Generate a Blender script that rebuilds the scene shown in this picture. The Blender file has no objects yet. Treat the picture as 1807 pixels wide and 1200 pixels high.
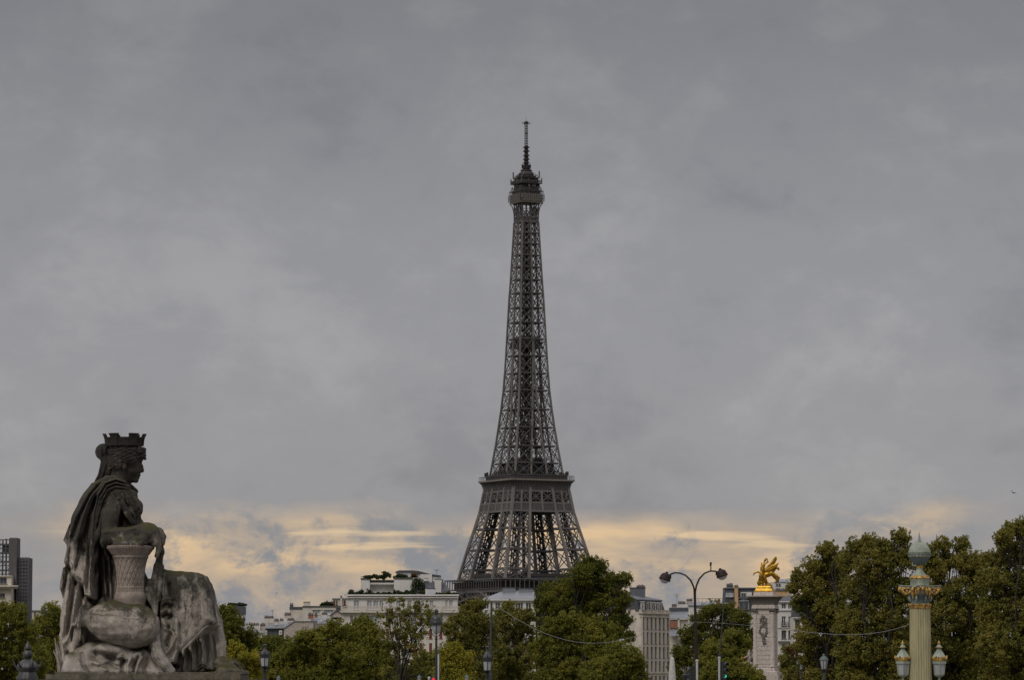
import bpy, math, random
import numpy as np
from mathutils import Vector, Matrix

# ------------------------------------------------------------------ camera
SC = bpy.context.scene
COL = SC.collection
W0, H0 = 1807.0, 1200.0          # size of the photograph that was measured
F = 6430.0                       # focal length in photograph pixels
HORIZON = 1190.0
EYE = 5.0                        # metres above the square (a raised terrace)
PITCH = math.atan((HORIZON - H0 / 2) / F)
cam_d = bpy.data.cameras.new('camera')
cam = bpy.data.objects.new('camera', cam_d)
COL.objects.link(cam)
cam.location = (0, 0, EYE)
cam.rotation_euler = (math.pi / 2 + PITCH, 0, 0)
cam_d.sensor_width = 36.0
cam_d.lens = F / W0 * 36.0
cam_d.clip_start = 0.5
cam_d.clip_end = 30000
SC.camera = cam

# ------------------------------------------------------------------ exposure
SC.view_settings.view_transform = 'Standard'
SC.view_settings.look = 'None'
SC.view_settings.exposure = 0.0
SC.view_settings.gamma = 1.0
SC.view_settings.use_curve_mapping = False
SC.render.engine = 'CYCLES'
SC.cycles.max_bounces = 6
SC.cycles.transparent_max_bounces = 8
SC.cycles.pixel_filter_type = 'BLACKMAN_HARRIS'
SC.cycles.filter_width = 1.5

# ------------------------------------------------------------------ sun
SUN_EL = math.radians(48)
SUN_AZ = math.radians(212)       # clockwise from +Y: behind and to the left
sd = bpy.data.lights.new('sun', 'SUN')
sd.energy = 1.5
sd.angle = math.radians(25)
sd.color = (1.0, 0.95, 0.88)
sun = bpy.data.objects.new('sun', sd)
COL.objects.link(sun)
sdir = Vector((math.sin(SUN_AZ) * math.cos(SUN_EL), math.cos(SUN_AZ) * math.cos(SUN_EL), math.sin(SUN_EL)))
sun.rotation_euler = (-sdir).to_track_quat('-Z', 'Y').to_euler()

# ------------------------------------------------------------------ world: overcast sky with a clearing on the horizon
world = bpy.data.worlds.new('World')
SC.world = world
world.use_nodes = True
NT = world.node_tree
for n in list(NT.nodes):
    NT.nodes.remove(n)
def wn(t, **k):
    n = NT.nodes.new(t)
    for a, v in k.items():
        setattr(n, a, v)
    return n
def wl(a, b):
    NT.links.new(a, b)
def wmath(op, a, b=None, clamp=False):
    n = wn('ShaderNodeMath', operation=op, use_clamp=clamp)
    for i, v in enumerate((a, b)):
        if v is None: continue
        if isinstance(v, (int, float)): n.inputs[i].default_value = v
        else: wl(v, n.inputs[i])
    return n.outputs[0]
def wramp(v, stops, interp='LINEAR'):
    n = wn('ShaderNodeValToRGB')
    n.color_ramp.interpolation = interp
    e = n.color_ramp.elements
    while len(e) < len(stops): e.new(0.5)
    for q, (p, c) in zip(e, stops):
        q.position = p
        q.color = (c, c, c, 1) if isinstance(c, (int, float)) else (*c, 1)
    wl(v, n.inputs[0])
    return n.outputs[0]
def wmix(f, a, b, mode='MIX'):
    n = wn('ShaderNodeMix', data_type='RGBA', blend_type=mode)
    for i, v in ((0, f), (6, a), (7, b)):
        if isinstance(v, (int, float)): n.inputs[i].default_value = v
        elif isinstance(v, tuple): n.inputs[i].default_value = (*v, 1)
        else: wl(v, n.inputs[i])
    return n.outputs[2]
tc = wn('ShaderNodeTexCoord')
sep = wn('ShaderNodeSeparateXYZ')
wl(tc.outputs['Generated'], sep.inputs[0])
dz = sep.outputs[2]
def wnoise(scale, seed, detail=5, rough=0.55, dist=0.0):
    mp = wn('ShaderNodeMapping')
    wl(tc.outputs['Generated'], mp.inputs[0])
    mp.inputs['Scale'].default_value = scale
    mp.inputs['Location'].default_value = (seed * 1.7, seed * 0.9, seed * 2.3)
    n = wn('ShaderNodeTexNoise')
    n.inputs['Scale'].default_value = 1.0
    n.inputs['Detail'].default_value = detail
    n.inputs['Roughness'].default_value = rough
    n.inputs['Distortion'].default_value = dist
    wl(mp.outputs[0], n.inputs[0])
    return n.outputs[0]
sky = wn('ShaderNodeTexSky', sky_type='NISHITA')
sky.sun_disc = False
sky.sun_elevation = SUN_EL
sky.sun_rotation = SUN_AZ
skyc = wmix(1.0, sky.outputs[0], (0.10, 0.10, 0.10), 'MULTIPLY')
# cloud deck: soft large mottling; brighter towards the zenith as an overcast sky is
n1 = wnoise((9, 9, 15), 3.1, 6, 0.52, 0.3)
n1b = wnoise((34, 34, 52), 7.4, 5, 0.58, 0.4)
n1c = wnoise((85, 85, 120), 1.4, 4, 0.6, 0.3)
mott = wmath('ADD', wmath('ADD', wmath('MULTIPLY', n1, 0.60), wmath('MULTIPLY', n1b, 0.25)), wmath('MULTIPLY', n1c, 0.15))
grey = wramp(mott, [(0.36, (0.228, 0.221, 0.238)), (0.5, (0.276, 0.267, 0.280)), (0.64, (0.330, 0.320, 0.326))], 'EASE')
prof = wramp(dz, [(0.0, 1.0), (0.07, 1.10), (0.12, 1.02), (0.19, 0.73), (0.30, 1.45), (0.60, 3.0), (1.0, 3.5)])
deck = wmix(1.0, grey, prof, 'MULTIPLY')
# the clearing: warm light under the deck, broken by blue-grey scraps
n2 = wnoise((15, 15, 30), 5.3, 5, 0.55, 0.2)
n3 = wnoise((42, 42, 62), 9.6, 7, 0.62, 0.25)
n4 = wnoise((24, 24, 90), 2.2, 4, 0.55, 0.2)
zb = wmath('ADD', dz, wmath('MULTIPLY', wmath('SUBTRACT', n2, 0.5), 0.026))
band = wramp(zb, [(0.0, 0.55), (0.012, 0.8), (0.028, 1.0), (0.0385, 0.9), (0.046, 0.0)], 'EASE')
front = wramp(sep.outputs[1], [(0.2, 0.0), (0.8, 1.0)])
patch = wramp(wmath('ADD', n3, wramp(dz, [(0.008, -0.0), (0.016, 0.0), (0.027, 0.05), (0.036, 0.06)])), [(0.43, 0.0), (0.58, 1.0)], 'EASE')
warmth = wmath('MULTIPLY', wramp(n4, [(0.40, 0.0), (0.66, 1.0)], 'EASE'), wramp(dz, [(0.010, 0.1), (0.027, 0.6), (0.034, 1.0), (0.043, 1.0)]))
low = wramp(dz, [(0.0, (0.245, 0.250, 0.285)), (0.03, (0.24, 0.242, 0.268)), (0.05, (0.24, 0.24, 0.25))])
warm = wmix(warmth, (0.43, 0.345, 0.275), (0.80, 0.555, 0.305))
ax_ = wmath('ABSOLUTE', sep.outputs[0])
sides = wramp(wmath('ADD', ax_, wmath('MULTIPLY', wmath('SUBTRACT', n2, 0.5), 0.10)), [(0.092, 1.0), (0.126, 0.2)], 'EASE')
bandf = wmath('MULTIPLY', wmath('MULTIPLY', band, front), wmath('ADD', 0.35, wmath('MULTIPLY', sides, 0.65)))
patch = wmath('MULTIPLY', patch, sides)
glow = wmix(patch, low, warm)
n5 = wnoise((18, 18, 220), 6.6, 3, 0.5, 0.15)
streak = wmath('MULTIPLY', wmath('MULTIPLY', wramp(n5, [(0.56, 0.0), (0.68, 1.0)], 'EASE'), wramp(dz, [(0.031, 0.0), (0.035, 0.5), (0.040, 0.5), (0.043, 0.0)])), sides)
glow = wmix(streak, glow, (0.98, 0.70, 0.38))
cloud = wmix(bandf, deck, glow)
final = wmix(0.93, skyc, cloud)
bg = wn('ShaderNodeBackground')
bg.inputs['Strength'].default_value = 1.0
wl(final, bg.inputs[0])
wo = wn('ShaderNodeOutputWorld')
wl(bg.outputs[0], wo.inputs[0])
# ------------------------------------------------------------------ helpers
CP, SP = math.cos(PITCH), math.sin(PITCH)
def P(px, py, Y):
    """photograph pixel -> point in the world at distance Y ahead of the camera"""
    a, b = px - W0 / 2, H0 / 2 - py
    d = (a, F * CP - b * SP, F * SP + b * CP)
    k = Y / d[1]
    return Vector((d[0] * k, Y, EYE + d[2] * k))
def M(px, Y):
    return px * Y / F
ROOT_LOC = {}
def tag(o, label=None, cat=None, group=None, kind=None):
    if label: o['label'] = label
    if cat: o['category'] = cat
    if group: o['group'] = group
    if kind: o['kind'] = kind
    return o
def thing(name, label, cat, loc=(0, 0, 0), rotz=0.0, group=None, kind=None):
    o = bpy.data.objects.new(name, None)
    o.empty_display_size = 0.2
    COL.objects.link(o)
    o.location = loc
    o.rotation_euler = (0, 0, rotz)
    ROOT_LOC[o] = np.array(loc, float)
    return tag(o, label, cat, group, kind)
def make_mesh(name, V, Fc, mats, mi=None, smooth=False):
    me = bpy.data.meshes.new(name)
    V = np.asarray(V, np.float32)
    if isinstance(Fc, np.ndarray):
        n, k = Fc.shape
        me.vertices.add(len(V)); me.vertices.foreach_set('co', V.ravel())
        me.loops.add(n * k); me.loops.foreach_set('vertex_index', Fc.astype(np.int32).ravel())
        me.polygons.add(n)
        me.polygons.foreach_set('loop_start', np.arange(0, n * k, k, dtype=np.int32))
        me.update(calc_edges=True)
    else:
        me.from_pydata([tuple(v) for v in V.tolist()], [], Fc)
    for m in mats: me.materials.append(m)
    if mi is not None: me.polygons.foreach_set('material_index', np.asarray(mi, np.int32))
    if smooth: me.polygons.foreach_set('use_smooth', np.ones(len(me.polygons), bool))
    me.update()
    return me
def link(name, me, parent=None):
    o = bpy.data.objects.new(name, me)
    COL.objects.link(o)
    if parent is not None: o.parent = parent
    return o
def origin_of(parent):
    while parent is not None:
        if parent in ROOT_LOC: return ROOT_LOC[parent]
        parent = parent.parent
    return np.zeros(3)
class MB:
    """collects faces, then links them as one mesh object"""
    def __init__(s):
        s.v, s.f, s.m = [], [], []
        s.cur = 0
    def add(s, vs, fs, m=None):
        o = len(s.v)
        s.v.extend([tuple(v) for v in vs])
        for f in fs:
            s.f.append(tuple(i + o for i in f)); s.m.append(s.cur if m is None else m)
    def box(s, c, size, rz=0.0, m=None, taper=1.0):
        cx, cy, cz = c; sx, sy, sz = size[0] / 2, size[1] / 2, size[2] / 2
        ca, sa = math.cos(rz), math.sin(rz)
        vs = []
        for z, t in ((-sz, 1.0), (sz, taper)):
            for x, y in ((-sx, -sy), (sx, -sy), (sx, sy), (-sx, sy)):
                x *= t; y *= t
                vs.append((cx + x * ca - y * sa, cy + x * sa + y * ca, cz + z))
        s.add(vs, [(0, 3, 2, 1), (4, 5, 6, 7), (0, 1, 5, 4), (1, 2, 6, 5), (2, 3, 7, 6), (3, 0, 4, 7)], m)
    def beam(s, a, b, w, m=None, h=None):
        a = Vector(a); b = Vector(b); d = b - a
        if d.length < 1e-6: return
        d.normalize()
        up = Vector((0, 0, 1)) if abs(d.z) < 0.95 else Vector((1, 0, 0))
        x = d.cross(up).normalized() * (w / 2); y = d.cross(x).normalized() * ((h or w) / 2)
        vs = [p + q for p in (a, b) for q in (x + y, x - y, -x - y, -x + y)]
        s.add(vs, [(0, 1, 2, 3), (7, 6, 5, 4), (0, 4, 5, 1), (1, 5, 6, 2), (2, 6, 7, 3), (3, 7, 4, 0)], m)
    def tube(s, pts, r, n=8, m=None, cap=True):
        pts = [Vector(p) for p in pts]
        rs = r if isinstance(r, (list, tuple)) else [r] * len(pts)
        rings = []; prev = None
        for i, p in enumerate(pts):
            d = (pts[min(i + 1, len(pts) - 1)] - pts[max(i - 1, 0)]).normalized()
            if prev is None:
                up = Vector((0, 0, 1)) if abs(d.z) < 0.9 else Vector((1, 0, 0))
                x = d.cross(up).normalized()
            else:
                x = (prev - d * prev.dot(d)).normalized()
            prev = x; y = d.cross(x)
            rings.append([p + (x * math.cos(2 * math.pi * k / n) + y * math.sin(2 * math.pi * k / n)) * rs[i] for k in range(n)])
        vs = [v for rg in rings for v in rg]
        fs = []
        for i in range(len(pts) - 1):
            for k in range(n):
                k2 = (k + 1) % n
                fs.append((i * n + k, i * n + k2, (i + 1) * n + k2, (i + 1) * n + k))
        if cap:
            fs.append(tuple(range(n - 1, -1, -1)))
            fs.append(tuple((len(pts) - 1) * n + k for k in range(n)))
        s.add(vs, fs, m)
    def lathe(s, prof, c=(0, 0, 0), n=24, m=None, rfun=None, phase=0.0, mats=None):
        """prof: (radius, z) from bottom to top"""
        cx, cy, cz = c
        vs = []
        for r, z in prof:
            for k in range(n):
                a = 2 * math.pi * k / n + phase
                q = r * (rfun(k, z) if rfun else 1.0)
                vs.append((cx + q * math.cos(a), cy + q * math.sin(a), cz + z))
        o = len(s.v); s.v.extend(vs)
        for i in range(len(prof) - 1):
            mm = mats[i] if mats else (s.cur if m is None else m)
            for k in range(n):
                k2 = (k + 1) % n
                s.f.append((o + i * n + k, o + i * n + k2, o + (i + 1) * n + k2, o + (i + 1) * n + k)); s.m.append(mm)
        mm = s.cur if m is None else m
        s.f.append(tuple(o + k for k in range(n - 1, -1, -1))); s.m.append(mats[0] if mats else mm)
        s.f.append(tuple(o + (len(prof) - 1) * n + k for k in range(n))); s.m.append(mats[-1] if mats else mm)
    def prism(s, poly, z0, z1, m=None):
        """poly: list of (x, y), counter-clockwise"""
        n = len(poly)
        vs = [(x, y, z0) for x, y in poly] + [(x, y, z1) for x, y in poly]
        fs = [tuple(range(n - 1, -1, -1)), tuple(range(n, 2 * n))]
        fs += [(i, (i + 1) % n, n + (i + 1) % n, n + i) for i in range(n)]
        s.add(vs, fs, m)
    def loft(s, rings, m=None, cap=True):
        n = len(rings[0])
        vs = [v for r in rings for v in r]; fs = []
        for i in range(len(rings) - 1):
            for k in range(n):
                k2 = (k + 1) % n
                fs.append((i * n + k, i * n + k2, (i + 1) * n + k2, (i + 1) * n + k))
        if cap:
            fs.append(tuple(range(n - 1, -1, -1))); fs.append(tuple((len(rings) - 1) * n + k for k in range(n)))
        s.add(vs, fs, m)
    def sphere(s, c, r, n=10, m=None, sq=(1, 1, 1)):
        prof = []
        k = max(4, n // 2)
        vs = []; fs = []
        for i in range(k + 1):
            t = -math.pi / 2 + math.pi * i / k
            for j in range(n):
                a = 2 * math.pi * j / n
                vs.append((c[0] + r * sq[0] * math.cos(t) * math.cos(a), c[1] + r * sq[1] * math.cos(t) * math.sin(a), c[2] + r * sq[2] * math.sin(t)))
        for i in range(k):
            for j in range(n):
                j2 = (j + 1) % n
                fs.append((i * n + j, i * n + j2, (i + 1) * n + j2, (i + 1) * n + j))
        s.add(vs, fs, m)
    def build(s, name, mats, parent=None, smooth=False, local=False):
        mats = mats if isinstance(mats, (list, tuple)) else [mats]
        V = np.array(s.v, float).reshape(-1, 3)
        if not local and parent is not None: V = V - origin_of(parent)
        me = make_mesh(name, V, s.f, mats, s.m, False)
        if smooth:
            me.polygons.foreach_set('use_smooth', np.ones(len(me.polygons), bool))
            if hasattr(me, 'set_sharp_from_angle'): me.set_sharp_from_angle(angle=math.radians(smooth if smooth is not True else 40))
        return link(name, me, parent)
def copy_tree(o, parent=None):
    c = o.copy(); COL.objects.link(c)
    c.parent = parent
    for ch in list(o.children):
        copy_tree(ch, c)
    return c
# ------------------------------------------------------------------ materials
def mat(name, col, rough=0.7, metal=0.0, var=0.0, scale=4.0, bump=0.0, bscale=None, col2=None, spec=0.3, detail=5, stretch=(1, 1, 1), lo=0.35, hi=0.65):
    m = bpy.data.materials.new(name); m.use_nodes = True
    nt = m.node_tree; b = nt.nodes['Principled BSDF']
    b.inputs['Roughness'].default_value = rough
    b.inputs['Metallic'].default_value = metal
    b.inputs['Specular IOR Level'].default_value = spec
    b.inputs['Base Color'].default_value = (*col, 1)
    if var or col2 or bump:
        tcx = nt.nodes.new('ShaderNodeTexCoord')
        mp = nt.nodes.new('ShaderNodeMapping'); mp.inputs['Scale'].default_value = stretch
        nt.links.new(tcx.outputs['Object'], mp.inputs[0])
        nz = nt.nodes.new('ShaderNodeTexNoise'); nz.inputs['Scale'].default_value = scale; nz.inputs['Detail'].default_value = detail
        nz.inputs['Roughness'].default_value = 0.62
        nt.links.new(mp.outputs[0], nz.inputs[0])
        if var or col2:
            rp = nt.nodes.new('ShaderNodeValToRGB')
            e = rp.color_ramp.elements
            e[0].position = lo; e[1].position = hi
            c2 = col2 or tuple(min(1, c * (1 + var)) for c in col)
            c1 = col if col2 else tuple(c * (1 - var) for c in col)
            e[0].color = (*c1, 1); e[1].color = (*c2, 1)
            nt.links.new(nz.outputs[0], rp.inputs[0]); nt.links.new(rp.outputs[0], b.inputs['Base Color'])
        if bump:
            n2 = nz
            if bscale:
                n2 = nt.nodes.new('ShaderNodeTexNoise'); n2.inputs['Scale'].default_value = bscale; n2.inputs['Detail'].default_value = 4
                nt.links.new(mp.outputs[0], n2.inputs[0])
            bp = nt.nodes.new('ShaderNodeBump'); bp.inputs['Strength'].default_value = bump; bp.inputs['Distance'].default_value = 0.05
            nt.links.new(n2.outputs[0], bp.inputs['Height']); nt.links.new(bp.outputs[0], b.inputs['Normal'])
    return m
def leaf_mat(name, cols, trans=0.42):
    """cols: three albedos; each leaf takes a colour of its own, clumps of the crown drift between them"""
    m = bpy.data.materials.new(name); m.use_nodes = True
    nt = m.node_tree; N = nt.nodes; L = nt.links
    for n in list(N): N.remove(n)
    out = N.new('ShaderNodeOutputMaterial')
    geo = N.new('ShaderNodeNewGeometry')
    tcx = N.new('ShaderNodeTexCoord')
    nz = N.new('ShaderNodeTexNoise'); nz.inputs['Scale'].default_value = 0.35; nz.inputs['Detail'].default_value = 3
    L.new(tcx.outputs['Object'], nz.inputs[0])
    a = N.new('ShaderNodeMath'); a.operation = 'MULTIPLY_ADD'; a.inputs[1].default_value = 0.5; 
    L.new(geo.outputs['Random Per Island'], a.inputs[0])
    b = N.new('ShaderNodeMath'); b.operation = 'MULTIPLY_ADD'; b.inputs[1].default_value = 1.3; b.inputs[2].default_value = -0.42
    L.new(nz.outputs[0], b.inputs[0]); L.new(b.outputs[0], a.inputs[2])
    rp = N.new('ShaderNodeValToRGB'); e = rp.color_ramp.elements
    while len(e) < len(cols): e.new(0.5)
    for i, c in enumerate(cols):
        e[i].position = 0.08 + 0.84 * i / (len(cols) - 1); e[i].color = (*c, 1)
    L.new(a.outputs[0], rp.inputs[0])
    df = N.new('ShaderNodeBsdfDiffuse'); L.new(rp.outputs[0], df.inputs[0])
    tr = N.new('ShaderNodeBsdfTranslucent'); L.new(rp.outputs[0], tr.inputs[0])
    gl = N.new('ShaderNodeBsdfGlossy'); gl.inputs['Roughness'].default_value = 0.5; gl.inputs[0].default_value = (0.6, 0.6, 0.6, 1)
    mx = N.new('ShaderNodeMixShader'); mx.inputs[0].default_value = trans
    L.new(df.outputs[0], mx.inputs[1]); L.new(tr.outputs[0], mx.inputs[2])
    mg = N.new('ShaderNodeMixShader'); mg.inputs[0].default_value = 0.012
    L.new(mx.outputs[0], mg.inputs[1]); L.new(gl.outputs[0], mg.inputs[2])
    L.new(mg.outputs[0], out.inputs[0])
    return m
def emit_mat(name, col, strength):
    m = bpy.data.materials.new(name); m.use_nodes = True
    b = m.node_tree.nodes['Principled BSDF']
    b.inputs['Base Color'].default_value = (*[c * 0.5 for c in col], 1)
    b.inputs['Emission Color'].default_value = (*col, 1)
    b.inputs['Emission Strength'].default_value = strength
    b.inputs['Roughness'].default_value = 0.4
    return m
# ------------------------------------------------------------------ sculpting: a distance field turned into one continuous surface
class Clay:
    """x, y in photograph pixels at the sculpture's own distance (y = depth, negative towards the camera), v = pixel row"""
    def __init__(s, x0, x1, y0, y1, v0, v1, h, gain=(1.0, 1.0)):
        s.h = h; s.gain = gain
        s.ax = [np.arange(a, b + h, h, dtype=np.float32) for a, b in ((x0, x1), (y0, y1), (v0, v1))]
        s.d = np.full([len(a) for a in s.ax], 30.0, np.float32)
    def sl(s, lo, hi):
        r = []
        for a, l, u in zip(s.ax, lo, hi):
            i = max(0, int(np.floor((l - a[0]) / s.h))); j = min(len(a), int(np.ceil((u - a[0]) / s.h)) + 1)
            if j <= i: return None
            r.append(slice(i, j))
        return tuple(r)
    def grid(s, sl):
        return (s.ax[0][sl[0]][:, None, None], s.ax[1][sl[1]][None, :, None], s.ax[2][sl[2]][None, None, :])
    def blend(s, sl, dn, k, cut=False):
        d = s.d[sl]
        if cut: d, dn = -d, dn
        if k > 0:
            hh = np.clip(0.5 + 0.5 * (dn - d) / k, 0, 1)
            r = dn * (1 - hh) + d * hh - k * hh * (1 - hh)
        else:
            r = np.minimum(d, dn)
        s.d[sl] = -r if cut else r
    def ell(s, c, r, k=4, rot=0, cut=False, yaw=0):
        m = max(r) + k + 3
        sl = s.sl([c[i] - m for i in range(3)], [c[i] + m for i in range(3)])
        if sl is None: return
        X, Y, V = s.grid(sl); X = X - c[0]; Y = Y - c[1]; V = V - c[2]
        if rot:
            a = math.radians(rot); X, V = X * math.cos(a) + V * math.sin(a), -X * math.sin(a) + V * math.cos(a)
        if yaw:
            a = math.radians(yaw); X, Y = X * math.cos(a) + Y * math.sin(a), -X * math.sin(a) + Y * math.cos(a)
        k0 = np.sqrt((X / r[0]) ** 2 + (Y / r[1]) ** 2 + (V / r[2]) ** 2)
        k1 = np.sqrt((X / r[0] ** 2) ** 2 + (Y / r[1] ** 2) ** 2 + (V / r[2] ** 2) ** 2) + 1e-6
        s.blend(sl, k0 * (k0 - 1) / k1, k, cut)
    def cap(s, pts, rads, k=3, cut=False, sy=1.0):
        """tapering limb through pts (x, y, v)"""
        for i in range(len(pts) - 1):
            a, b = np.array(pts[i], float), np.array(pts[i + 1], float)
            ra, rb = rads[i], rads[i + 1]
            m = max(ra, rb) * max(1, 1 / sy) + k + 3
            sl = s.sl(np.minimum(a, b) - m, np.maximum(a, b) + m)
            if sl is None: continue
            X, Y, V = s.grid(sl)
            d = b - a; L = float((d * d).sum()) + 1e-6
            t = np.clip(((X - a[0]) * d[0] + (Y - a[1]) * d[1] + (V - a[2]) * d[2]) / L, 0, 1)
            q = np.sqrt((X - a[0] - t * d[0]) ** 2 + ((Y - a[1] - t * d[1]) * sy) ** 2 + (V - a[2] - t * d[2]) ** 2)
            s.blend(sl, q - (ra + (rb - ra) * t), k if i == 0 else max(k, 1.5), cut)
    def sd2(s, poly, X, V):
        P_ = np.array(poly, float); n = len(P_)
        d = np.full(np.broadcast(X, V).shape, 1e9); sg = np.ones_like(d)
        for i in range(n):
            a, b = P_[i], P_[i - 1]
            e = b - a; wx = X - a[0]; wv = V - a[1]
            t = np.clip((wx * e[0] + wv * e[1]) / (e[0] ** 2 + e[1] ** 2 + 1e-9), 0, 1)
            d = np.minimum(d, (wx - e[0] * t) ** 2 + (wv - e[1] * t) ** 2)
            c1 = V >= a[1]; c2 = V < b[1]; c3 = e[0] * wv > e[1] * wx
            f = (c1 & c2 & c3) | (~c1 & ~c2 & ~c3)
            sg = np.where(f, -sg, sg)
        return (sg * np.sqrt(d)).astype(np.float32)
    def slab(s, poly, yc, ty, rnd=6, k=4, cut=False):
        """outline with thickness: yc and ty numbers or functions of (x, v)"""
        P_ = np.array(poly, float)
        lo, hi = P_.min(0) - k - 4, P_.max(0) + k + 4
        fx = s.ax[0]; fv = s.ax[2]
        sl = s.sl((lo[0], -1e3, lo[1]), (hi[0], 1e3, hi[1]))
        X, Y, V = s.grid(sl)
        d2 = s.sd2(poly, X[:, :, :], V)
        c = yc(X, V) if callable(yc) else yc
        t = ty(X, V) if callable(ty) else ty
        qx = d2 + rnd; qy = np.abs(Y - c) - t + rnd
        dn = np.minimum(np.maximum(qx, qy), 0) + np.sqrt(np.maximum(qx, 0) ** 2 + np.maximum(qy, 0) ** 2) - rnd
        s.blend(sl, dn.astype(np.float32), k, cut)
    def stroke(s, pts, w, amp, side=-1, ymid=0.0, soft=10.0):
        """raise (amp > 0) or groove (amp < 0) the surface along a line, on the near side, the far side or both"""
        P_ = np.array(pts, float)
        wm = w if not isinstance(w, (list, tuple)) else max(w)
        lo, hi = P_.min(0) - wm * 2.6, P_.max(0) + wm * 2.6
        sl = s.sl((lo[0], -1e3, lo[1]), (hi[0], 1e3, hi[1]))
        if sl is None: return
        X, Y, V = s.grid(sl)
        seg = np.sqrt(((P_[1:] - P_[:-1]) ** 2).sum(1)); tot = seg.sum() + 1e-6; acc = 0
        best = np.full((X.shape[0], 1, V.shape[2]), 1e9); par = np.zeros_like(best)
        for i in range(len(P_) - 1):
            a, e = P_[i], P_[i + 1] - P_[i]
            t = np.clip(((X - a[0]) * e[0] + (V - a[1]) * e[1]) / (e @ e + 1e-9), 0, 1)
            q = (X - a[0] - e[0] * t) ** 2 + (V - a[1] - e[1] * t) ** 2
            f = q < best
            best = np.where(f, q, best); par = np.where(f, (acc + t * seg[i]) / tot, par)
            acc += seg[i]
        ww = w if not isinstance(w, (list, tuple)) else w[0] + (w[1] - w[0]) * par
        ww = ww * 0.8
        g = amp * (s.gain[0] if amp > 0 else s.gain[1]) * np.exp(-best / (ww * ww)) * np.clip(np.minimum(par, 1 - par) * 7 + 0.25, 0, 1)
        if side == 0: msk = 1.0
        else: msk = 1 / (1 + np.exp(np.clip((Y - ymid) * (-side) * 4 / soft, -30, 30)))
        s.d[sl] -= (g * msk).astype(np.float32)
    def wobble(s, amp, scale, seed=0):
        """slow uneven hand-carved surface"""
        r = np.random.RandomState(seed)
        X, Y, V = s.grid((slice(None),) * 3)
        for i in range(5):
            k = r.normal(size=3) / scale * (1 + 0.5 * i); ph = r.uniform(0, 6.3)
            s.d += (amp / (1 + 0.6 * i) * np.sin(X * k[0] + Y * k[1] + V * k[2] + ph)).astype(np.float32)
    def mesh(s):
        """naive surface nets -> vertices in (x, y, v) and quads"""
        d = s.d
        d = np.pad(d, 1, constant_values=5.0)
        ins = d < 0
        cnt = np.zeros([n - 1 for n in d.shape], np.int8)
        offs = [(i, j, k) for i in (0, 1) for j in (0, 1) for k in (0, 1)]
        sh = d.shape
        def sub(a, o): return a[o[0]:sh[0] - 1 + o[0], o[1]:sh[1] - 1 + o[1], o[2]:sh[2] - 1 + o[2]]
        for o in offs: cnt += sub(ins, o)
        act = (cnt > 0) & (cnt < 8)
        idx = np.argwhere(act)
        ids = np.full(act.shape, -1, np.int64); ids[act] = np.arange(len(idx))
        cv = np.stack([d[idx[:, 0] + o[0], idx[:, 1] + o[1], idx[:, 2] + o[2]] for o in offs], 1)
        oo = np.array(offs, float)
        acc = np.zeros((len(idx), 3)); num = np.zeros(len(idx))
        for a in range(8):
            for b in range(a + 1, 8):
                if np.abs(oo[a] - oo[b]).sum() != 1: continue
                va, vb = cv[:, a], cv[:, b]
                m = (va < 0) != (vb < 0)
                t = np.where(m, va / np.where(m, va - vb, 1), 0)
                acc += np.where(m[:, None], oo[a] + t[:, None] * (oo[b] - oo[a]), 0); num += m
        V = idx + acc / num[:, None] - 1
        V = V * s.h + np.array([a[0] for a in s.ax])
        quads = []
        for ax in range(3):
            e1 = [0, 0, 0]; e1[ax] = 1
            A = ins[tuple(slice(0, n - e) for n, e in zip(sh, e1))]; B = ins[tuple(slice(e, None) for e in e1)]
            ch = np.argwhere(A != B)
            u, w = [q for q in range(3) if q != ax]
            ok = (ch[:, u] > 0) & (ch[:, w] > 0) & (ch[:, u] < sh[u] - 1) & (ch[:, w] < sh[w] - 1)
            ch = ch[ok]
            fl = A[ch[:, 0], ch[:, 1], ch[:, 2]]
            q = []
            for du, dw in ((0, 0), (1, 0), (1, 1), (0, 1)):
                c = ch.copy(); c[:, u] -= du; c[:, w] -= dw
                q.append(ids[c[:, 0], c[:, 1], c[:, 2]])
            q = np.stack(q, 1)
            if ax == 1: fl = ~fl
            q[fl] = q[fl][:, ::-1]
            quads.append(q)
        return V, np.concatenate(quads)
def clay_part(name, clay, mats, parent, D, y0=0.0, relax=1):
    """place a sculpted surface (pixel units) in the world at distance D"""
    V, Q = clay.mesh()
    for _ in range(relax):           # a light smoothing takes the stair-steps out
        acc = np.zeros_like(V); n = np.zeros(len(V))
        for a, b in ((0, 1), (1, 2), (2, 3), (3, 0)):
            np.add.at(acc, Q[:, a], V[Q[:, b]]); np.add.at(n, Q[:, a], 1)
            np.add.at(acc, Q[:, b], V[Q[:, a]]); np.add.at(n, Q[:, b], 1)
        V = V * 0.6 + 0.4 * acc / np.maximum(n, 1)[:, None]
    k = D / (F * CP + 380 * SP)
    Wd = np.stack([(V[:, 0] - W0 / 2) * k, D + (V[:, 1] + y0) * k, EYE + (HORIZON - V[:, 2]) * k], 1)
    Wd -= origin_of(parent)
    me = make_mesh(name, Wd, Q, mats if isinstance(mats, (list, tuple)) else [mats], None, True)
    return link(name, me, parent)
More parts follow.
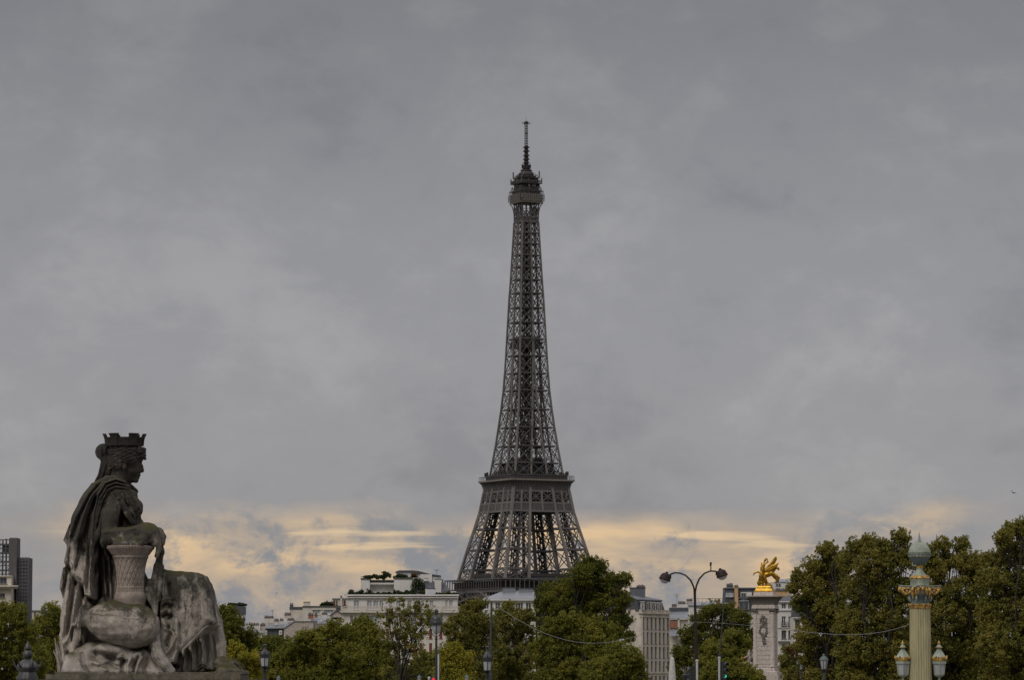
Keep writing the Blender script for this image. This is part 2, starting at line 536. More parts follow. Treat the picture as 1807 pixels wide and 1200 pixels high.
# ------------------------------------------------------------------ ground
def ground():
    g = MB(); s = 9000
    g.add([(-s, -2000, -0.02), (s, -2000, -0.02), (s, 14000, -0.02), (-s, 14000, -0.02)], [(0, 1, 2, 3)])
    tag(g.build('ground', mat('ground_earth', (0.10, 0.10, 0.06), 0.95, 0, 0.3, 0.05)), kind='structure')
    g = MB(); g.add([(-160, -40, -0.012), (160, -40, -0.012), (160, 270, -0.012), (-160, 270, -0.012)], [(0, 1, 2, 3)])
    tag(g.build('square_road', mat('cobbles', (0.16, 0.15, 0.14), 0.85, 0, 0.25, 3.0, bump=0.3)), kind='structure')
    g = MB()
    for x, y, a, b in ((-24, 62, 34, 30), (2, 120, 60, 26), (50, 160, 30, 90), (14, 232, 40, 20)):
        g.box((x, y, 0.065), (a, b, 0.13))
    tag(g.build('pavement', mat('pavement_stone', (0.27, 0.26, 0.24), 0.85, 0, 0.15, 2.0)), kind='structure')
    g = MB(); g.add([(-900, 690, -0.008), (900, 690, -0.008), (900, 780, -0.008), (-900, 780, -0.008)], [(0, 1, 2, 3)])
    tag(g.build('river_water', mat('river_water', (0.05, 0.06, 0.05), 0.12, 0, bump=0.2, scale=0.5, spec=0.5)), kind='structure')
ground()
# ------------------------------------------------------------------ the iron lattice tower
TD = 2100.0
TH = math.radians(27.8)
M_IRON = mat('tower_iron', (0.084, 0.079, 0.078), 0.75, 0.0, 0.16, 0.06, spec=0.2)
M_IRON_RIB_LIT = mat('tower_iron_rib_lit', (0.128, 0.115, 0.106), 0.75, 0.0, 0.16, 0.06, spec=0.2)  # lit copy of the iron: light on legs and main ribs put into the colour
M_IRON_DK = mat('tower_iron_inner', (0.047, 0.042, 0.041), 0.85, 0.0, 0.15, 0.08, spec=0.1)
M_IRON_LT = mat('tower_gallery_paint', (0.16, 0.14, 0.122), 0.7, 0.0, 0.12, 0.1, spec=0.2)
M_TGLASS = mat('tower_window', (0.12, 0.13, 0.145), 0.2, 0.0, 0.3, 0.3, spec=0.5)
def tower():
    base = P(929.0, HORIZON, TD); base.z = 0.0
    t = thing('lattice_tower', 'tall brown wrought iron lattice tower with two platforms and an antenna, rising above the trees', 'tower', tuple(base), TH)
    PROF = [(0, 124.9), (20, 101), (40, 78), (58, 58.6), (66, 55.2), (76, 50.6), (88, 44.6), (98, 39.8), (109, 36.4), (115, 34.0), (117.6, 31.6), (125.8, 29.3), (135.7, 26.6), (146.5, 24.0), (157, 21.7), (168, 19.7),
            (178, 18.6), (188.7, 17.6), (198, 16.8), (207.6, 16.0), (216, 15.3), (224.7, 14.5), (235, 13.4), (245, 12.5), (256, 11.5), (266, 10.65), (277, 10.4)]
    WID = [(0, 25.5), (20, 22), (40, 18.6), (58, 15.4), (98, 11.5), (109, 10.8), (117.6, 10.4), (124, 10.2), (146, 9.3), (168, 8.8), (200, 8.3), (224, 7.25), (277, 5.2)]
    S = lambda h: float(np.interp(h, [p[0] for p in PROF], [p[1] for p in PROF]))
    Wd = lambda h: min(float(np.interp(h, [p[0] for p in WID], [p[1] for p in WID])), S(h) / 2)
    def corner(ix, iy, jx, jy, h):
        """pillar (ix, iy) in +-1, its edge (jx, jy): 1 outer, 0 inner"""
        s = S(h) / 2; w = Wd(h)
        return Vector((ix * (s - (0 if jx else w)), iy * (s - (0 if jy else w)), h))
    def xpanel(mb, a0, b0, a1, b1, w, sub=0, mid=False):
        """X bracing of the quad a0-b0 (below) a1-b1 (above)"""
        mb.beam(a0, b1, w); mb.beam(b0, a1, w)
        if sub:
            c = (a0 + b0 + a1 + b1) / 4
            ml, mr = (a0 + a1) / 2, (b0 + b1) / 2
            mt, mo = (a1 + b1) / 2, (a0 + b0) / 2
            ws = w * 0.62
            for p, q in ((ml, mt), (mt, mr), (mr, mo), (mo, ml)): mb.beam(p, q, ws)
            if sub > 1: mb.beam(ml, mr, ws); mb.beam(mt, mo, ws)
    # ---------------- four pillars, each from the ground to the second floor
    lev_lo = [0, 14, 28, 41, 52]
    lev_mid = [58.4, 64.6, 76.0, 88.0, 98.0]
    for ix, iy in ((-1, -1), (1, -1), (1, 1), (-1, 1)):
        mb = MB()
        for lv, wl, wx in ((lev_lo, 2.2, 1.0), (lev_mid + [102.5, 109.0, 115.0], 1.45, 0.40)):
            for h0, h1 in zip(lv[:-1], lv[1:]):
                c0 = {(a, b): corner(ix, iy, a, b, h0) for a in (0, 1) for b in (0, 1)}
                c1 = {(a, b): corner(ix, iy, a, b, h1) for a in (0, 1) for b in (0, 1)}
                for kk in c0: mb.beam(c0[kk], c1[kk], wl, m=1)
                for e, f in (((1, 1), (1, 0)), ((1, 1), (0, 1)), ((0, 0), (1, 0)), ((0, 0), (0, 1))):
                    mb.beam(c1[e], c1[f], 0.75, h=1.2)
                    if 97 < h0 < 116: continue
                    # each panel: a middle post and two tall crosses, as the real trusses have
                    m0, m1 = (c0[e] + c0[f]) / 2, (c1[e] + c1[f]) / 2
                    if h0 < 50:
                        mb.beam(m0, m1, 0.55); xpanel(mb, c0[e], m0, c1[e], m1, wx, 1); xpanel(mb, m0, c0[f], m1, c1[f], wx, 1)
                    elif (1, 1) in (e, f):
                        mb.beam(m0, m1, 0.26); xpanel(mb, c0[e], c0[f], c1[e], c1[f], 0.5, 0)
                        xpanel(mb, c0[e], m0, c1[e], m1, 0.2, 0); xpanel(mb, m0, c0[f], m1, c1[f], 0.2, 0)
                    else:
                        xpanel(mb, c0[e], c0[f], c1[e], c1[f], 0.42, 0)
        p = mb.build('pillar', [M_IRON, M_IRON_RIB_LIT], t, local=True)
        # lift track and stairs inside the pillar
        mb = MB()
        cen = lambda h: Vector((ix * (S(h) / 2 - Wd(h) / 2), iy * (S(h) / 2 - Wd(h) / 2), h))
        for a, b in ((-1.6, -1.6), (1.6, -1.6), (1.6, 1.6), (-1.6, 1.6)):
            for h0, h1 in ((2, 30), (30, 57), (57, 86), (86, 112)):
                mb.beam(cen(h0) + Vector((a, b, 0)), cen(h1) + Vector((a, b, 0)), 0.55)
        r = random.Random(ix * 3 + iy)
        h = 4.0
        while h < 110:
            c0 = cen(h); c1 = cen(h + 3.4)
            sg = 1 if int(h / 3.4) % 2 else -1
            mb.beam(c0 + Vector((-2.0 * sg, -1.6, 0)), c1 + Vector((2.0 * sg, -1.6, 0)), 0.4, h=0.9)
            mb.beam(c0 + Vector((2.2, -2.4 * sg, 0)), c1 + Vector((2.2, 2.4 * sg, 0)), 0.4, h=1.0)
            if r.random() < 0.5: mb.box((c1.x, c1.y, c1.z), (4.6, 4.6, 0.4))
            h += 3.4
        mb.build('lift_track', M_IRON_DK, p, local=True)
        mb = MB()
        mb.box((ix * 51.2, iy * 51.2, 1.2), (27, 27, 4.0)); 
        mb.build('footing', mat_stone_far(), p, local=True)
    # ---------------- great arches between the pillars
    for q in range(4):
        mb = MB()
        ca, sa = math.cos(q * math.pi / 2), math.sin(q * math.pi / 2)
        R = lambda x, y, z: Vector((x * ca - y * sa, x * sa + y * ca, z))
        pts = []
        for i in range(25):
            a = math.pi * (0.04 + 0.92 * i / 24)
            x = 37.5 * math.cos(a); z = 11 + 37.5 * math.sin(a)
            y = -S(min(z, 57)) / 2
            pts.append((x, y, z, 41.5 * math.cos(a), 11 + 41.5 * math.sin(a)))
        for i in range(24):
            a, b = pts[i], pts[i + 1]
            mb.beam(R(a[0], a[1], a[2]), R(b[0], b[1], b[2]), 0.9); mb.beam(R(a[3], a[1], a[4]), R(b[3], b[1], b[4]), 0.9)
            mb.beam(R(a[0], a[1], a[2]), R(b[3], b[1], b[4]), 0.5); mb.beam(R(a[3], a[1], a[4]), R(b[0], b[1], b[2]), 0.5)
        mb.build('arch', M_IRON, t, local=True)
    # ---------------- first floor
    def sq(mb, s, z0, z1, m=None, hole=0.0):
        if hole <= 0: mb.box((0, 0, (z0 + z1) / 2), (s, s, z1 - z0), m=m); return
        w = (s - hole) / 2; o = (s + hole) / 4
        for x, y, a, b in ((0, -o, s, w), (0, o, s, w), (-o, 0, w, hole), (o, 0, w, hole)):
            mb.box((x, y, (z0 + z1) / 2), (a, b, z1 - z0), m=m)
    def flare(mb, s0, s1, z0, z1, n=6, th=0.5):
        """curved cornice widening upwards"""
        rings = []
        for i in range(n + 1):
            u = i / n; s = s0 + (s1 - s0) * (1 - math.sqrt(max(0, 1 - u * u))) if True else 0
            z = z0 + (z1 - z0) * u
            rings.append([(-s / 2, -s / 2, z), (s / 2, -s / 2, z), (s / 2, s / 2, z), (-s / 2, s / 2, z)])
        mb.loft(rings, cap=False)
    def around(fn, s, step):
        """calls fn(point, tangent) along the four sides of a square of side s"""
        n = max(1, int(round(s / step)))
        for q in range(4):
            a = q * math.pi / 2; ca, sa = math.cos(a), math.sin(a)
            for i in range(n + 1):
                x = -s / 2 + s * i / n; y = -s / 2
                fn(Vector((x * ca - y * sa, x * sa + y * ca, 0)), Vector((ca, sa, 0)), Vector((sa, -ca, 0)), i == n)
    ff = MB(); sq(ff, 70.2, 51.0, 52.0, hole=26); sq(ff, 64, 57.0, 57.6, hole=26); f1 = ff.build('first_floor', M_IRON, t, local=True)
    ff = MB(); flare(ff, 66, 70.0, 47.4, 51.0)
    around(lambda p, tn, nn, e: ff.beam(p * 0.952 + Vector((0, 0, 46.0)), p * 0.998 + Vector((0, 0, 51.0)), 0.55, h=1.2), 69.6, 3.3)
    ff.build('cornice', M_IRON, f1, local=True)
    ff = MB(); around(lambda p, tn, nn, e: ff.beam(p + Vector((0, 0, 52)), p + Vector((0, 0, 58.3)), 0.42), 69.6, 3.0)
    sq(ff, 70.4, 58.2, 58.9, hole=62); sq(ff, 70.2, 53.0, 53.3, hole=69.7)
    around(lambda p, tn, nn, e: ff.beam(p + Vector((0, 0, 52)), p + Vector((0, 0, 53.2)), 0.12), 69.9, 0.9)
    ff.build('gallery', M_IRON, f1, local=True)
    for x, y, a, b in ((0, -22.5, 27, 11), (0, 22.5, 27, 11), (-22.5, 0, 11, 27), (22.5, 0, 11, 27)):
        ff = MB(); ff.box((x, y, 54.7), (a, b, 5.2)); ff.box((x, y, 61.0), (a + 1, b + 1, 2.0)); 
        p = ff.build('pavilion', M_IRON_DK, f1, local=True)
        ff = MB(); ff.box((x, y, 58.9), (a - 1, b - 1, 2.0)); ff.build('window_band', M_TGLASS, p, local=True)
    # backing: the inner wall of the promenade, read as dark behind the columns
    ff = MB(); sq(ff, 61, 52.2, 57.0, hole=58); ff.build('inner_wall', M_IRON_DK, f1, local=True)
    # ---------------- belt of lattice and crosses under the second floor
    bt = MB()
    for q in range(4):
        a = q * math.pi / 2; ca, sa = math.cos(a), math.sin(a)
        def R(u, h, off=0.0):
            s = S(h) / 2 + off; x = u * 2 * s; y = -s
            return Vector((x * ca - y * sa, x * sa + y * ca, h))
        for h, w in ((97.8, 1.1), (102.6, 1.1), (109.2, 0.9)):
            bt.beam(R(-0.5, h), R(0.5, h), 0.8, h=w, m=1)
        n = 26
        for i in range(n):                               # fine trellis
            u0, u1 = -0.5 + i / n, -0.5 + (i + 1) / n
            bt.beam(R(u0, 98.3), R(u1, 102.2), 0.42); bt.beam(R(u1, 98.3), R(u0, 102.2), 0.42)
            um = (u0 + u1) / 2
            bt.beam(R(u0, 100.2), R(um, 102.2), 0.3); bt.beam(R(um, 98.3), R(u1, 100.2), 0.3); bt.beam(R(um, 102.2), R(u1, 100.2), 0.3); bt.beam(R(u0, 100.2), R(um, 98.3), 0.3)
        fr = Wd(105) / S(105)
        st_ = [-0.5, -0.5 + fr / 2, -0.5 + fr, -0.12 + 0.12, 0.5 - fr, 0.5 - fr / 2, 0.5]
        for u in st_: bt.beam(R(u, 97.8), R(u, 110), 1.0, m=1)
        for u0, u1 in zip(st_[:-1], st_[1:]):
            bt.beam(R(u0, 103), R(u1, 109), 0.6); bt.beam(R(u1, 103), R(u0, 109), 0.6)
            um = (u0 + u1) / 2
            bt.beam(R(um, 103), R(um, 109), 0.3); bt.beam(R(u0, 106), R(u1, 106), 0.3)
    bt.build('lattice_belt', [M_IRON, M_IRON_RIB_LIT], t, local=True)
    bk = MB()
    sq(bk, 33.0, 103.5, 114, hole=31.5); sq(bk, 37.0, 97.6, 97.9, hole=12)
    for o in (-8, -2.7, 2.7, 8):
        bk.box((o, 0, 100), (0.5, 33, 4)); bk.box((0, o, 100), (33, 0.5, 4))
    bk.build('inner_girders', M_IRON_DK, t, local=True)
    # ---------------- second floor
    f = MB(); flare(f, 36.2, 40.4, 109.2, 115.2, 8)
    around(lambda p, tn, nn, e: [f.beam(p * (0.5 * (36.6 + (40.4 - 36.2) * (1 - math.sqrt(1 - u * u))) / 20.0) + Vector((0, 0, 109.2 + 6.0 * u)), p * (0.5 * (36.6 + (40.4 - 36.2) * (1 - math.sqrt(1 - v * v))) / 20.0) + Vector((0, 0, 109.2 + 6.0 * v)), 0.35) for u, v in ((0, 0.35), (0.35, 0.65), (0.65, 0.85), (0.85, 0.99))], 40.0, 2.1)
    f2 = f.build('second_floor', M_IRON, t, local=True)
    f = MB(); sq(f, 41.2, 115.2, 116.1, hole=8); f.build('floor_edge', M_IRON_LT, f2, local=True)
    f = MB(); sq(f, 34.6, 116.1, 118.3, hole=30); sq(f, 35.4, 118.3, 118.9, hole=29.5)
    f.build('parapet', M_IRON_DK, f2, local=True)
    f = MB()
    around(lambda p, tn, nn, e: f.beam(p + Vector((0, 0, 116)), p + Vector((0, 0, 118.3)), 0.14), 40.6, 1.5)
    sq(f, 40.75, 118.2, 118.4, hole=40.5); sq(f, 40.7, 117.2, 117.3, hole=40.5)
    around(lambda p, tn, nn, e: f.beam(p + Vector((0, 0, 118.9)), p + Vector((0, 0, 120.3)), 0.14), 35.0, 1.2)
    f.build('railing', M_IRON, f2, local=True)
    f = MB(); sq(f, 24, 116, 120.6); sq(f, 27.5, 120.6, 121.1); sq(f, 22.5, 121.1, 125.4); sq(f, 26.5, 125.4, 126.1); sq(f, 14, 126.1, 129.0)
    f.build('pavilion', M_IRON_DK, f2, local=True)
    f = MB()
    for q in range(4):
        a = q * math.pi / 2; ca, sa = math.cos(a), math.sin(a)
        for u in (-8, -4, 4, 8):
            x, y = u, -11.4
            f.box((x * ca - y * sa, x * sa + y * ca, 123.2), (2.4 if q % 2 == 0 else 0.3, 0.3 if q % 2 == 0 else 2.4, 2.4))
    sq(f, 22.7, 124.4, 124.6, hole=22.3)
    f.build('window_row', M_TGLASS, f2, local=True)
    f = MB(); r = random.Random(2)                       # visitors, masts and beacons along the upper deck
    for i in range(60):
        q = r.randrange(4); a = q * math.pi / 2; ca, sa = math.cos(a), math.sin(a); x = r.uniform(-16.5, 16.5); y = -17.0
        hgt = r.choice((0.8, 1.0, 1.2, 1.6, 2.4))
        f.box((x * ca - y * sa, x * sa + y * ca, 118.6 + hgt / 2), (0.6, 0.6, hgt + 0.8))
    sq(f, 35.0, 118.9, 119.1, hole=32.6)
    for x, y in ((-17.3, -17.3), (17.3, -17.3), (-17.3, 17.3), (17.3, 17.3)): f.box((x, y, 119.8), (1.4, 1.4, 2.2))
    f.build('deck_fittings', M_IRON_DK, f2, local=True)
    # ---------------- the upper shaft
    lv = [117.6, 125.8, 135.7, 146.5, 157, 168, 178, 188.2, 198, 207.6, 216.2, 224.7, 232.6, 240.0, 247.0, 253.7, 260.0, 266.2]
    sh = MB(); inn = MB()
    for h0, h1 in zip(lv[:-1], lv[1:]):
        for q in range(4):
            a = q * math.pi / 2; ca, sa = math.cos(a), math.sin(a)
            def R(u, h, inset=0.0):
                s = S(h) / 2 - inset
                x = u; y = -s
                return Vector((x * ca - y * sa, x * sa + y * ca, h))
            s0, s1, w0, w1 = S(h0) / 2, S(h1) / 2, Wd(h0), Wd(h1)
            wl = 0.86 if h0 < 170 else 0.74 if h0 < 220 else 0.66
            wx = 0.38 if h0 < 170 else 0.34
            us0 = [-s0, -s0 + w0, s0 - w0, s0]; us1 = [-s1, -s1 + w1, s1 - w1, s1]
            single = (s0 - w0) < 0.25
            # legs: outer edge once per corner, inner edges
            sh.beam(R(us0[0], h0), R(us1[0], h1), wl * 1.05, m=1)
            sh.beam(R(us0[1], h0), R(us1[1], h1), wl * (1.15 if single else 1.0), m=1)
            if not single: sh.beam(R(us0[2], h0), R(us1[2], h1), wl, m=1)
            # girders across at each level
            sh.beam(R(us1[0], h1), R(us1[3], h1), 0.4, h=0.62)
            for i in ((0, 2) if True else ()):
                A0, B0, A1, B1 = R(us0[i], h0), R(us0[i + 1], h0), R(us1[i], h1), R(us1[i + 1], h1)
                sh.beam(A0, B1, wx); sh.beam(B0, A1, wx)
                mx = (A0 + B0 + A1 + B1) / 4
                sh.box(tuple(mx), (0.7, 0.7, 0.7))
                ml, mr = (A0 + A1) / 2, (B0 + B1) / 2
                sh.beam(ml, mr, 0.2); mt, mo = (A1 + B1) / 2, (A0 + B0) / 2
                for p_, q_ in ((ml, mt), (mt, mr), (mr, mo), (mo, ml)): sh.beam(p_, q_, 0.16)
            if not single and us0[2] - us0[1] > 1.2:
                A0, B0, A1, B1 = R(us0[1], h0), R(us0[2], h0), R(us1[1], h1), R(us1[2], h1)
                sh.beam(A0, B1, wx * 0.9); sh.beam(B0, A1, wx * 0.9)
            for u0, u1 in ((us0[1], us1[1]),):           # gusset plates
                g = R(u1, h1); sh.box(tuple(g), (1.25, 1.25, 1.4), rz=a)
            # inner walls of the four pillars, seen through the outer ones
            if w0 < s0 - 0.3:
                A0, B0 = R(-s0, h0, w0), R(-s0 + w0, h0, w0); A1, B1 = R(-s1, h1, w1), R(-s1 + w1, h1, w1)
                inn.beam(B0, B1, wl * 0.8); inn.beam(A1, B1, 0.45, h=0.8); inn.beam(A0, B1, wx * 0.8); inn.beam(B0, A1, wx * 0.8)
                A0, B0 = R(s0 - w0, h0, w0), R(s0, h0, w0); A1, B1 = R(s1 - w1, h1, w1), R(s1, h1, w1)
                inn.beam(A1, B1, 0.45, h=0.8); inn.beam(A0, B1, wx * 0.8); inn.beam(B0, A1, wx * 0.8)
            else:
                inn.beam(R(0, h0, s0), R(0, h1, s1), 0.5)
        # level diaphragm
        s1 = S(h1)
        for o in (-0.25, 0, 0.25):
            inn.beam((o * s1, -s1 / 2, h1), (o * s1, s1 / 2, h1), 0.4, h=0.7); inn.beam((-s1 / 2, o * s1, h1), (s1 / 2, o * s1, h1), 0.4, h=0.7)
        inn.beam((-s1 / 2, -s1 / 2, h1), (s1 / 2, s1 / 2, h1), 0.4); inn.beam((s1 / 2, -s1 / 2, h1), (-s1 / 2, s1 / 2, h1), 0.4)
    shaft = sh.build('upper_shaft', [M_IRON, M_IRON_RIB_LIT], t, local=True)
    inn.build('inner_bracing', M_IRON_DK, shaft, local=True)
    # lift well and stairs in the middle of the shaft
    lw = MB()
    for x, y in ((-2.5, -2.5), (2.5, -2.5), (2.5, 2.5), (-2.5, 2.5), (0, -2.5), (0, 2.5), (-2.5, 0), (2.5, 0)):
        lw.beam((x, y, 117), (x * 0.86, y * 0.86, 270), 0.5)
    h = 120.0; i = 0
    while h < 268:
        kk = 2.5 * (1 - 0.14 * (h - 117) / 153)
        for q in range(4):
            a = q * math.pi / 2; ca, sa = math.cos(a), math.sin(a)
            R = lambda x, y, z: (x * ca - y * sa, x * sa + y * ca, z)
            lw.beam(R(-kk, -kk, h), R(kk, -kk, h), 0.35, h=0.6)
            if i % 2 == 0: lw.beam(R(-kk, -kk, h), R(kk, -kk, h + 4.2), 0.38)
            else: lw.beam(R(kk, -kk, h), R(-kk, -kk, h + 4.2), 0.38)
        h += 4.2; i += 1
    well = lw.build('lift_well', M_IRON_DK, shaft, local=True)
    st_ = MB(); z = 128.0; i = 0
    while z < 262:
        sg = 1 if i % 2 else -1
        st_.beam((-1.5 * sg, 1.1, z), (1.5 * sg, 1.1, z + 2.6), 0.5, h=0.9); st_.box((1.5 * sg, 1.1, z + 2.6), (1.4, 1.6, 0.3))
        z += 2.6; i += 1
    for z, hgt in ((136, 4.0), (171, 4.5), (214, 4.0), (238, 4)): st_.box((-0.6, -0.9, z), (2.4, 2.2, hgt))
    st_.build('stairs', M_IRON_DK, shaft, local=True)
    im = MB(); sq(im, 13.6, 192.6, 195.6); sq(im, 14.4, 195.6, 196.0); sq(im, 10.5, 196, 199.5); around(lambda p, tn, nn, e: im.beam(p + Vector((0, 0, 196)), p + Vector((0, 0, 197.4)), 0.14), 14.2, 1.1)
    im.build('intermediate_platform', M_IRON_DK, shaft, local=True)
    # ---------------- the top
    tp = MB()
    for q in range(4):
        a = q * math.pi / 2; ca, sa = math.cos(a), math.sin(a)
        R = lambda x, y, z: Vector((x * ca - y * sa, x * sa + y * ca, z))
        for h, w in ((266.4, 0.8), (269.3, 0.7)): tp.beam(R(-5.3, -5.3, h), R(5.3, -5.3, h), 0.5, h=w)
        for i in range(10):
            u0, u1 = -5.3 + 1.06 * i, -5.3 + 1.06 * (i + 1)
            tp.beam(R(u0, -5.3, 266.6), R(u1, -5.3, 269.2), 0.25); tp.beam(R(u1, -5.3, 266.6), R(u0, -5.3, 269.2), 0.25)
        for u in (-5.2, -2.6, 0, 2.6, 5.2):                 # curved consoles under the gallery
            prev = None
            for i in range(7):
                k2 = i / 6; o = 2.3 * (1 - math.sqrt(1 - k2 * k2 * 0.98))
                p = R(u * (1 + 0.38 * o / 2.3), -5.25 - o, 269.3 + 8.0 * k2)
                if prev is not None: tp.beam(prev, p, 0.42)
                prev = p
            tp.beam(R(u, -5.1, 266), R(u, -5.1, 278), 0.5)
        for u0, u1 in ((-5.2, -2.6), (-2.6, 0), (0, 2.6), (2.6, 5.2)):
            tp.beam(R(u0, -5.1, 269.5), R(u1, -5.1, 273.6), 0.3); tp.beam(R(u1, -5.1, 269.5), R(u0, -5.1, 273.6), 0.3); tp.beam(R(u0, -5.1, 273.8), R(u1, -5.1, 273.8), 0.3)
    top = tp.build('top_brackets', M_IRON, t, local=True)
    g = MB(); sq(g, 14.6, 277.4, 278.0)
    rings = []
    for s, z in ((14.5, 278.0), (15.1, 278.6), (15.1, 281.4), (15.4, 281.8), (15.4, 282.3)):
        c = 1.6
        rings.append([(-s / 2 + c, -s / 2, z), (s / 2 - c, -s / 2, z), (s / 2, -s / 2 + c, z), (s / 2, s / 2 - c, z), (s / 2 - c, s / 2, z), (-s / 2 + c, s / 2, z), (-s / 2, s / 2 - c, z), (-s / 2, -s / 2 + c, z)])
    g.loft(rings); gal = g.build('top_gallery', M_IRON_LT, t, local=True)
    g = MB(); around(lambda p, tn, nn, e: g.beam(p * 1.004 + Vector((0, 0, 278.2)), p * 1.02 + Vector((0, 0, 282.2)), 0.28), 15.2, 1.27)
    sq(g, 15.3, 279.9, 280.1, hole=14); around(lambda p, tn, nn, e: g.beam(p + Vector((0, 0, 282)), p + Vector((0, 0, 284.6)), 0.13), 14.8, 0.8); sq(g, 14.9, 284.3, 284.5, hole=14.6)
    g.build('mullions', M_IRON, gal, local=True)
    r = random.Random(9)
    c = MB(); sq(c, 12.2, 282.3, 285.2); sq(c, 13.4, 285.2, 285.9); sq(c, 10.6, 285.9, 291.2); sq(c, 13.6, 291.2, 291.8); sq(c, 10.2, 291.8, 296.6); sq(c, 11.6, 296.6, 297.2); sq(c, 8.2, 297.2, 299.2)
    cab = c.build('summit_cabin', M_IRON_DK, t, local=True)
    c = MB()
    around(lambda p, tn, nn, e: c.beam(p + Vector((0, 0, 285.9)), p + Vector((0, 0, 287.8)), 0.16), 13.3, 0.95); sq(c, 13.4, 287.6, 287.8, hole=13.1)
    around(lambda p, tn, nn, e: c.beam(p + Vector((0, 0, 291.8)), p + Vector((0, 0, 294.6)), 0.2), 13.4, 1.2); sq(c, 13.5, 294.2, 294.4, hole=13.2); sq(c, 13.5, 293.0, 293.2, hole=13.2)
    for x, y in ((-1, -1), (1, -1), (1, 1), (-1, 1)):
        c.beam((x * 6.6, y * 6.6, 291.5), (x * 6.6, y * 6.6, 296.5), 0.5); c.beam((x * 5.6, y * 5.6, 297), (x * 5.6, y * 5.6, 303.6 if x * y < 0 else 300), 0.55)
        c.beam((x * 5.6, y * 5.6, 297), (x * 1.8, y * 1.8, 304.5), 0.4); c.beam((x * 6.6, 0, 297), (x * 1.6, 0, 305), 0.35)
        c.beam((x * 5.0, y * 5.2, 300), (x * 3.4, y * 3.4, 297.4), 0.3)
    for i in range(44):
        q = r.randrange(4); a = q * math.pi / 2; ca, sa = math.cos(a), math.sin(a); x = r.uniform(-5.8, 5.8); y = -r.uniform(5.2, 6.6); z = r.choice((283.5, 287, 288.5, 289.5, 293, 294.5))
        c.box((x * ca - y * sa, x * sa + y * ca, z), (r.uniform(0.4, 1.5), r.uniform(0.4, 1.2), r.uniform(0.6, 2.4)))
    c.build('aerials', M_IRON, cab, local=True)
    c = MB()
    c.lathe([(4.4, 298.6), (4.2, 300.2), (4.5, 300.4), (4.0, 302.0), (3.0, 304.0), (2.6, 304.6), (3.4, 304.9), (3.4, 305.4), (2.2, 305.5), (2.0, 306.6)], n=16); cup = c.build('lantern_dome', M_IRON_DK, t, local=True)
    c = MB(); c.lathe([(2.1, 306.4), (2.1, 307.4), (2.3, 308), (2.0, 309)], n=12)
    for z in (307.2, 309.6): c.lathe([(2.6, z), (2.6, z + 0.3)], n=16)
    for i in range(10):
        a = i * math.pi / 5; c.beam((2.5 * math.cos(a), 2.5 * math.sin(a), 307), (2.5 * math.cos(a), 2.5 * math.sin(a), 311.0), 0.35)
    z = 309.0
    while z < 328.6:
        w = 1.25 if z < 318 else 1.1
        c.box((0, 0, z + 0.7), (w * 1.5, w * 1.5, 1.4)); z += 1.5
    z = 309.5
    for z in (312.3, 315.8, 319.4, 323.8, 327.6): c.box((0, 0, z), (3.3, 3.3, 0.35)); c.box((0, 0, z + 0.8), (2.3, 2.3, 1.2))
    mast = c.build('antenna_mast', M_IRON_DK, t, local=True)
    for o in (cab, cab.children[0], cup, mast):          # heights as surveyed from the picture
        n = len(o.data.vertices); v = np.empty(n * 3, np.float32); o.data.vertices.foreach_get('co', v)
        v[2::3] = np.interp(v[2::3], [270, 283.5, 285.2, 291.2, 296.6, 299, 306, 311, 328.6, 330], [270, 283, 284.3, 288.6, 292.0, 293.6, 297.4, 300.4, 310.8, 311.2])
        o.data.vertices.foreach_set('co', v); o.data.update()
    c = MB()
    for x, y in ((-0.62, -0.62), (0.62, -0.62), (0.62, 0.62), (-0.62, 0.62)): c.beam((x, y, 310.5), (x, y, 325.4), 0.24)
    z = 311.4; i = 0
    while z < 324:
        for a, b in (((-0.62, -0.62), (0.62, -0.62)), ((0.62, -0.62), (0.62, 0.62)), ((0.62, 0.62), (-0.62, 0.62)), ((-0.62, 0.62), (-0.62, -0.62))):
            c.beam((*a, z), (*b, z), 0.26)
        z += 1.45; i += 1
    c.box((0, 0, 318.6), (1.1, 1.1, 0.8))
    ad = c.build('ladder_antenna', M_IRON_DK, t, local=True)
    c = MB()
    c.beam((-2.6, 0, 324.5), (2.6, 0, 324.5), 0.3); c.beam((0, -2.6, 324.5), (0, 2.6, 324.5), 0.3); c.box((0, 0, 324.9), (1.5, 1.5, 1.5)); c.beam((0, 0, 325), (0, 0, 328.4), 0.1)
    for x, y in ((-2.5, 0), (2.5, 0), (0, -2.5), (0, 2.5), (-1.2, 0), (1.2, 0)): c.beam((x, y, 324), (x, y, 325.4), 0.16)
    c.build('crossbar', M_IRON_DK, ad, local=True)
    return t
def mat_stone_far():
    if 'far_stone' in bpy.data.materials: return bpy.data.materials['far_stone']
    return mat('far_stone', (0.36, 0.32, 0.27), 0.9, 0, 0.2, 0.4)
TOWER = tower()
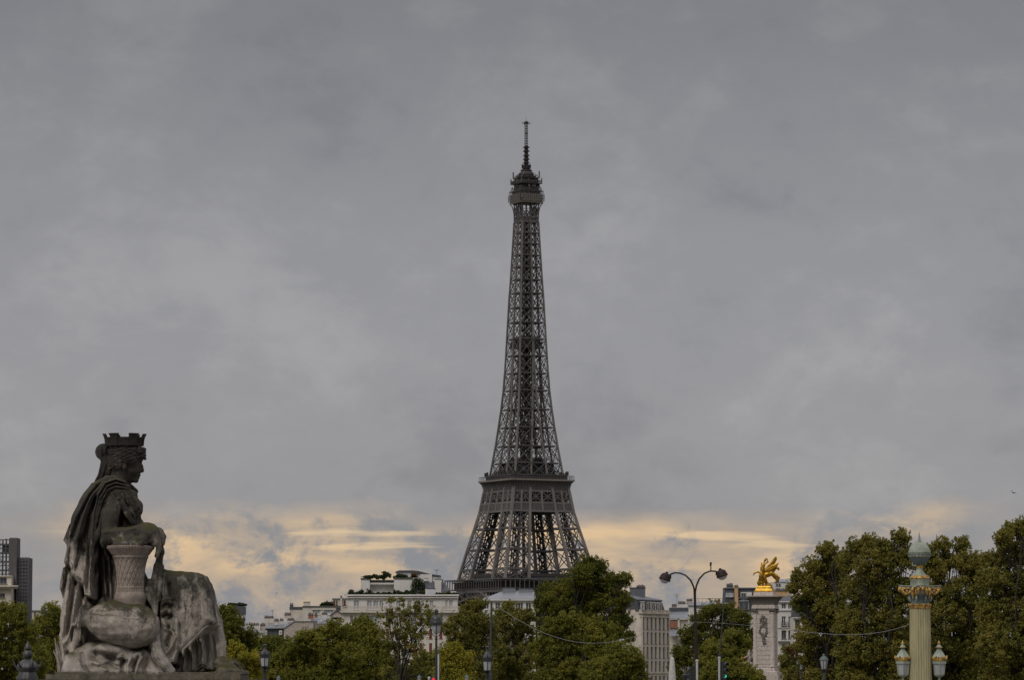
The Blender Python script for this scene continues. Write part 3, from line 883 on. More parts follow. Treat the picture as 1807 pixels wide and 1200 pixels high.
# ------------------------------------------------------------------ buildings on the far bank
M_CREAM = mat('render_cream', (0.455, 0.42, 0.365), 0.85, 0, 0.10, 0.5, stretch=(1, 1, 0.4))
M_WHITE = mat('render_white', (0.49, 0.47, 0.44), 0.85, 0, 0.08, 0.5, stretch=(1, 1, 0.4))
M_LIME = mat('cut_limestone', (0.44, 0.395, 0.335), 0.88, 0, 0.14, 0.5, stretch=(1, 1, 0.5))
M_RUBBLE = mat('party_wall', (0.33, 0.285, 0.25), 0.92, 0, 0.28, 1.6, detail=8)
M_BRICK = mat('red_brick', (0.24, 0.105, 0.065), 0.9, 0, 0.2, 1.0)
M_OCHRE = mat('ochre_brick', (0.40, 0.26, 0.14), 0.9, 0, 0.15, 1.0)
M_ZINC_DK = mat('weathered_zinc', (0.10, 0.108, 0.12), 0.5, 0.0, 0.2, 0.5, stretch=(3, 3, 0.5), spec=0.4)
M_ZINC = mat('zinc_roof', (0.165, 0.175, 0.19), 0.42, 0.0, 0.16, 0.5, stretch=(3, 3, 0.5), spec=0.5)
M_SLATE = mat('slate', (0.055, 0.058, 0.068), 0.6, 0, 0.25, 1.2, spec=0.4)
M_DKTRIM = mat('dark_trim', (0.07, 0.07, 0.07), 0.6, 0, 0.2, 1.0)
M_FRAMEW = mat('window_frame_white', (0.62, 0.61, 0.58), 0.6)
M_FRAMED = mat('window_frame_dark', (0.16, 0.15, 0.14), 0.6)
M_SHUTTER = mat('shutter_red', (0.17, 0.055, 0.04), 0.7, 0, 0.15, 2.0)
M_CURTAIN = mat('curtained_glass', (0.30, 0.31, 0.32), 0.25, 0, 0.35, 1.2, spec=0.5)
M_PANE = mat('dark_glass', (0.05, 0.055, 0.065), 0.12, 0, 0.35, 1.5, spec=0.5)
M_POT = mat('chimney_pot', (0.11, 0.062, 0.045), 0.85, 0, 0.25, 2.0)
M_HEDGE = leaf_mat('terrace_leaves', [(0.022, 0.035, 0.012), (0.04, 0.058, 0.02), (0.06, 0.075, 0.025)])
XP = lambda px, Y: P(px, 1100, Y).x
ZP = lambda py, Y: P(903, py, Y).z
class House:
    def __init__(s, name, label, px0, px1, D, cat='building', group=None):
        s.D = D; s.x0, s.x1 = XP(px0, D), XP(px1, D)
        s.t = thing(name, label, cat, ((s.x0 + s.x1) / 2, D, 0), group=group)
        s.cache = {}
    def wall(s, name, a, b, z0, z1, depth, m, opens=(), reveal=0.35, roofless=False, parent=None):
        """a wall from plan point a to b (left to right as seen), openings (u0, u1, z0, z1) in metres along it, `depth` metres of house behind"""
        a = np.array(a, float); b = np.array(b, float); L = np.linalg.norm(b - a); u = (b - a) / L
        n = np.array((-u[1], u[0]))           # into the house
        mb = MB()
        us = sorted({0.0, L} | {min(max(o[0], 0), L) for o in opens} | {min(max(o[1], 0), L) for o in opens})
        zs = sorted({z0, z1} | {o[2] for o in opens} | {o[3] for o in opens})
        pt = lambda q, z, d=0.0: (a[0] + u[0] * q + n[0] * d, a[1] + u[1] * q + n[1] * d, z)
        for i in range(len(us) - 1):
            for j in range(len(zs) - 1):
                uc, zc = (us[i] + us[i + 1]) / 2, (zs[j] + zs[j + 1]) / 2
                if any(o[0] < uc < o[1] and o[2] < zc < o[3] for o in opens): continue
                mb.add([pt(us[i], zs[j]), pt(us[i + 1], zs[j]), pt(us[i + 1], zs[j + 1]), pt(us[i], zs[j + 1])], [(0, 1, 2, 3)])
        for o in opens:
            for (q0, w0), (q1, w1) in (((o[0], o[2]), (o[0], o[3])), ((o[0], o[3]), (o[1], o[3])), ((o[1], o[3]), (o[1], o[2])), ((o[1], o[2]), (o[0], o[2]))):
                mb.add([pt(q0, w0), pt(q1, w1), pt(q1, w1, reveal), pt(q0, w0, reveal)], [(0, 1, 2, 3)])
        # sides, back and top
        mb.add([pt(0, z0), pt(0, z1), pt(0, z1, depth), pt(0, z0, depth)], [(0, 1, 2, 3)])
        mb.add([pt(L, z0), pt(L, z1), pt(L, z1, depth), pt(L, z0, depth)], [(0, 3, 2, 1)])
        mb.add([pt(0, z0, depth), pt(L, z0, depth), pt(L, z1, depth), pt(0, z1, depth)], [(0, 3, 2, 1)])
        mb.add([pt(0, z1), pt(L, z1), pt(L, z1, depth), pt(0, z1, depth)], [(0, 1, 2, 3)])
        return mb.build(name, m, parent or s.t)
    def window(s, a, b, o, kind='white', reveal=0.30, bars=1):
        a = np.array(a, float); b = np.array(b, float); L = np.linalg.norm(b - a); u = (b - a) / L
        n = np.array((-u[1], u[0]))
        w, h = o[1] - o[0], o[3] - o[2]
        fm = {'white': M_FRAMEW, 'dark': M_FRAMED, 'shut': M_SHUTTER, 'dormer': M_FRAMEW, 'curtain': M_FRAMEW}[kind]
        gm = {'white': M_PANE, 'dark': M_PANE, 'shut': M_SHUTTER, 'dormer': M_PANE, 'curtain': M_CURTAIN}[kind]
        key = (round(w, 2), round(h, 2), kind, bars)
        if key not in s.cache:
            f = MB(); t = min(0.11, w * 0.12)
            f.box((0, 0, h / 2 - t / 2), (w, 0.10, t)); f.box((0, 0, -h / 2 + t / 2), (w, 0.10, t))
            f.box((-w / 2 + t / 2, 0, 0), (t, 0.10, h - 2 * t)); f.box((w / 2 - t / 2, 0, 0), (t, 0.10, h - 2 * t))
            for i in range(bars): f.box((-w / 2 + w * (i + 1) / (bars + 1), 0.01, 0), (t * 0.9, 0.09, h - 2 * t))
            if kind == 'shut':
                for i in range(9): f.box((0, -0.01, -h / 2 + h * (i + 0.5) / 9), (w - 2 * t, 0.07, h / 9 * 0.6))
            f.box((0, -0.20, -h / 2 - 0.05), (w + 0.3, 0.5, 0.12))
            fo = f.build('window', fm, None, local=True); me_f = fo.data; bpy.data.objects.remove(fo)
            p = MB(); p.add([(-w / 2, 0.03, -h / 2), (w / 2, 0.03, -h / 2), (w / 2, 0.03, h / 2), (-w / 2, 0.03, h / 2)], [(0, 1, 2, 3)])
            po = p.build('pane', gm, None, local=True); me_p = po.data; bpy.data.objects.remove(po)
            s.cache[key] = (me_f, me_p)
        me_f, me_p = s.cache[key]
        fo = link('window', me_f, s.t)
        c = a + u * (o[0] + o[1]) / 2 + n * (reveal - 0.06)
        fo.location = Vector((c[0], c[1], (o[2] + o[3]) / 2)) - s.t.location
        fo.rotation_euler = (0, 0, math.atan2(u[1], u[0]))
        link('pane', me_p, fo)
        return fo
    def facade(s, name, a, b, z0, z1, depth, m, wins, reveal=0.35):
        """wins: (u0, u1, z0, z1, kind)"""
        w = s.wall(name, a, b, z0, z1, depth, m, [x[:4] for x in wins], reveal)
        for x in wins: s.window(a, b, x[:4], x[4], reveal)
        return w
    def px(s, x0, x1, y0, y1, kind='white', D=None, ref=None):
        D = D or s.D; r = XP(ref, D)
        return (XP(x0, D) - r, XP(x1, D) - r, ZP(y1, D), ZP(y0, D), kind)
    def block(s, name, px0, px1, py0, py1, m, dy=0.0, depth=6.0, parent=None):
        D = s.D + dy
        mb = MB(); x0, x1 = XP(px0, D), XP(px1, D); z0, z1 = ZP(py1, D), ZP(py0, D)
        mb.box(((x0 + x1) / 2, D + depth / 2, (z0 + z1) / 2), (x1 - x0, depth, z1 - z0))
        return mb.build(name, m, parent or s.t)
    def roof(s, name, pts, m, dy=0.0, depth=8.0, back=None, parent=None):
        """a prism from an outline seen from the front (px, py), or a slope whose far outline is `back`"""
        D = s.D + dy
        A = [P(x, y, D) for x, y in pts]
        B = [P(x, y, D + depth) for x, y in back] if back else [Vector((p.x, p.y + depth, p.z)) for p in A]
        mb = MB(); mb.loft([A, B])
        return mb.build(name, m, parent or s.t)
    def seams(s, name, x0, x1, ya, yb, n, dy, depth, m, parent=None):
        """standing seams down a sloping metal roof between front edge row ya and back edge row yb"""
        mb = MB(); D = s.D + dy
        for i in range(n + 1):
            x = x0 + (x1 - x0) * i / n
            p, q = P(x, ya, D), P(x, yb, D + depth); q.x = p.x
            mb.beam(p + Vector((0, 0, 0.05)), q + Vector((0, 0, 0.05)), 0.09, h=0.12)
        return mb.build(name, m, parent or s.t)
    def chimney(s, px0, px1, py0, py1, m, dy=1.0, depth=0.9, pots=0, potm=None, pot_h=3.6):
        c = s.block('chimney', px0, px1, py0, py1, m, dy, depth)
        D = s.D + dy
        mb = MB(); x0, x1 = XP(px0, D), XP(px1, D); z = ZP(py0, D)
        mb.box(((x0 + x1) / 2, D + depth / 2, z + 0.09), (x1 - x0 + 0.25, depth + 0.25, 0.18)); mb.build('cap', M_DKTRIM, c)
        if pots:
            r = random.Random(int(px0 * 7 + py0)); hh = M(pot_h, D)
            mb = MB()
            for i in range(pots):
                x = x0 + (x1 - x0) * (i + 0.5) / pots; q = hh * r.uniform(0.6, 1.1); rr = min(0.17, (x1 - x0) / pots * 0.4)
                mb.lathe([(rr * 1.1, z + 0.17), (rr, z + 0.17 + q * 0.8), (rr * 1.3, z + 0.17 + q * 0.84), (rr * 1.2, z + 0.17 + q)], (x, D + depth / 2, 0), 8)
            mb.build('chimney_pots', potm or M_POT, c)
        return c
    def aerial(s, px, py0, py1, dy=2.0):
        D = s.D + dy; mb = MB(); p, q = P(px, py1, D), P(px, py0, D); q.x = p.x
        mb.beam(p, q, 0.10)
        for i, k in enumerate((0.0, 0.12, 0.2)):
            z = q.z - (q.z - p.z) * k; mb.beam((p.x - 0.75 + 0.1 * i, D, z), (p.x + 0.75 - 0.2 * i, D, z), 0.07)
        return mb.build('roof_aerial', M_DKTRIM, s.t)
def tuft(name, label, px, py_base, r_px, D, seed, hk=1.0, cat='shrub', group='shrubs on the white roof terrace', m=None, n=260):
    """a small bush: leaves on a ball of twigs"""
    r = np.random.RandomState(seed); c = P(px, py_base, D); R = M(r_px, D)
    t = thing(name, label, cat, tuple(c), group=group)
    R *= 1.12
    V, Q = leaf_cloud(r, [(r.normal() * R * 0.35, r.normal() * R * 0.3, R * hk * r.uniform(0.45, 1.15), R * r.uniform(0.5, 0.8), R * hk * r.uniform(0.4, 0.75)) for _ in range(5)] + [(-R * 0.7, 0, R * 0.35, R * 0.6, R * 0.4), (R * 0.7, 0, R * 0.35, R * 0.6, R * 0.4)], n // 5, M(2.4, D), 0.6)
    me = make_mesh('leaves', V, Q, [m or M_HEDGE]); link('leaves', me, t)
    mb = MB()
    for i in range(4):
        a = r.uniform(0, 6.28); mb.tube([(0, 0, -0.02), (0.3 * R * math.cos(a), 0.3 * R * math.sin(a), R * 0.7), (0.6 * R * math.cos(a), 0.6 * R * math.sin(a), R * 1.3 * hk)], [0.05, 0.04, 0.02], 5)
    mb.build('stem', M_BARK, t, local=True)
    return t
def leaf_cloud(r, blobs, n, size, inner=0.45, up=0.3):
    """n leaves in each of the blobs (x, y, z, rxy, rz); returns vertices and quads"""
    VV = []
    for x, y, z, rx, rz in blobs:
        d = r.normal(size=(n, 3)); d /= np.linalg.norm(d, axis=1)[:, None]
        k = 1 - inner * r.rand(n) ** 1.6
        p = np.array((x, y, z)) + d * k[:, None] * np.array((rx, rx, rz))
        nn = d * 0.7 + r.normal(size=(n, 3)) * 0.75 + np.array((0, 0, up)); nn /= np.linalg.norm(nn, axis=1)[:, None]
        t = np.cross(nn, r.normal(size=(n, 3))); t /= np.linalg.norm(t, axis=1)[:, None] + 1e-9
        b = np.cross(nn, t)
        s = size * r.uniform(0.65, 1.3, n)[:, None]
        a0 = p - t * s * 0.55; a1 = p + b * s * 0.36 + nn * s * 0.08; a2 = p + t * s * 0.55; a3 = p - b * s * 0.36 + nn * s * 0.08
        VV.append(np.stack([a0, a1, a2, a3], 1).reshape(-1, 3))
    V = np.concatenate(VV); Q = np.arange(len(V)).reshape(-1, 4)
    return V, Q
M_BARK = mat('bark', (0.030, 0.026, 0.022), 0.95, 0, 0.35, 3.0, stretch=(1, 1, 0.3), bump=0.4)

def buildings():
    # ---- white apartment block with planted roof terraces
    h = House('apartment_block', 'white apartment block with planted roof terraces and a long balcony, left of the tower', 603, 812, 1100)
    D = h.D; xl = XP(603, D); A, B = (xl, D), (XP(812, D), D)
    wins = []
    for i, (y0, y1) in enumerate(((1087, 1103), (1111, 1128), (1136, 1153), (1161, 1178))):
        for x in (620.5, 637, 684, 700, 716, 732, 743, 760, 778, 795, 805):
            wins.append(h.px(x - 2.6, x + 2.6, y0, y1, 'shut' if (int(x) + i) % 4 else 'white', ref=603))
        if i: wins.append(h.px(656, 666, y0, y1, 'curtain', ref=603))
    wins.append(h.px(653, 669, 1086.5, 1103, 'curtain', ref=603))
    h.facade('wall', A, B, 0, ZP(1082, D), 16, M_CREAM, wins)
    arch = MB()
    for i in range(8):
        a0, a1 = math.pi * i / 8, math.pi * (i + 1) / 8; cx = XP(661, D); cz = ZP(1092, D); r0 = M(9.3, D)
        arch.beam((cx + r0 * math.cos(a0), D - 0.1, cz + r0 * 0.9 * math.sin(a0)), (cx + r0 * math.cos(a1), D - 0.1, cz + r0 * 0.9 * math.sin(a1)), 0.35)
    arch.build('arch_moulding', M_WHITE, h.t)
    ub = MB(); ub.box(((A[0] + B[0]) / 2, D - 0.3, ZP(1080.5, D)), (B[0] - A[0] + 0.6, 1.6, M(3, D))); slab = ub.build('balcony', M_CREAM, h.t)
    ub = MB(); x = A[0]
    zb, zt = ZP(1079, D), ZP(1071.5, D)
    while x < B[0]:
        ub.box((x, D - 0.95, (zb + zt) / 2), (0.17, 0.17, zt - zb - 0.2)); x += 0.36
    ub.box(((A[0] + B[0]) / 2, D - 0.95, zt), (B[0] - A[0] + 0.4, 0.32, 0.2))
    for px in (603.5, 647, 690, 735, 780, 811): ub.box((XP(px, D), D - 0.95, (zb + zt) / 2), (0.7, 0.4, zt - zb + 0.1))
    ub.build('balustrade', M_LIME, slab)
    D2 = D + 1.6; A2, B2 = (XP(613, D2), D2), (XP(807, D2), D2)
    w2 = [h.px(a, b, 1060.5, 1077, 'curtain', D2, 613) for a, b in ((624, 633.7), (647.6, 656.7), (658.7, 668), (669.6, 676), (699, 707), (719, 726.5), (743.5, 748), (758, 765), (786, 790), (792.7, 799))]
    h.facade('upper_storey', A2, B2, ZP(1082, D), ZP(1050.6, D2), 12, M_WHITE, w2)
    c = MB(); cx = (A2[0] + B2[0]) / 2
    c.box((cx, D2 - 0.25, ZP(1055.3, D2)), (B2[0] - A2[0] + 0.5, 0.9, 0.25)); c.box((cx, D2 - 0.35, ZP(1051.2, D2)), (B2[0] - A2[0] + 0.9, 1.1, 0.5)); c.build('cornice', M_WHITE, h.t)
    D3 = D + 5
    ph = h.block('penthouse', 636.5, 652.5, 1022, 1051, M_WHITE, 5, 9); h.block('penthouse', 695, 727, 1021.5, 1051, M_WHITE, 5, 9)
    h.block('penthouse', 652.5, 695, 1024, 1051, M_WHITE, 7.2, 6.5); h.block('canopy', 652.7, 694.8, 1029, 1032, M_WHITE, 5.2, 2.0); h.block('canopy', 652.7, 694.8, 1024.5, 1026.2, M_DKTRIM, 5.4, 2.0)
    h.block('roof_edge', 636, 653, 1020.6, 1023.2, M_DKTRIM, 4.8, 9.4); h.block('roof_edge', 694.5, 727.6, 1020, 1022.6, M_DKTRIM, 4.8, 9.4)
    h.block('attic_storey', 699, 741, 1009.5, 1024, M_WHITE, 9, 8); h.block('attic_storey', 741, 762, 1014, 1030, M_WHITE, 8.4, 8); h.block('attic_storey', 762, 776.5, 1017.5, 1030, M_WHITE, 9, 7)
    h.roof('roof', [(697, 1010.6), (699, 1009), (703, 1007.4), (728, 1007.0), (738, 1008.0), (760, 1013.6), (777.5, 1016), (777.5, 1018.2), (760, 1016), (742, 1014.4), (728, 1010.6)], M_SLATE, 8.6, 9)
    f = h.window((XP(700, D + 9), D + 8.9), (XP(725, D + 9), D + 8.9), (M(2, D), M(24, D), ZP(1018, D + 9), ZP(1011.5, D + 9)), 'curtain', 0.0)
    h.window((XP(745, D + 8.4), D + 8.3), (XP(760, D + 8.4), D + 8.3), (M(3, D), M(11, D), ZP(1025, D + 8.4), ZP(1019.5, D + 8.4)), 'curtain', 0.0)
    h.chimney(767, 778.5, 1023, 1051, M_WHITE, 4.6, 2.0)
    h.roof('slate_slope', [(745, 1039.6), (768, 1038.6), (768, 1040.6), (745, 1041)], M_SLATE, 4.4, 5, back=[(745, 1026.5), (766, 1025.5), (766, 1026.4), (745, 1027.5)])
    h.roof('slate_slope', [(778.6, 1043.0), (795.4, 1043.0), (795.4, 1044), (778.6, 1044)], M_SLATE, 4.4, 4, back=[(778.6, 1027.6), (784, 1028.6), (784, 1029.6), (778.6, 1028.6)])
    h.block('attic_wall', 746, 752, 1041.2, 1051, M_WHITE, 4.8, 4); h.block('attic_wall', 778.8, 805, 1044.2, 1051, M_WHITE, 5, 4)
    h.block('terrace_pier', 750.5, 753.5, 1040, 1053, M_WHITE, 1.2, 0.8)
    h.chimney(780, 782, 1024.5, 1028.5, M_DKTRIM, 6, 0.5)
    h.aerial(640.5, 1018, 1021, 6); h.aerial(770.6, 1006, 1017, 10)
    # ---- the bushes on its terraces
    for i, (x, y, r_, hk) in enumerate(((620, 1050.5, 5.5, 1.0), (629, 1050.5, 3.6, 0.9), (638, 1050.5, 5, 1.1), (646, 1050.5, 4, 0.7), (656, 1050.5, 4, 0.6), (667, 1050.5, 4, 0.7), (677, 1050.5, 4, 0.8), (687, 1050.5, 4, 0.8), (699, 1050.5, 5, 1.1), (709, 1050.5, 4, 0.8), (718, 1050.5, 5, 1.1), (728, 1050.5, 4.5, 0.8), (772, 1052.5, 4, 0.9), (781, 1052.5, 4.5, 0.9), (790, 1052.5, 5, 0.9), (800, 1052.5, 4.5, 0.8))):
        tuft('terrace_shrub', 'small dark green shrub in the planted row along the white roof terrace', x, y, r_, D + 2.6, 40 + i, hk)
    for i, (x, y, r_, hk) in enumerate(((650, 1021, 6, 0.6), (661, 1021.5, 6, 0.65), (672, 1023, 6.5, 0.7), (682, 1020, 6.2, 1.15), (703, 1022, 7, 0.75), (712, 1022, 6, 0.7))):
        tuft('trailing_shrub', 'dark shrub spilling over the edge of the white penthouse roof', x, y, r_, D + 5.6, 70 + i, hk, group='shrubs on the penthouse roof', n=420)
    tuft('climbing_shrub', 'tall dark creeper heaped against the penthouse wall above the balcony', 737, 1050, 10.5, D + 4.0, 90, 1.65, group=None, n=1500)
    tuft('climbing_shrub', 'rusty red topped shrub at the upper corner of the white penthouse', 731, 1020, 4.5, D + 6.0, 91, 1.0, group=None, m=leaf_mat('rust_leaves', [(0.05, 0.035, 0.015), (0.11, 0.05, 0.02), (0.13, 0.05, 0.02)]))
    tuft('potted_tree', 'thin leafed young tree standing before the recessed penthouse wall', 651, 1050, 4.2, D + 3.4, 92, 1.5, group=None, n=120)
    # ---- long cream building with grouped windows
    h = House('apartment_block', 'low cream building with two groups of wide windows, beside the white block', 534, 613, 1250); D = h.D
    A, B = (XP(534, D), D), (XP(613, D), D)
    wins = [h.px(a, b, 1077, 1085.5, 'curtain', ref=534) for a, b in ((552, 556.2), (556.6, 560.4), (560.8, 564.6), (572, 577), (577.6, 582.6), (583.2, 588))]
    h.facade('wall', A, B, 0, ZP(1071.6, D), 14, M_CREAM, wins)
    h.block('roof_edge', 533.5, 613, 1070, 1071.6, M_DKTRIM, -0.4, 14.6)
    h.block('lintel', 550, 591, 1075.4, 1076.8, M_WHITE, -0.3, 0.4)
    h.chimney(535.5, 546.5, 1063.6, 1070.3, M_CREAM, 1.0, 2.0)
    h.block('left_wing', 511, 534, 1076, 1200, M_LIME, 1.2, 9); h.block('roof_edge', 510.6, 534, 1071.6, 1076, M_SLATE, 1.0, 9.4); h.chimney(511.4, 517, 1068.6, 1071.8, M_SLATE, 1.6, 1.0, 2, M_DKTRIM, 3)
    D2 = D + 5; A2, B2 = (XP(586, D2), D2), (XP(613, D2), D2)
    w2 = [h.px(a, b, 1060.5, 1068.6, 'shut', D2, 586) for a, b in ((588, 591.6), (593, 595.6), (606.6, 610))]
    h.facade('roof_storey', A2, B2, ZP(1071, D), ZP(1057.5, D2), 6, M_LIME, w2); h.block('roof_edge', 585.6, 613, 1056.4, 1057.6, M_ZINC, 4.6, 7)
    h.chimney(600.5, 603.5, 1055.2, 1070, M_CREAM, 4.2, 0.8, 2)
    h.aerial(611, 1050, 1057, 6)
    for i, (x, r_) in enumerate(((570, 4.0), (577, 5.2), (583, 4.2))):
        tuft('roof_shrub', 'round dark shrub on the flat roof of the low cream building', x, 1070, r_, D + 3, 110 + i, 0.9, group='shrubs on the cream building')
    # ---- rubble gable with a zinc and slate roof
    h = House('gabled_house', 'house with a bare rubble party wall, zinc roof and slate mansard', 465, 556, 1150); D = h.D
    h.roof('wall', [(501, 1200), (556, 1200), (556, 1097.6), (519.6, 1097.2), (501, 1108.6)], M_RUBBLE, 0, 12)
    h.block('chimney_flue', 553.6, 555, 1100, 1200, M_DKTRIM, -0.25, 0.3)
    h.roof('mansard', [(464, 1200), (464, 1126), (465.5, 1109), (500.8, 1108.6), (500.8, 1200)], M_SLATE, 0.6, 10)
    h.roof('roof', [(463.5, 1109.6), (501.2, 1108.8), (520, 1096.6), (557, 1096.8), (557, 1097.6), (519.6, 1097.6), (501.2, 1110), (463.5, 1110.4)], M_ZINC, -0.3, 12.6)
    h.roof('zinc_slope', [(467, 1109), (501, 1108.4), (519, 1097), (519, 1097.8), (501, 1109.2), (467, 1109.6)], M_ZINC, 0.2, 9, back=[(480, 1098.6), (505, 1098), (532, 1088.4), (532, 1089), (505, 1098.8), (480, 1099.2)])
    h.seams('roof_seams', 470, 500, 1108.6, 1098.6, 9, 0.2, 9, M_ZINC)
    for x in (468.8, 495.2):
        f = h.window((XP(x - 2.6, D), D - 0.05), (XP(x + 2.6, D), D - 0.05), (M(1.2, D), M(4.0, D), ZP(1120, D), ZP(1115, D)), 'dormer', 0.0)
        d = MB(); d.box((XP(x, D), D + 0.35, ZP(1117.3, D)), (M(5.6, D), 0.5, M(8.4, D))); d.build('dormer', M_WHITE, h.t)
    for x0, x1, y0, y1, n in ((484, 492, 1097, 1104, 4), (494, 500, 1096, 1102, 4), (507, 519, 1095.4, 1099, 6), (502, 513, 1086.4, 1092, 6)): h.chimney(x0, x1, y0, y1, M_LIME, 3.0, 0.8, n)
    h.chimney(466.6, 482.4, 1091.4, 1112, M_CREAM, 8.0, 1.2, 8)
    h.aerial(480.6, 1077, 1092, 8)
    # ---- small roofs behind
    h = House('roofscape_house', 'grey zinc roofs with small chimneys below the low cream building', 545, 604, 1190); D = h.D
    h.block('wall', 545, 604, 1101, 1200, M_LIME, 0.5, 10)
    h.roof('roof', [(545, 1101.4), (604, 1100.6), (604, 1101.4), (545, 1102.2)], M_ZINC, 0.2, 9, back=[(551, 1089.4), (604, 1089), (604, 1089.8), (551, 1090.2)])
    h.seams('roof_seams', 548, 602, 1101, 1089.4, 14, 0.2, 9, M_ZINC)
    h.roof('gable', [(582.6, 1090), (602.6, 1090), (602.6, 1083.4), (594, 1077.8), (582.6, 1086)], M_RUBBLE, 3, 5)
    h.roof('gable_roof', [(581.6, 1086.4), (594, 1077), (603.6, 1083.2), (603.6, 1084.4), (594, 1078.4), (582, 1087.4)], M_SLATE, 2.6, 5.6)
    h.chimney(543.8, 553, 1086.6, 1093, M_BRICK, 4, 1, 4); h.chimney(568, 577, 1085, 1092, M_WHITE, 2, 1.2, 4, M_DKTRIM, 3); h.chimney(555, 560, 1086.4, 1091, M_BRICK, 4, 1, 3); h.chimney(593, 601.5, 1074.6, 1079, M_DKTRIM, 5, 1, 3, M_DKTRIM, 3)
    for x in (566, 579, 590):
        d = MB(); d.box((XP(x, D), D + 2.5, ZP(1096, D)), (0.9, 1.2, 0.8)); d.build('skylight', M_WHITE, h.t)
    # ---- dark mansard to the right of the statue
    h = House('mansard_house', 'narrow house with a dark slate mansard and shaggy greenery on top', 401, 429, 900); D = h.D
    A, B = (XP(402, D), D), (XP(428.5, D), D)
    h.facade('wall', A, B, 0, ZP(1084.5, D), 9, M_CREAM, [h.px(423, 426, 1088, 1100, 'dark', ref=402), h.px(412, 415, 1088, 1100, 'dark', ref=402)])
    h.block('mansard', 401.4, 429, 1070.4, 1084.6, M_SLATE, -0.3, 9.6); h.block('downpipe', 428.2, 429.6, 1086, 1200, M_DKTRIM, -0.2, 0.3)
    h.block('side_sign', 429.2, 432.6, 1091, 1097, M_DKTRIM, 0.5, 0.4)
    for i, x in enumerate((408, 416, 424, 429)):
        tuft('roof_shrub', 'shaggy plant along the top of the dark mansard house', x, 1070.2, 4.6, D + 1, 130 + i, 0.75, group='plants on the mansard house')
    # ---- roofs lower left of it
    h = House('roofscape_house', 'small zinc roofed house with a row of red chimney pots', 427, 466, 1000); D = h.D
    h.block('wall', 429, 464, 1116.6, 1200, M_LIME, 0.4, 9)
    h.roof('roof', [(426, 1118), (466, 1117), (466, 1118), (426, 1119)], M_ZINC, 0, 7, back=[(428, 1103), (450, 1107), (450, 1108), (428, 1104)])
    h.seams('roof_seams', 429, 450, 1117.4, 1106, 6, 0.05, 7, M_ZINC)
    h.chimney(438.6, 456.5, 1104, 1118, M_CREAM, 3, 1, 6); h.chimney(459, 468, 1104.6, 1118, M_RUBBLE, 4, 1, 4)
    # ---- zinc roofed building in front of the tower foot
    h = House('zinc_roof_house', 'pale house with a wide ribbed zinc roof at the foot of the tower', 851, 940, 900); D = h.D
    A, B = (XP(852, D), D), (XP(945, D), D)
    wins = [h.px(x, x + 9, 1064, 1076, 'white', ref=852) for x in (854, 874, 894, 914, 928)] + [h.px(x, x + 7, 1090, 1106, 'white', ref=852) for x in (856, 876, 896, 916)]
    h.facade('wall', A, B, 0, ZP(1060, D), 10, M_WHITE, wins)
    h.block('cornice', 849.6, 946, 1058.6, 1060.6, M_WHITE, -0.6, 1.0)
    h.roof('roof', [(848, 1058.8), (946, 1058.4), (946, 1059.4), (848, 1059.8)], M_ZINC, -0.4, 8, back=[(884, 1045), (942, 1042), (942, 1043), (884, 1046)])
    h.seams('roof_seams', 884, 940, 1058.6, 1044.6, 22, -0.4, 8, M_ZINC)
    h.chimney(887.4, 909.5, 1038.4, 1049, M_ZINC, 6, 2.0); h.chimney(915.5, 940, 1040, 1048, M_ZINC, 5.6, 2.0)
    # ---- long stone block with rows of tall windows
    h = House('stone_apartment_block', 'tall pale stone block with rows of narrow windows and white dormers', 1109, 1182, 850); D = h.D
    c0 = (XP(1131, D), D); c1 = (XP(1181.5, D + 14), D + 14); c2 = (XP(1106, D + 9), D + 9)
    def lin(a, b, t): return (a[0] + (b[0] - a[0]) * t, a[1] + (b[1] - a[1]) * t)
    L = math.dist(c0, c1); wins = []
    xs = [1132.7, 1139.9, 1147.1, 1154.3, 1161.4, 1168.4, 1175.6]
    def u_of(px):
        lo, hi = 0.0, 1.0
        for _ in range(40):
            m_ = (lo + hi) / 2; q = lin(c0, c1, m_)
            if q[0] * F / q[1] * 0.9955 + W0 / 2 < px: lo = m_
            else: hi = m_
        return lo * L
    for y0, y1 in ((1090.5, 1111.5), (1116.5, 1137), (1142, 1162.5), (1167.5, 1187), (1194, 1214)):
        for x in xs: wins.append((u_of(x - 1.5 + 1), u_of(x + 1.6 + 1), ZP(y1, D), ZP(y0, D), 'dark'))
    ztop = ZP(1083, D)
    h.facade('wall', c0, c1, 0, ztop, 14, M_LIME, wins, 0.4)
    h.facade('side_wall', c2, c0, 0, ztop, 0.5, M_LIME, [(0.9, 2.0, ZP(1137, D), ZP(1118, D), 'dark')], 0.4)
    for k, (z, hh, o) in enumerate(((ztop + 0.15, 0.45, 0.5), (ztop - 0.75, 0.25, 0.2), (ZP(1188, D), 0.4, 0.25))):
        cb = MB()
        for a, b in ((c2, c0), (c0, c1)):
            u = np.array(b) - np.array(a); ln = np.linalg.norm(u); u /= ln; n = np.array((u[1], -u[0])); mid = (np.array(a) + np.array(b)) / 2 + n * (o / 2 - 0.05)
            cb.box((mid[0], mid[1], z), (ln + o * 0.9, o + 0.1, hh), math.atan2(u[1], u[0]))
        cb.build('cornice', M_LIME, h.t)
    bl = MB()
    u = (np.array(c1) - np.array(c0)) / L; rz = math.atan2(u[1], u[0])
    for i in range(15):
        q = np.array(c0) + u * (L * (i + 0.5) / 15); bl.box((q[0], q[1], ztop + 0.6), (0.5 if i % 2 else 1.0, 0.25, 0.45), rz)
    q = np.array(c0) + u * L / 2; bl.box((q[0], q[1], ztop + 0.86), (L, 0.35, 0.12), rz)
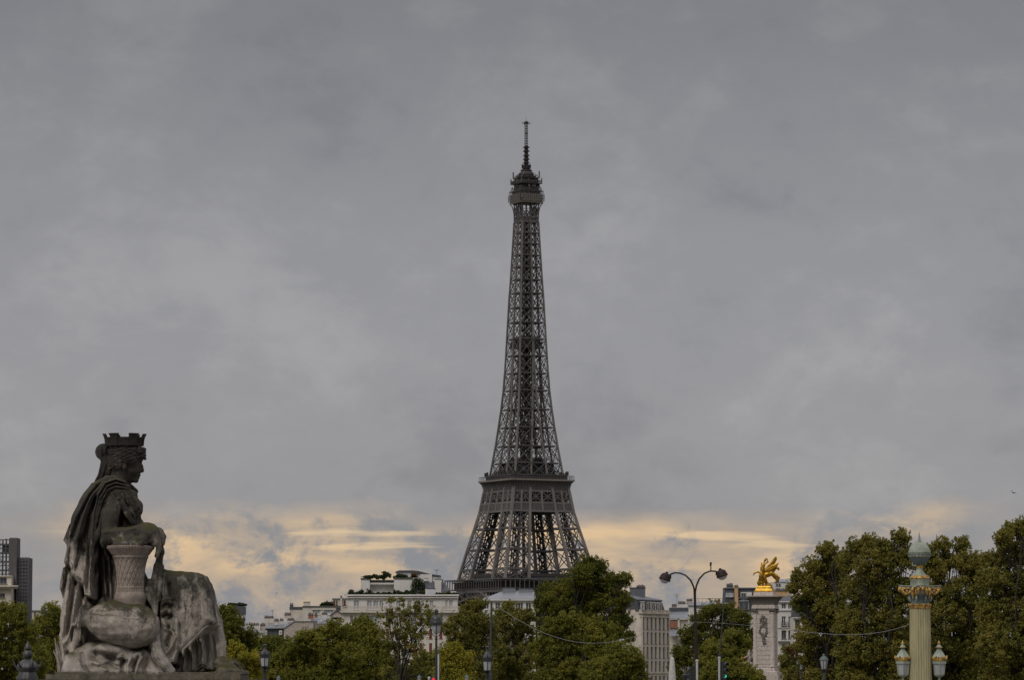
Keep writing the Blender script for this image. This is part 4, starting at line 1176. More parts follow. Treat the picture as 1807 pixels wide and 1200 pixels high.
    v = (np.array(c0) - np.array(c2)); lv = np.linalg.norm(v); q = (np.array(c0) + np.array(c2)) / 2; bl.box((q[0], q[1], ztop + 0.6), (lv, 0.3, 0.6), math.atan2(v[1], v[0]))
    bl.build('balustrade', M_LIME, h.t)
    nv = np.array((-u[1], u[0]))
    def ring(inset, z):
        a = np.array(c0) + nv * inset + u * inset * 0.3; b = np.array(c1) + nv * inset - u * inset
        c_ = b + nv * (13 - 2 * inset); d_ = a + nv * (13 - 2 * inset)
        a2 = np.array(c2) + np.array((inset * 0.3, inset))
        return [(a[0], a[1], z), (b[0], b[1], z), (c_[0], c_[1], z), (a2[0] - 3, a2[1] + 9, z), (a2[0], a2[1], z)]
    zm = ZP(1059.5, D)
    mb = MB(); mb.loft([ring(0.7, ztop + 0.4), ring(1.4, zm)]); h_m = mb.build('mansard', M_SLATE, h.t)
    mb = MB(); mb.loft([ring(1.2, zm), ring(1.25, zm + 0.25), ring(5.4, ZP(1049, D))]); mb.build('roof', M_ZINC_DK, h.t)
    for x in (1125, 1130.6, 1136.6, 1145.4, 1153, 1160.4, 1167):
        if x < 1131: q = lin(c2, c0, (x - 1106) / 25); ang = math.atan2(v[1], v[0])
        else: q = lin(c0, c1, u_of(x) / L); ang = rz
        nn = np.array((-math.sin(ang), math.cos(ang)))
        zc, zh = (ZP(1077.6, D) + ZP(1062.4, D)) / 2, M(14.6, D)
        cc = np.array(q) + nn * 1.0; fr = np.array(q) + nn * 0.62; ee = np.array(q) + nn * 0.56
        d = MB(); d.box((cc[0], cc[1], zc), (0.86, 0.7, zh), ang); dm = d.build('dormer', M_SLATE, h.t)
        d = MB(); d.box((fr[0], fr[1], zc), (1.5, 0.07, zh + 0.1), ang); d.box((fr[0] - 0.02, fr[1] - 0.06, zc + zh / 2), (1.6, 0.3, 0.16), ang); d.build('dormer_front', M_WHITE, dm)
        d = MB(); d.box((ee[0], ee[1], zc - 0.1), (0.55, 0.1, M(10.4, D)), ang); d.build('dormer_window', M_PANE, dm)
    h.chimney(1112, 1139, 1038.6, 1058, M_ZINC_DK, 9, 3.0, 0); h.chimney(1124, 1138, 1036.6, 1039, M_ZINC_DK, 9.4, 1.0, 5, M_DKTRIM, 3)
    # ---- roofs between the stone block and the lamp
    h = House('roofscape_house', 'jumble of grey roofs with a red brick gable, right of the stone block', 1180, 1216, 1000); D = h.D
    h.block('wall', 1181, 1214, 1094, 1200, M_LIME, 1, 10); h.block('brick_gable', 1181.5, 1196, 1096, 1109, M_BRICK, 0.5, 1.5); h.block('pale_pier', 1196, 1199.4, 1092.6, 1112, M_CREAM, 0.3, 1.8)
    h.roof('roof', [(1181, 1092), (1215, 1091), (1215, 1092), (1181, 1093)], M_ZINC, 0, 7, back=[(1181, 1079), (1213, 1078), (1213, 1079), (1181, 1080)])
    h.seams('roof_seams', 1182, 1213, 1091.6, 1079, 8, 0, 7, M_ZINC)
    h.roof('roof', [(1181, 1123), (1200, 1122), (1200, 1123.4), (1181, 1124)], M_ZINC, -3, 4, back=[(1181, 1111), (1199, 1110.6), (1199, 1111.4), (1181, 1112)])
    h.block('attic_storey', 1182, 1215, 1073, 1080.6, M_SLATE, 6, 5); h.chimney(1186, 1194, 1070.4, 1075, M_RUBBLE, 7, 1, 4, M_DKTRIM, 3); h.chimney(1197, 1210, 1066, 1076, M_WHITE, 7, 1, 5, M_DKTRIM, 3)
    h.block('white_wall', 1197.5, 1208, 1124, 1129, M_WHITE, -3, 3); h.aerial(1194.6, 1050, 1071, 8)
    h = House('roofscape_house', 'white house with a low zinc roof behind the double headed lamp', 1214, 1280, 1050); D = h.D
    A, B = (XP(1215, D), D), (XP(1276, D), D)
    h.facade('wall', A, B, 0, ZP(1068.6, D), 10, M_WHITE, [h.px(1228, 1241, 1070, 1077, 'curtain', ref=1215), h.px(1250, 1258, 1071, 1080, 'white', ref=1215)])
    h.roof('roof', [(1214, 1068.8), (1277, 1067.4), (1277, 1068.4), (1214, 1069.8)], M_ZINC, -0.4, 6, back=[(1218, 1063), (1276, 1060.8), (1276, 1061.8), (1218, 1064)])
    h.chimney(1266.4, 1271, 1061, 1074, M_BRICK, -0.8, 0.6, 2); h.chimney(1212, 1222, 1060.6, 1068, M_RUBBLE, 3, 1, 5, M_DKTRIM, 3)
    rl = MB(); p, q = P(1218, 1057.4, D + 3), P(1276, 1057, D + 3); rl.beam(p, q, 0.1)
    for i in range(9): rl.beam(p.lerp(q, i / 8), p.lerp(q, i / 8) - Vector((0, 0, 0.9)), 0.08)
    rl.build('railing', M_DKTRIM, h.t)
    # ---- dark mansard with ochre chimney, left of the pylon
    h = House('mansard_house', 'dark slate mansard house with dormers and a tall ochre chimney stack', 1277, 1334, 900); D = h.D
    h.block('wall', 1280, 1334, 1078, 1200, M_CREAM, 0.8, 9)
    h.roof('mansard', [(1277, 1078.4), (1279.6, 1038.6), (1334, 1038.6), (1334, 1078.4)], M_SLATE, 0.4, 9); h.block('roof_edge', 1279, 1334, 1037.4, 1039, M_ZINC, 0.0, 10)
    h.chimney(1296.6, 1303, 1036.6, 1077, M_OCHRE, -0.5, 1.2, 2); h.chimney(1283, 1294, 1034.8, 1038, M_DKTRIM, 3, 1, 5, M_DKTRIM, 4)
    h.aerial(1286.3, 1031, 1037, 3)
    h.block('panel', 1280.6, 1295, 1047, 1054.6, M_CURTAIN, 0.0, 0.6)
    def dorm(x0, x1, y0, y1, n=2):
        d = h.block('dormer', x0, x1, y0, y1, M_WHITE, -0.2, 2.0)
        w = (x1 - x0 - 1.4) / n
        for i in range(n):
            mb = MB(); xa, xb = XP(x0 + 0.9 + w * i, D - 0.25), XP(x0 + 0.4 + w * (i + 1), D - 0.25)
            mb.box(((xa + xb) / 2, D - 0.22, ZP((y0 + y1) / 2 + 0.6, D)), (xb - xa, 0.06, M(y1 - y0 - 2.4, D))); mb.build('dormer_window', M_PANE, d)
        return d
    dorm(1307.4, 1317.4, 1045.6, 1054); dorm(1304, 1322, 1061.6, 1076.4); dorm(1278.6, 1293, 1064.6, 1076, 3); h.block('panel', 1317.6, 1327, 1045.6, 1054, M_WHITE, -0.1, 0.8)
    h.roof('dormer_roof', [(1302.6, 1062), (1306, 1059.6), (1313, 1058.6), (1319, 1059.6), (1323.6, 1062)], M_ZINC, -0.5, 2.6); h.block('roof_edge', 1303, 1330, 1055.4, 1056.8, M_ZINC, -0.2, 1)
    # ---- white house with arched windows, right of the pylon
    h = House('white_townhouse', 'white house with tall and arched windows, just right of the stone pylon', 1369, 1400, 880); D = h.D
    A, B = (XP(1373, D), D), (XP(1399.5, D), D)
    wins = [h.px(1379.6, 1387.4, 1065, 1075.6, 'white', ref=1373), h.px(1391, 1396.4, 1065, 1075.6, 'white', ref=1373)]
    for x0, x1 in ((1379.4, 1386.6), (1391.4, 1396.4)):
        wins += [h.px(x0, x1, 1088.6, 1105, 'white', ref=1373), h.px(x0 - 0.4, x1 + 0.6, 1113.6, 1128.6, 'dark', ref=1373), h.px(x0, x1, 1136.6, 1148, 'white', ref=1373)]
    h.facade('wall', A, B, 0, ZP(1062.6, D), 8, M_WHITE, wins)
    for x0, x1 in ((1379, 1387.2), (1391, 1397)):
        ar = MB(); cx = XP((x0 + x1) / 2, D); rr = M((x1 - x0) / 2, D); cz = ZP(1114.6, D)
        for i in range(8):
            a0, a1 = math.pi * i / 8, math.pi * (i + 1) / 8
            ar.beam((cx + rr * math.cos(a0), D - 0.06, cz + rr * math.sin(a0)), (cx + rr * math.cos(a1), D - 0.06, cz + rr * math.sin(a1)), 0.22)
        ar.build('arch_moulding', M_CREAM, h.t)
        bl = MB(); bx = XP((x0 + x1) / 2, D); bw = M(x1 - x0 + 2, D); bz = ZP(1105, D)
        for i in range(9): bl.box((bx - bw / 2 + bw * i / 8, D - 0.4, bz + 0.45), (0.05, 0.05, 0.9))
        bl.box((bx, D - 0.4, bz + 0.92), (bw, 0.07, 0.07)); bl.box((bx, D - 0.2, bz - 0.06), (bw, 0.5, 0.12)); bl.build('balcony_rail', M_DKTRIM, h.t)
    for y, o in ((1062.6, 0.5), (1077.4, 0.3), (1131.6, 0.9), (1108, 0.2)): h.block('cornice', 1372.4 - o, 1400 + o, y - 0.9, y + 0.9, M_WHITE, -o, o + 0.3)
    h.roof('roof', [(1371, 1063), (1400, 1062.4), (1400, 1063), (1371, 1063.8)], M_SLATE, -0.2, 5, back=[(1372, 1053), (1399, 1053), (1399, 1054), (1372, 1054)])
    h = House('white_townhouse', 'blank white upper wall with two tiny windows and a brick chimney, behind the gilded horse', 1369, 1398, 960); D = h.D
    A, B = (XP(1363, D), D), (XP(1398, D), D)
    h.facade('wall', A, B, 0, ZP(1027.6, D), 8, M_WHITE, [h.px(1370, 1373.4, 1031, 1034.4, 'dark', ref=1363), h.px(1374.4, 1378, 1031, 1034.4, 'dark', ref=1363)])
    h.block('roof_wall', 1389, 1398, 1021.4, 1027.7, M_WHITE, 0.3, 7); h.roof('roof', [(1366, 1027.8), (1388, 1027.4), (1388, 1028.2), (1366, 1028.6)], M_ZINC, -0.2, 4, back=[(1370, 1022.6), (1388, 1022.6), (1388, 1023.4), (1370, 1023.4)])
    h.chimney(1368.5, 1390.7, 1044, 1056, M_OCHRE, -2, 1.2, 10, M_DKTRIM, 5)
    h = House('limestone_house', 'pale house with wide dark shop like windows, half hidden by the tall right hand trees', 1399, 1470, 860); D = h.D
    A, B = (XP(1399.8, D), D), (XP(1470, D), D)
    wins = [h.px(a, b, 1094.6, 1106.6, 'dark', ref=1399.8) for a, b in ((1403, 1411.5), (1419.4, 1436), (1444, 1460))] + [h.px(a, b, 1122, 1140, 'dark', ref=1399.8) for a, b in ((1404, 1410), (1420, 1427), (1432, 1439), (1446, 1453))]
    h.facade('wall', A, B, 0, ZP(1090, D), 10, M_CREAM, wins)
    for y in (1091, 1110.4, 1117): h.block('cornice', 1399.4, 1471, y - 1, y + 1, M_CREAM, -0.6, 0.9)
    h.roof('mansard', [(1400, 1090.2), (1402, 1062), (1468, 1062), (1470, 1090.2)], M_SLATE, 0.2, 8)
    # ---- far left: stone building wrapped in scaffolding
    h = House('stone_building', 'stone building with a heavy cornice beneath the scaffolding at the far left', -40, 21, 700); D = h.D
    A, B = (XP(-40, D), D), (XP(19, D), D)
    h.facade('wall', A, B, 0, ZP(1017, D), 10, M_LIME, [h.px(-1, 11, 1020, 1031, 'dark', ref=-40), h.px(-30, -18, 1020, 1031, 'dark', ref=-40), h.px(-1, 8, 1048, 1056, 'dark', ref=-40)])
    h.block('cornice', -40, 30, 1033.6, 1036, M_LIME, -1.4, 1.6); h.block('cornice', -40, 28.6, 1036, 1039.4, M_LIME, -0.9, 1.1); h.block('cornice', -40, 19.6, 1016.4, 1018, M_LIME, -0.3, 0.5)
    M_NET = mat('scaffold_net', (0.082, 0.076, 0.078), 0.9, 0, 0.22, 0.6, stretch=(1.5, 1.5, 0.5))
    M_TUBE = mat('scaffold_tube', (0.10, 0.10, 0.11), 0.5)
    s = thing('scaffolding', 'dark netted scaffold tower rising beside the stone building at the far left', 'scaffolding', (XP(25, 706), 706, 0))
    def box_px(name, x0, x1, y0, y1, m, Y, dp, par):
        mb = MB(); a, b = XP(x0, Y), XP(x1, Y); mb.box(((a + b) / 2, Y + dp / 2, (ZP(y0, Y) + max(0, ZP(y1, Y))) / 2), (b - a, dp, ZP(y0, Y) - max(0, ZP(y1, Y)))); return mb.build(name, m, par)
    n1 = box_px('netting', 14.6, 28, 949.6, 1040, M_NET, 703, 5, s); n2 = box_px('netting', 28.1, 49, 984.6, 1300, M_NET, 704, 6, s)
    mb = MB(); Y = 706
    for i in range(8):
        x = XP(-28 + i * 6.1, Y)
        for yy in (Y, Y + 1.2): mb.beam((x, yy, ZP(1017, Y)), (x, yy, ZP(951 + (i % 3), Y)), 0.16)
    for i in range(9):
        z = ZP(953 + i * 7.6, Y)
        for yy in (Y, Y + 1.2): mb.beam((XP(-30, Y), yy, z), (XP(14.5, Y), yy, z), 0.16)
        if i % 2: mb.box((XP(-8, Y), Y + 0.6, z - 0.2), (XP(14.5, Y) - XP(-30, Y), 1.2, 0.14))
        mb.beam((XP(-28 + (i % 7) * 6.1, Y), Y, z), (XP(-28 + (i % 7 + 1) * 6.1, Y), Y, z - 0.83), 0.12)
    mb.box((XP(8, Y), Y + 1.0, ZP(968, Y)), (1.1, 0.6, 1.6)); mb.build('poles', M_TUBE, s)
    mb = MB(); x = XP(28, 703.6)
    for i in range(12):
        z = ZP(990 + i * 6.2, 703.8); mb.box((XP(38.5, 703.8), 703.9, z), (XP(48.6, 703.8) - XP(28.4, 703.8), 0.12, 0.1))
    for px in (28.6, 33.6, 38.6, 43.6, 48.4): mb.beam((XP(px, 703.8), 703.9, ZP(1075, 703.8)), (XP(px, 703.8), 703.9, ZP(982.6, 703.8)), 0.10)
    mb.build('net_frame', M_TUBE, n2)
    h = House('roofscape_house', 'small far house with a dark chimney between two trees at the left', 54, 84, 950); D = h.D
    A, B = (XP(54, D), D), (XP(84, D), D)
    h.facade('wall', A, B, 0, ZP(1078.6, D), 8, M_LIME, [h.px(60, 63, 1081, 1087, 'dark', ref=54)]); h.block('roof_edge', 53, 84, 1077.4, 1078.8, M_ZINC, -0.4, 9)
    h.chimney(72.6, 80, 1075.6, 1096, M_SLATE, -0.6, 1, 3)
buildings()
# ------------------------------------------------------------------ trees
L_GREEN = leaf_mat('leaves_green', [(.060,.064,.012),(.135,.138,.022),(.20,.194,.030),(.26,.225,.038)])
L_DARK = leaf_mat('leaves_dark', [(0.042, 0.052, 0.01), (0.088, 0.098, 0.016), (0.14, 0.14, 0.022), (0.19, 0.16, 0.028)])
L_OLIVE = leaf_mat('leaves_olive_autumn', [(.066,.07,.016),(.14,.14,.028),(.215,.19,.038),(.255,.18,.042)])
L_YELLOW = leaf_mat('leaves_yellowing', [(0.1, 0.1, 0.014), (0.2, 0.195, 0.022), (0.3, 0.26, 0.03), (0.36, 0.26, 0.03)])
L_SPARSE = leaf_mat('leaves_thin_olive', [(0.075, 0.08, 0.018), (0.145, 0.145, 0.03), (0.2, 0.18, 0.038), (0.23, 0.175, 0.038)])
L_RED = leaf_mat('leaves_red_brown', [(0.055, 0.048, 0.016), (0.100, 0.062, 0.024), (0.155, 0.064, 0.029), (0.127, 0.101, 0.026)])
L_ORANGE = leaf_mat('leaves_orange', [(0.166, 0.084, 0.011), (0.291, 0.158, 0.015)])
def tree(label, lobes, D, m, seed, dens=1.0, clump=7.0, leaf=2.9, spread=0.9, group='trees along the riverside avenue', trunk_r=0.32, base=None, patches=(), name='plane_tree', lean=0.0, inner=True, skirt=True):
    """lobes (px, py, r) outline the crown; every lobe is filled with clumps of leaves at its own depth"""
    r = np.random.RandomState(seed); rr = random.Random(seed)
    px0 = base if base is not None else sum(l[0] for l in lobes) / len(lobes)
    o = Vector((XP(px0, D), D, 0.0))
    t = thing(name, label, 'tree', tuple(o), group=group)
    blobs = []; centres = []
    if skirt:                        # low boughs close the crown towards the ground
        xs = [l[0] for l in lobes]; n = max(3, int((max(xs) - min(xs) + 40) / 26))
        for i in range(n + 1):
            lobes = lobes + [(min(xs) + 2 + (max(xs) - min(xs) - 4) * i / n, 1198 + 8 * (i % 2), 22)]
    for i, (px, py, rad) in enumerate(lobes):
        c = P(px, py, D); R = M(rad, D)
        c = c - o; c.y += r.uniform(-1, 1) * R * spread
        centres.append((c, R))
        area = (rad / clump) ** 2
        n = max(8, int(area * 3.9 * dens))
        d = r.normal(size=(n, 3)); d /= np.linalg.norm(d, axis=1)[:, None]
        k = (0.60 + 0.40 * r.rand(n)) * (1 + 0.08 * r.normal(size=n)) * max(0.5, 1 - 0.6 * clump / rad)
        q = np.array(c) + d * (k * R)[:, None] * np.array((1, 1, 0.95))
        cr = M(clump, D) * r.uniform(0.55, 1.25, n)
        for p, s in zip(q, cr): blobs.append((p[0], p[1], p[2], s, s * 0.8))
        if inner and dens > 0.6:
            for _ in range(int(9 * dens)):
                p = np.array(c) + r.normal(size=3) * R * 0.28
                blobs.append((p[0], p[1], p[2], R * 0.42, R * 0.4))
    blobs = [b for b in blobs if b[2] > 1.8]
    V, Q = leaf_cloud(r, blobs, 74, M(leaf, D), 0.75, 0.35)
    # single sprays that break up the outline
    tips = []
    for c, R in centres:
        n = int(40 * dens)
        d = r.normal(size=(n, 3)); d[:, 2] = np.abs(d[:, 2]) * 0.9 - 0.2; d /= np.linalg.norm(d, axis=1)[:, None]
        q = np.array(c) + d * R * r.uniform(0.85, 1.13, n)[:, None]
        tips += [(p[0], p[1], p[2], M(2.6, D), M(3.4, D)) for p in q if p[2] > 2]
    V2, Q2 = leaf_cloud(r, tips, 9, M(leaf, D), 0.9, 0.4)
    V = np.concatenate([V, V2]); Q = np.arange(len(V)).reshape(-1, 4)
    cr_o = link('crown', make_mesh('crown', V, Q, [m]), t)
    for (px, py, rad, mm) in patches:
        c = P(px, py, D) - o; R = M(rad, D); c.y -= M(14, D)
        bl = [(c.x + r.normal() * R * 0.5, c.y + r.normal() * R * 0.5, c.z + r.normal() * R * 0.5, R * 0.4, R * 0.35) for _ in range(7)]
        V, Q = leaf_cloud(r, bl, 26, M(leaf, D), 0.9, 0.3)
        link('turned_leaves', make_mesh('turned_leaves', V, Q, [mm]), t)
    mb = MB()
    top = max(c.z + R * 0.3 for c, R in centres); low = min(c.z for c, R in centres)
    fork = max(2.2, min(low, top * 0.35))
    axis = [Vector((0, 0, -0.1)), Vector((lean * 0.3, 0, fork * 0.5)), Vector((lean, 0, fork))]
    mb.tube(axis, [trunk_r * 1.25, trunk_r, trunk_r * 0.85], 10)
    for c, R in centres:
        j = Vector((lean, 0, fork - rr.uniform(0, 0.25) * fork)); e = c + Vector((rr.uniform(-.2, .2), rr.uniform(-.2, .2), 0.45)) * R
        mid = j.lerp(e, 0.45) + Vector((rr.uniform(-.12, .12), rr.uniform(-.12, .12), 0.10)) * (e - j).length
        rad0 = trunk_r * (0.24 + 0.16 * R / 3)
        pts = [j, j.lerp(mid, 0.55), mid, mid.lerp(e, 0.5) + Vector((rr.uniform(-.1, .1), 0, rr.uniform(-.1, .1))) * R, e]
        mb.tube(pts, [rad0, rad0 * 0.8, rad0 * 0.6, rad0 * 0.4, rad0 * 0.18], 7, cap=False)
        for _ in range(7):
            k = rr.uniform(0.35, 0.95); i = int(k * 4); s0 = pts[i].lerp(pts[min(i + 1, 4)], k * 4 - i)
            dirv = Vector((rr.gauss(0, 1), rr.gauss(0, 1), rr.gauss(0.35, 0.7))).normalized()
            e2 = c + dirv * R * rr.uniform(0.75, 1.08); m2 = s0.lerp(e2, 0.5) + Vector((rr.uniform(-.1, .1), rr.uniform(-.1, .1), rr.uniform(-.05, .15))) * R
            mb.tube([s0, m2, e2], [rad0 * 0.34, rad0 * 0.22, 0.02], 5, cap=False)
            for __ in range(2):
                e3 = m2.lerp(e2, rr.uniform(0.1, 0.7)); d3 = e3 + Vector((rr.gauss(0, .4), rr.gauss(0, .4), rr.gauss(0.2, .3))) * R * 0.5
                mb.tube([e3, d3], [rad0 * 0.14, 0.012], 4, cap=False)
    mb.build('trunk', M_BARK, t, smooth=60, local=True)
    return t
def trees():
    A = 'trees along the riverside avenue'
    tree('broad green tree below the scaffold tower at the far left', [(-20, 1110, 34), (8, 1083, 24), (32, 1086, 22), (5, 1125, 36), (42, 1122, 30), (28, 1168, 42), (-18, 1165, 40), (60, 1165, 30)], 400, L_GREEN, 11)
    tree('green tree whose crown touches the back of the seated statue', [(94, 1082, 19), (84, 1106, 26), (106, 1112, 24), (78, 1150, 34), (112, 1155, 34), (96, 1190, 36), (130, 1100, 26), (140, 1150, 34)], 430, L_GREEN, 12)
    tree('dark tree between the statue knees and the slate mansard', [(388, 1088, 22), (402, 1084, 18), (412, 1104, 22), (398, 1122, 32), (432, 1126, 24), (415, 1160, 36), (385, 1165, 30)], 440, L_DARK, 13)
    tree('yellow green tree just right of the statue foot', [(412, 1148, 18), (425, 1160, 24), (402, 1172, 22), (440, 1175, 28), (418, 1190, 28)], 330, L_YELLOW, 14)
    tree('low dark tree under the slate mansard with two dormers', [(458, 1142, 20), (480, 1140, 22), (470, 1165, 30), (500, 1142, 18), (445, 1160, 24)], 480, L_DARK, 15)
    tree('bright green tree beside the low black lantern', [(516, 1148, 22), (540, 1128, 20), (500, 1170, 30), (535, 1160, 32), (558, 1140, 20), (480, 1185, 30), (520, 1190, 32)], 400, L_GREEN, 16)
    tree('rounded green tree in front of the rubble gable', [(566, 1124, 20), (590, 1112, 20), (580, 1142, 32), (612, 1124, 28), (604, 1160, 38), (566, 1176, 36)], 420, L_GREEN, 17)
    tree('green tree with one high tuft under the white balcony', [(640, 1100, 16), (630, 1112, 18), (655, 1116, 22), (640, 1142, 32), (672, 1142, 28), (650, 1178, 38), (615, 1185, 30), (680, 1180, 30)], 430, L_GREEN, 18)
    tree('thin leaved olive tree with bare branches showing, before the white block', [(702, 1072, 24), (682, 1090, 20), (722, 1086, 20), (742, 1070, 15), (706, 1108, 28), (748, 1104, 24), (684, 1126, 24), (730, 1134, 28), (762, 1090, 18), (700, 1158, 28), (742, 1166, 24)], 360, L_SPARSE, 19, dens=0.27, leaf=3.0, trunk_r=0.30, base=704, patches=((714, 1122, 6, L_ORANGE), (720, 1134, 6, L_ORANGE)), inner=False)
    tree('yellowing young tree at the foot of the black street lamp', [(782, 1158, 17), (800, 1150, 18), (816, 1164, 22), (790, 1182, 24), (812, 1192, 26)], 340, L_YELLOW, 20, trunk_r=0.2)
    tree('loose olive tree with pointed tufts left of the thin mast', [(826, 1076, 16), (812, 1094, 18), (846, 1070, 17), (838, 1096, 24), (858, 1104, 24), (826, 1124, 26), (850, 1136, 32), (792, 1110, 18), (806, 1136, 24), (840, 1170, 34)], 390, L_SPARSE, 21, dens=0.66, base=838)
    tree('olive green tree right of the thin mast, before the zinc roof', [(884, 1090, 20), (900, 1076, 16), (910, 1098, 24), (932, 1090, 20), (890, 1122, 30), (925, 1126, 32), (880, 1158, 34), (915, 1166, 36)], 410, L_SPARSE, 22, dens=0.85, base=900)
    tree('tallest dark rounded tree, covering the right foot of the tower', [(1040, 996, 18), (1058, 1000, 18), (1028, 1016, 26), (1062, 1022, 24), (1004, 1036, 26), (1040, 1044, 38), (1080, 1036, 24), (1101, 1024, 16), (966, 1044, 20), (982, 1062, 30), (958, 1066, 20), (1018, 1082, 38), (1066, 1078, 42), (1098, 1060, 20), (1096, 1098, 24), (1108, 1124, 15), (1060, 1130, 44), (1000, 1130, 44)], 520, L_DARK, 23, clump=7, leaf=2.7, trunk_r=0.4)
    tree('bright bushy tree in front of the tall dark one', [(1006, 1096, 24), (978, 1110, 26), (1030, 1112, 26), (1056, 1112, 24), (1082, 1114, 18), (1008, 1140, 40), (1058, 1146, 36), (964, 1150, 36), (1000, 1182, 40)], 400, L_GREEN, 24)
    tree('green tree at the corner of the stone block with narrow windows', [(1092, 1148, 26), (1114, 1160, 20), (1126, 1176, 15), (1086, 1178, 32), (1110, 1190, 24), (1052, 1186, 30)], 370, L_GREEN, 25)
    tree('dark tree behind the double headed lamp post', [(1256, 1080, 20), (1284, 1082, 22), (1236, 1098, 22), (1308, 1096, 20), (1216, 1124, 22), (1246, 1126, 34), (1286, 1122, 36), (1203, 1152, 18), (1228, 1162, 34), (1318, 1130, 24), (1200, 1178, 22)], 760, L_DARK, 26, clump=6.6, leaf=2.6)
    tree('lighter green tree just left of the stone pylon', [(1292, 1124, 17), (1312, 1136, 16), (1256, 1144, 18), (1276, 1152, 26), (1306, 1164, 24), (1244, 1172, 24), (1278, 1184, 30), (1320, 1180, 22)], 700, L_GREEN, 27, clump=6.6, leaf=2.6)
    tree('small green tree with a reddish crown right of the stone pylon', [(1392, 1150, 12), (1408, 1146, 12), (1384, 1168, 15), (1404, 1172, 18), (1390, 1190, 20), (1420, 1188, 18)], 700, L_SPARSE, 28, clump=6.2, leaf=2.6, patches=((1396, 1148, 10, L_RED), (1406, 1160, 9, L_RED), (1390, 1146, 8, L_RED)))
    B = 'tall autumn trees on the right'
    k = dict(group=B, leaf=3.4, clump=8.0, trunk_r=0.36)
    tree('tall olive brown tree at the left end of the tall grove by the white houses', [(1410, 1018, 16), (1400, 1040, 14), (1432, 1000, 18), (1460, 974, 20), (1450, 1008, 26), (1478, 1000, 28), (1430, 1040, 26), (1470, 1040, 36), (1420, 1066, 24), (1462, 1076, 34), (1440, 1104, 30), (1486, 1096, 34), (1426, 1128, 28), (1474, 1140, 36), (1440, 1166, 28), (1490, 1180, 34)], 320, L_OLIVE, 31, dens=1.0, base=1462, patches=((1462, 1047, 5, L_ORANGE),), **k)
    tree('tall tree with ragged top behind the left lantern of the green column', [(1512, 966, 20), (1496, 990, 22), (1536, 958, 18), (1560, 968, 20), (1590, 950, 18), (1530, 996, 32), (1574, 996, 32), (1600, 982, 22), (1520, 1040, 38), (1566, 1044, 40), (1600, 1040, 28), (1530, 1094, 42), (1580, 1098, 42), (1526, 1146, 42), (1576, 1156, 44), (1504, 1110, 34), (1506, 1160, 36)], 300, L_OLIVE, 32, dens=1.0, base=1552, **k)
    tree('tall tree with gaps of sky right behind the green column', [(1640, 976, 18), (1664, 964, 16), (1696, 964, 18), (1626, 1004, 24), (1652, 1006, 26), (1700, 994, 26), (1726, 990, 16), (1646, 1050, 34), (1694, 1044, 36), (1660, 1096, 40), (1712, 1092, 40), (1650, 1146, 42), (1704, 1150, 44), (1734, 1022, 24), (1678, 990, 20), (1720, 1012, 20), (1738, 1060, 34), (1742, 1110, 36), (1620, 1060, 30), (1622, 1110, 34), (1618, 1160, 34)], 310, L_OLIVE, 33, dens=0.9, base=1680, **k)
    tree('highest dense tree at the right edge', [(1770, 952, 18), (1790, 936, 20), (1812, 930, 22), (1752, 990, 20), (1782, 978, 30), (1822, 974, 36), (1748, 1024, 28), (1788, 1030, 40), (1836, 1030, 44), (1756, 1082, 40), (1806, 1088, 44), (1760, 1140, 44), (1812, 1150, 46), (1850, 1100, 44)], 290, L_OLIVE, 34, dens=1.1, base=1796, **k)
    # the row beyond, glimpsed low between the others
    for i, (px, py) in enumerate(((160, 1150), (320, 1156), (560, 1150), (760, 1160), (1290, 1176), (1470, 1150), (1560, 1140), (1620, 1130), (1680, 1140), (1740, 1120), (1800, 1140), (880, 1160), (1010, 1160))):
        q = random.Random(200 + i)
        lob = [(px + q.uniform(-34, 34), py + q.uniform(6, 30), q.uniform(16, 26)) for _ in range(7)] + [(px - 40, py + 34, 24), (px + 40, py + 34, 24), (px, py + 14, 24)]
        tree('dark tree of the row beyond, low between nearer crowns', lob, 640, L_DARK if i % 2 else L_GREEN, 60 + i, clump=7.5, leaf=3.2, group='trees glimpsed in the row beyond', dens=0.8)
trees()
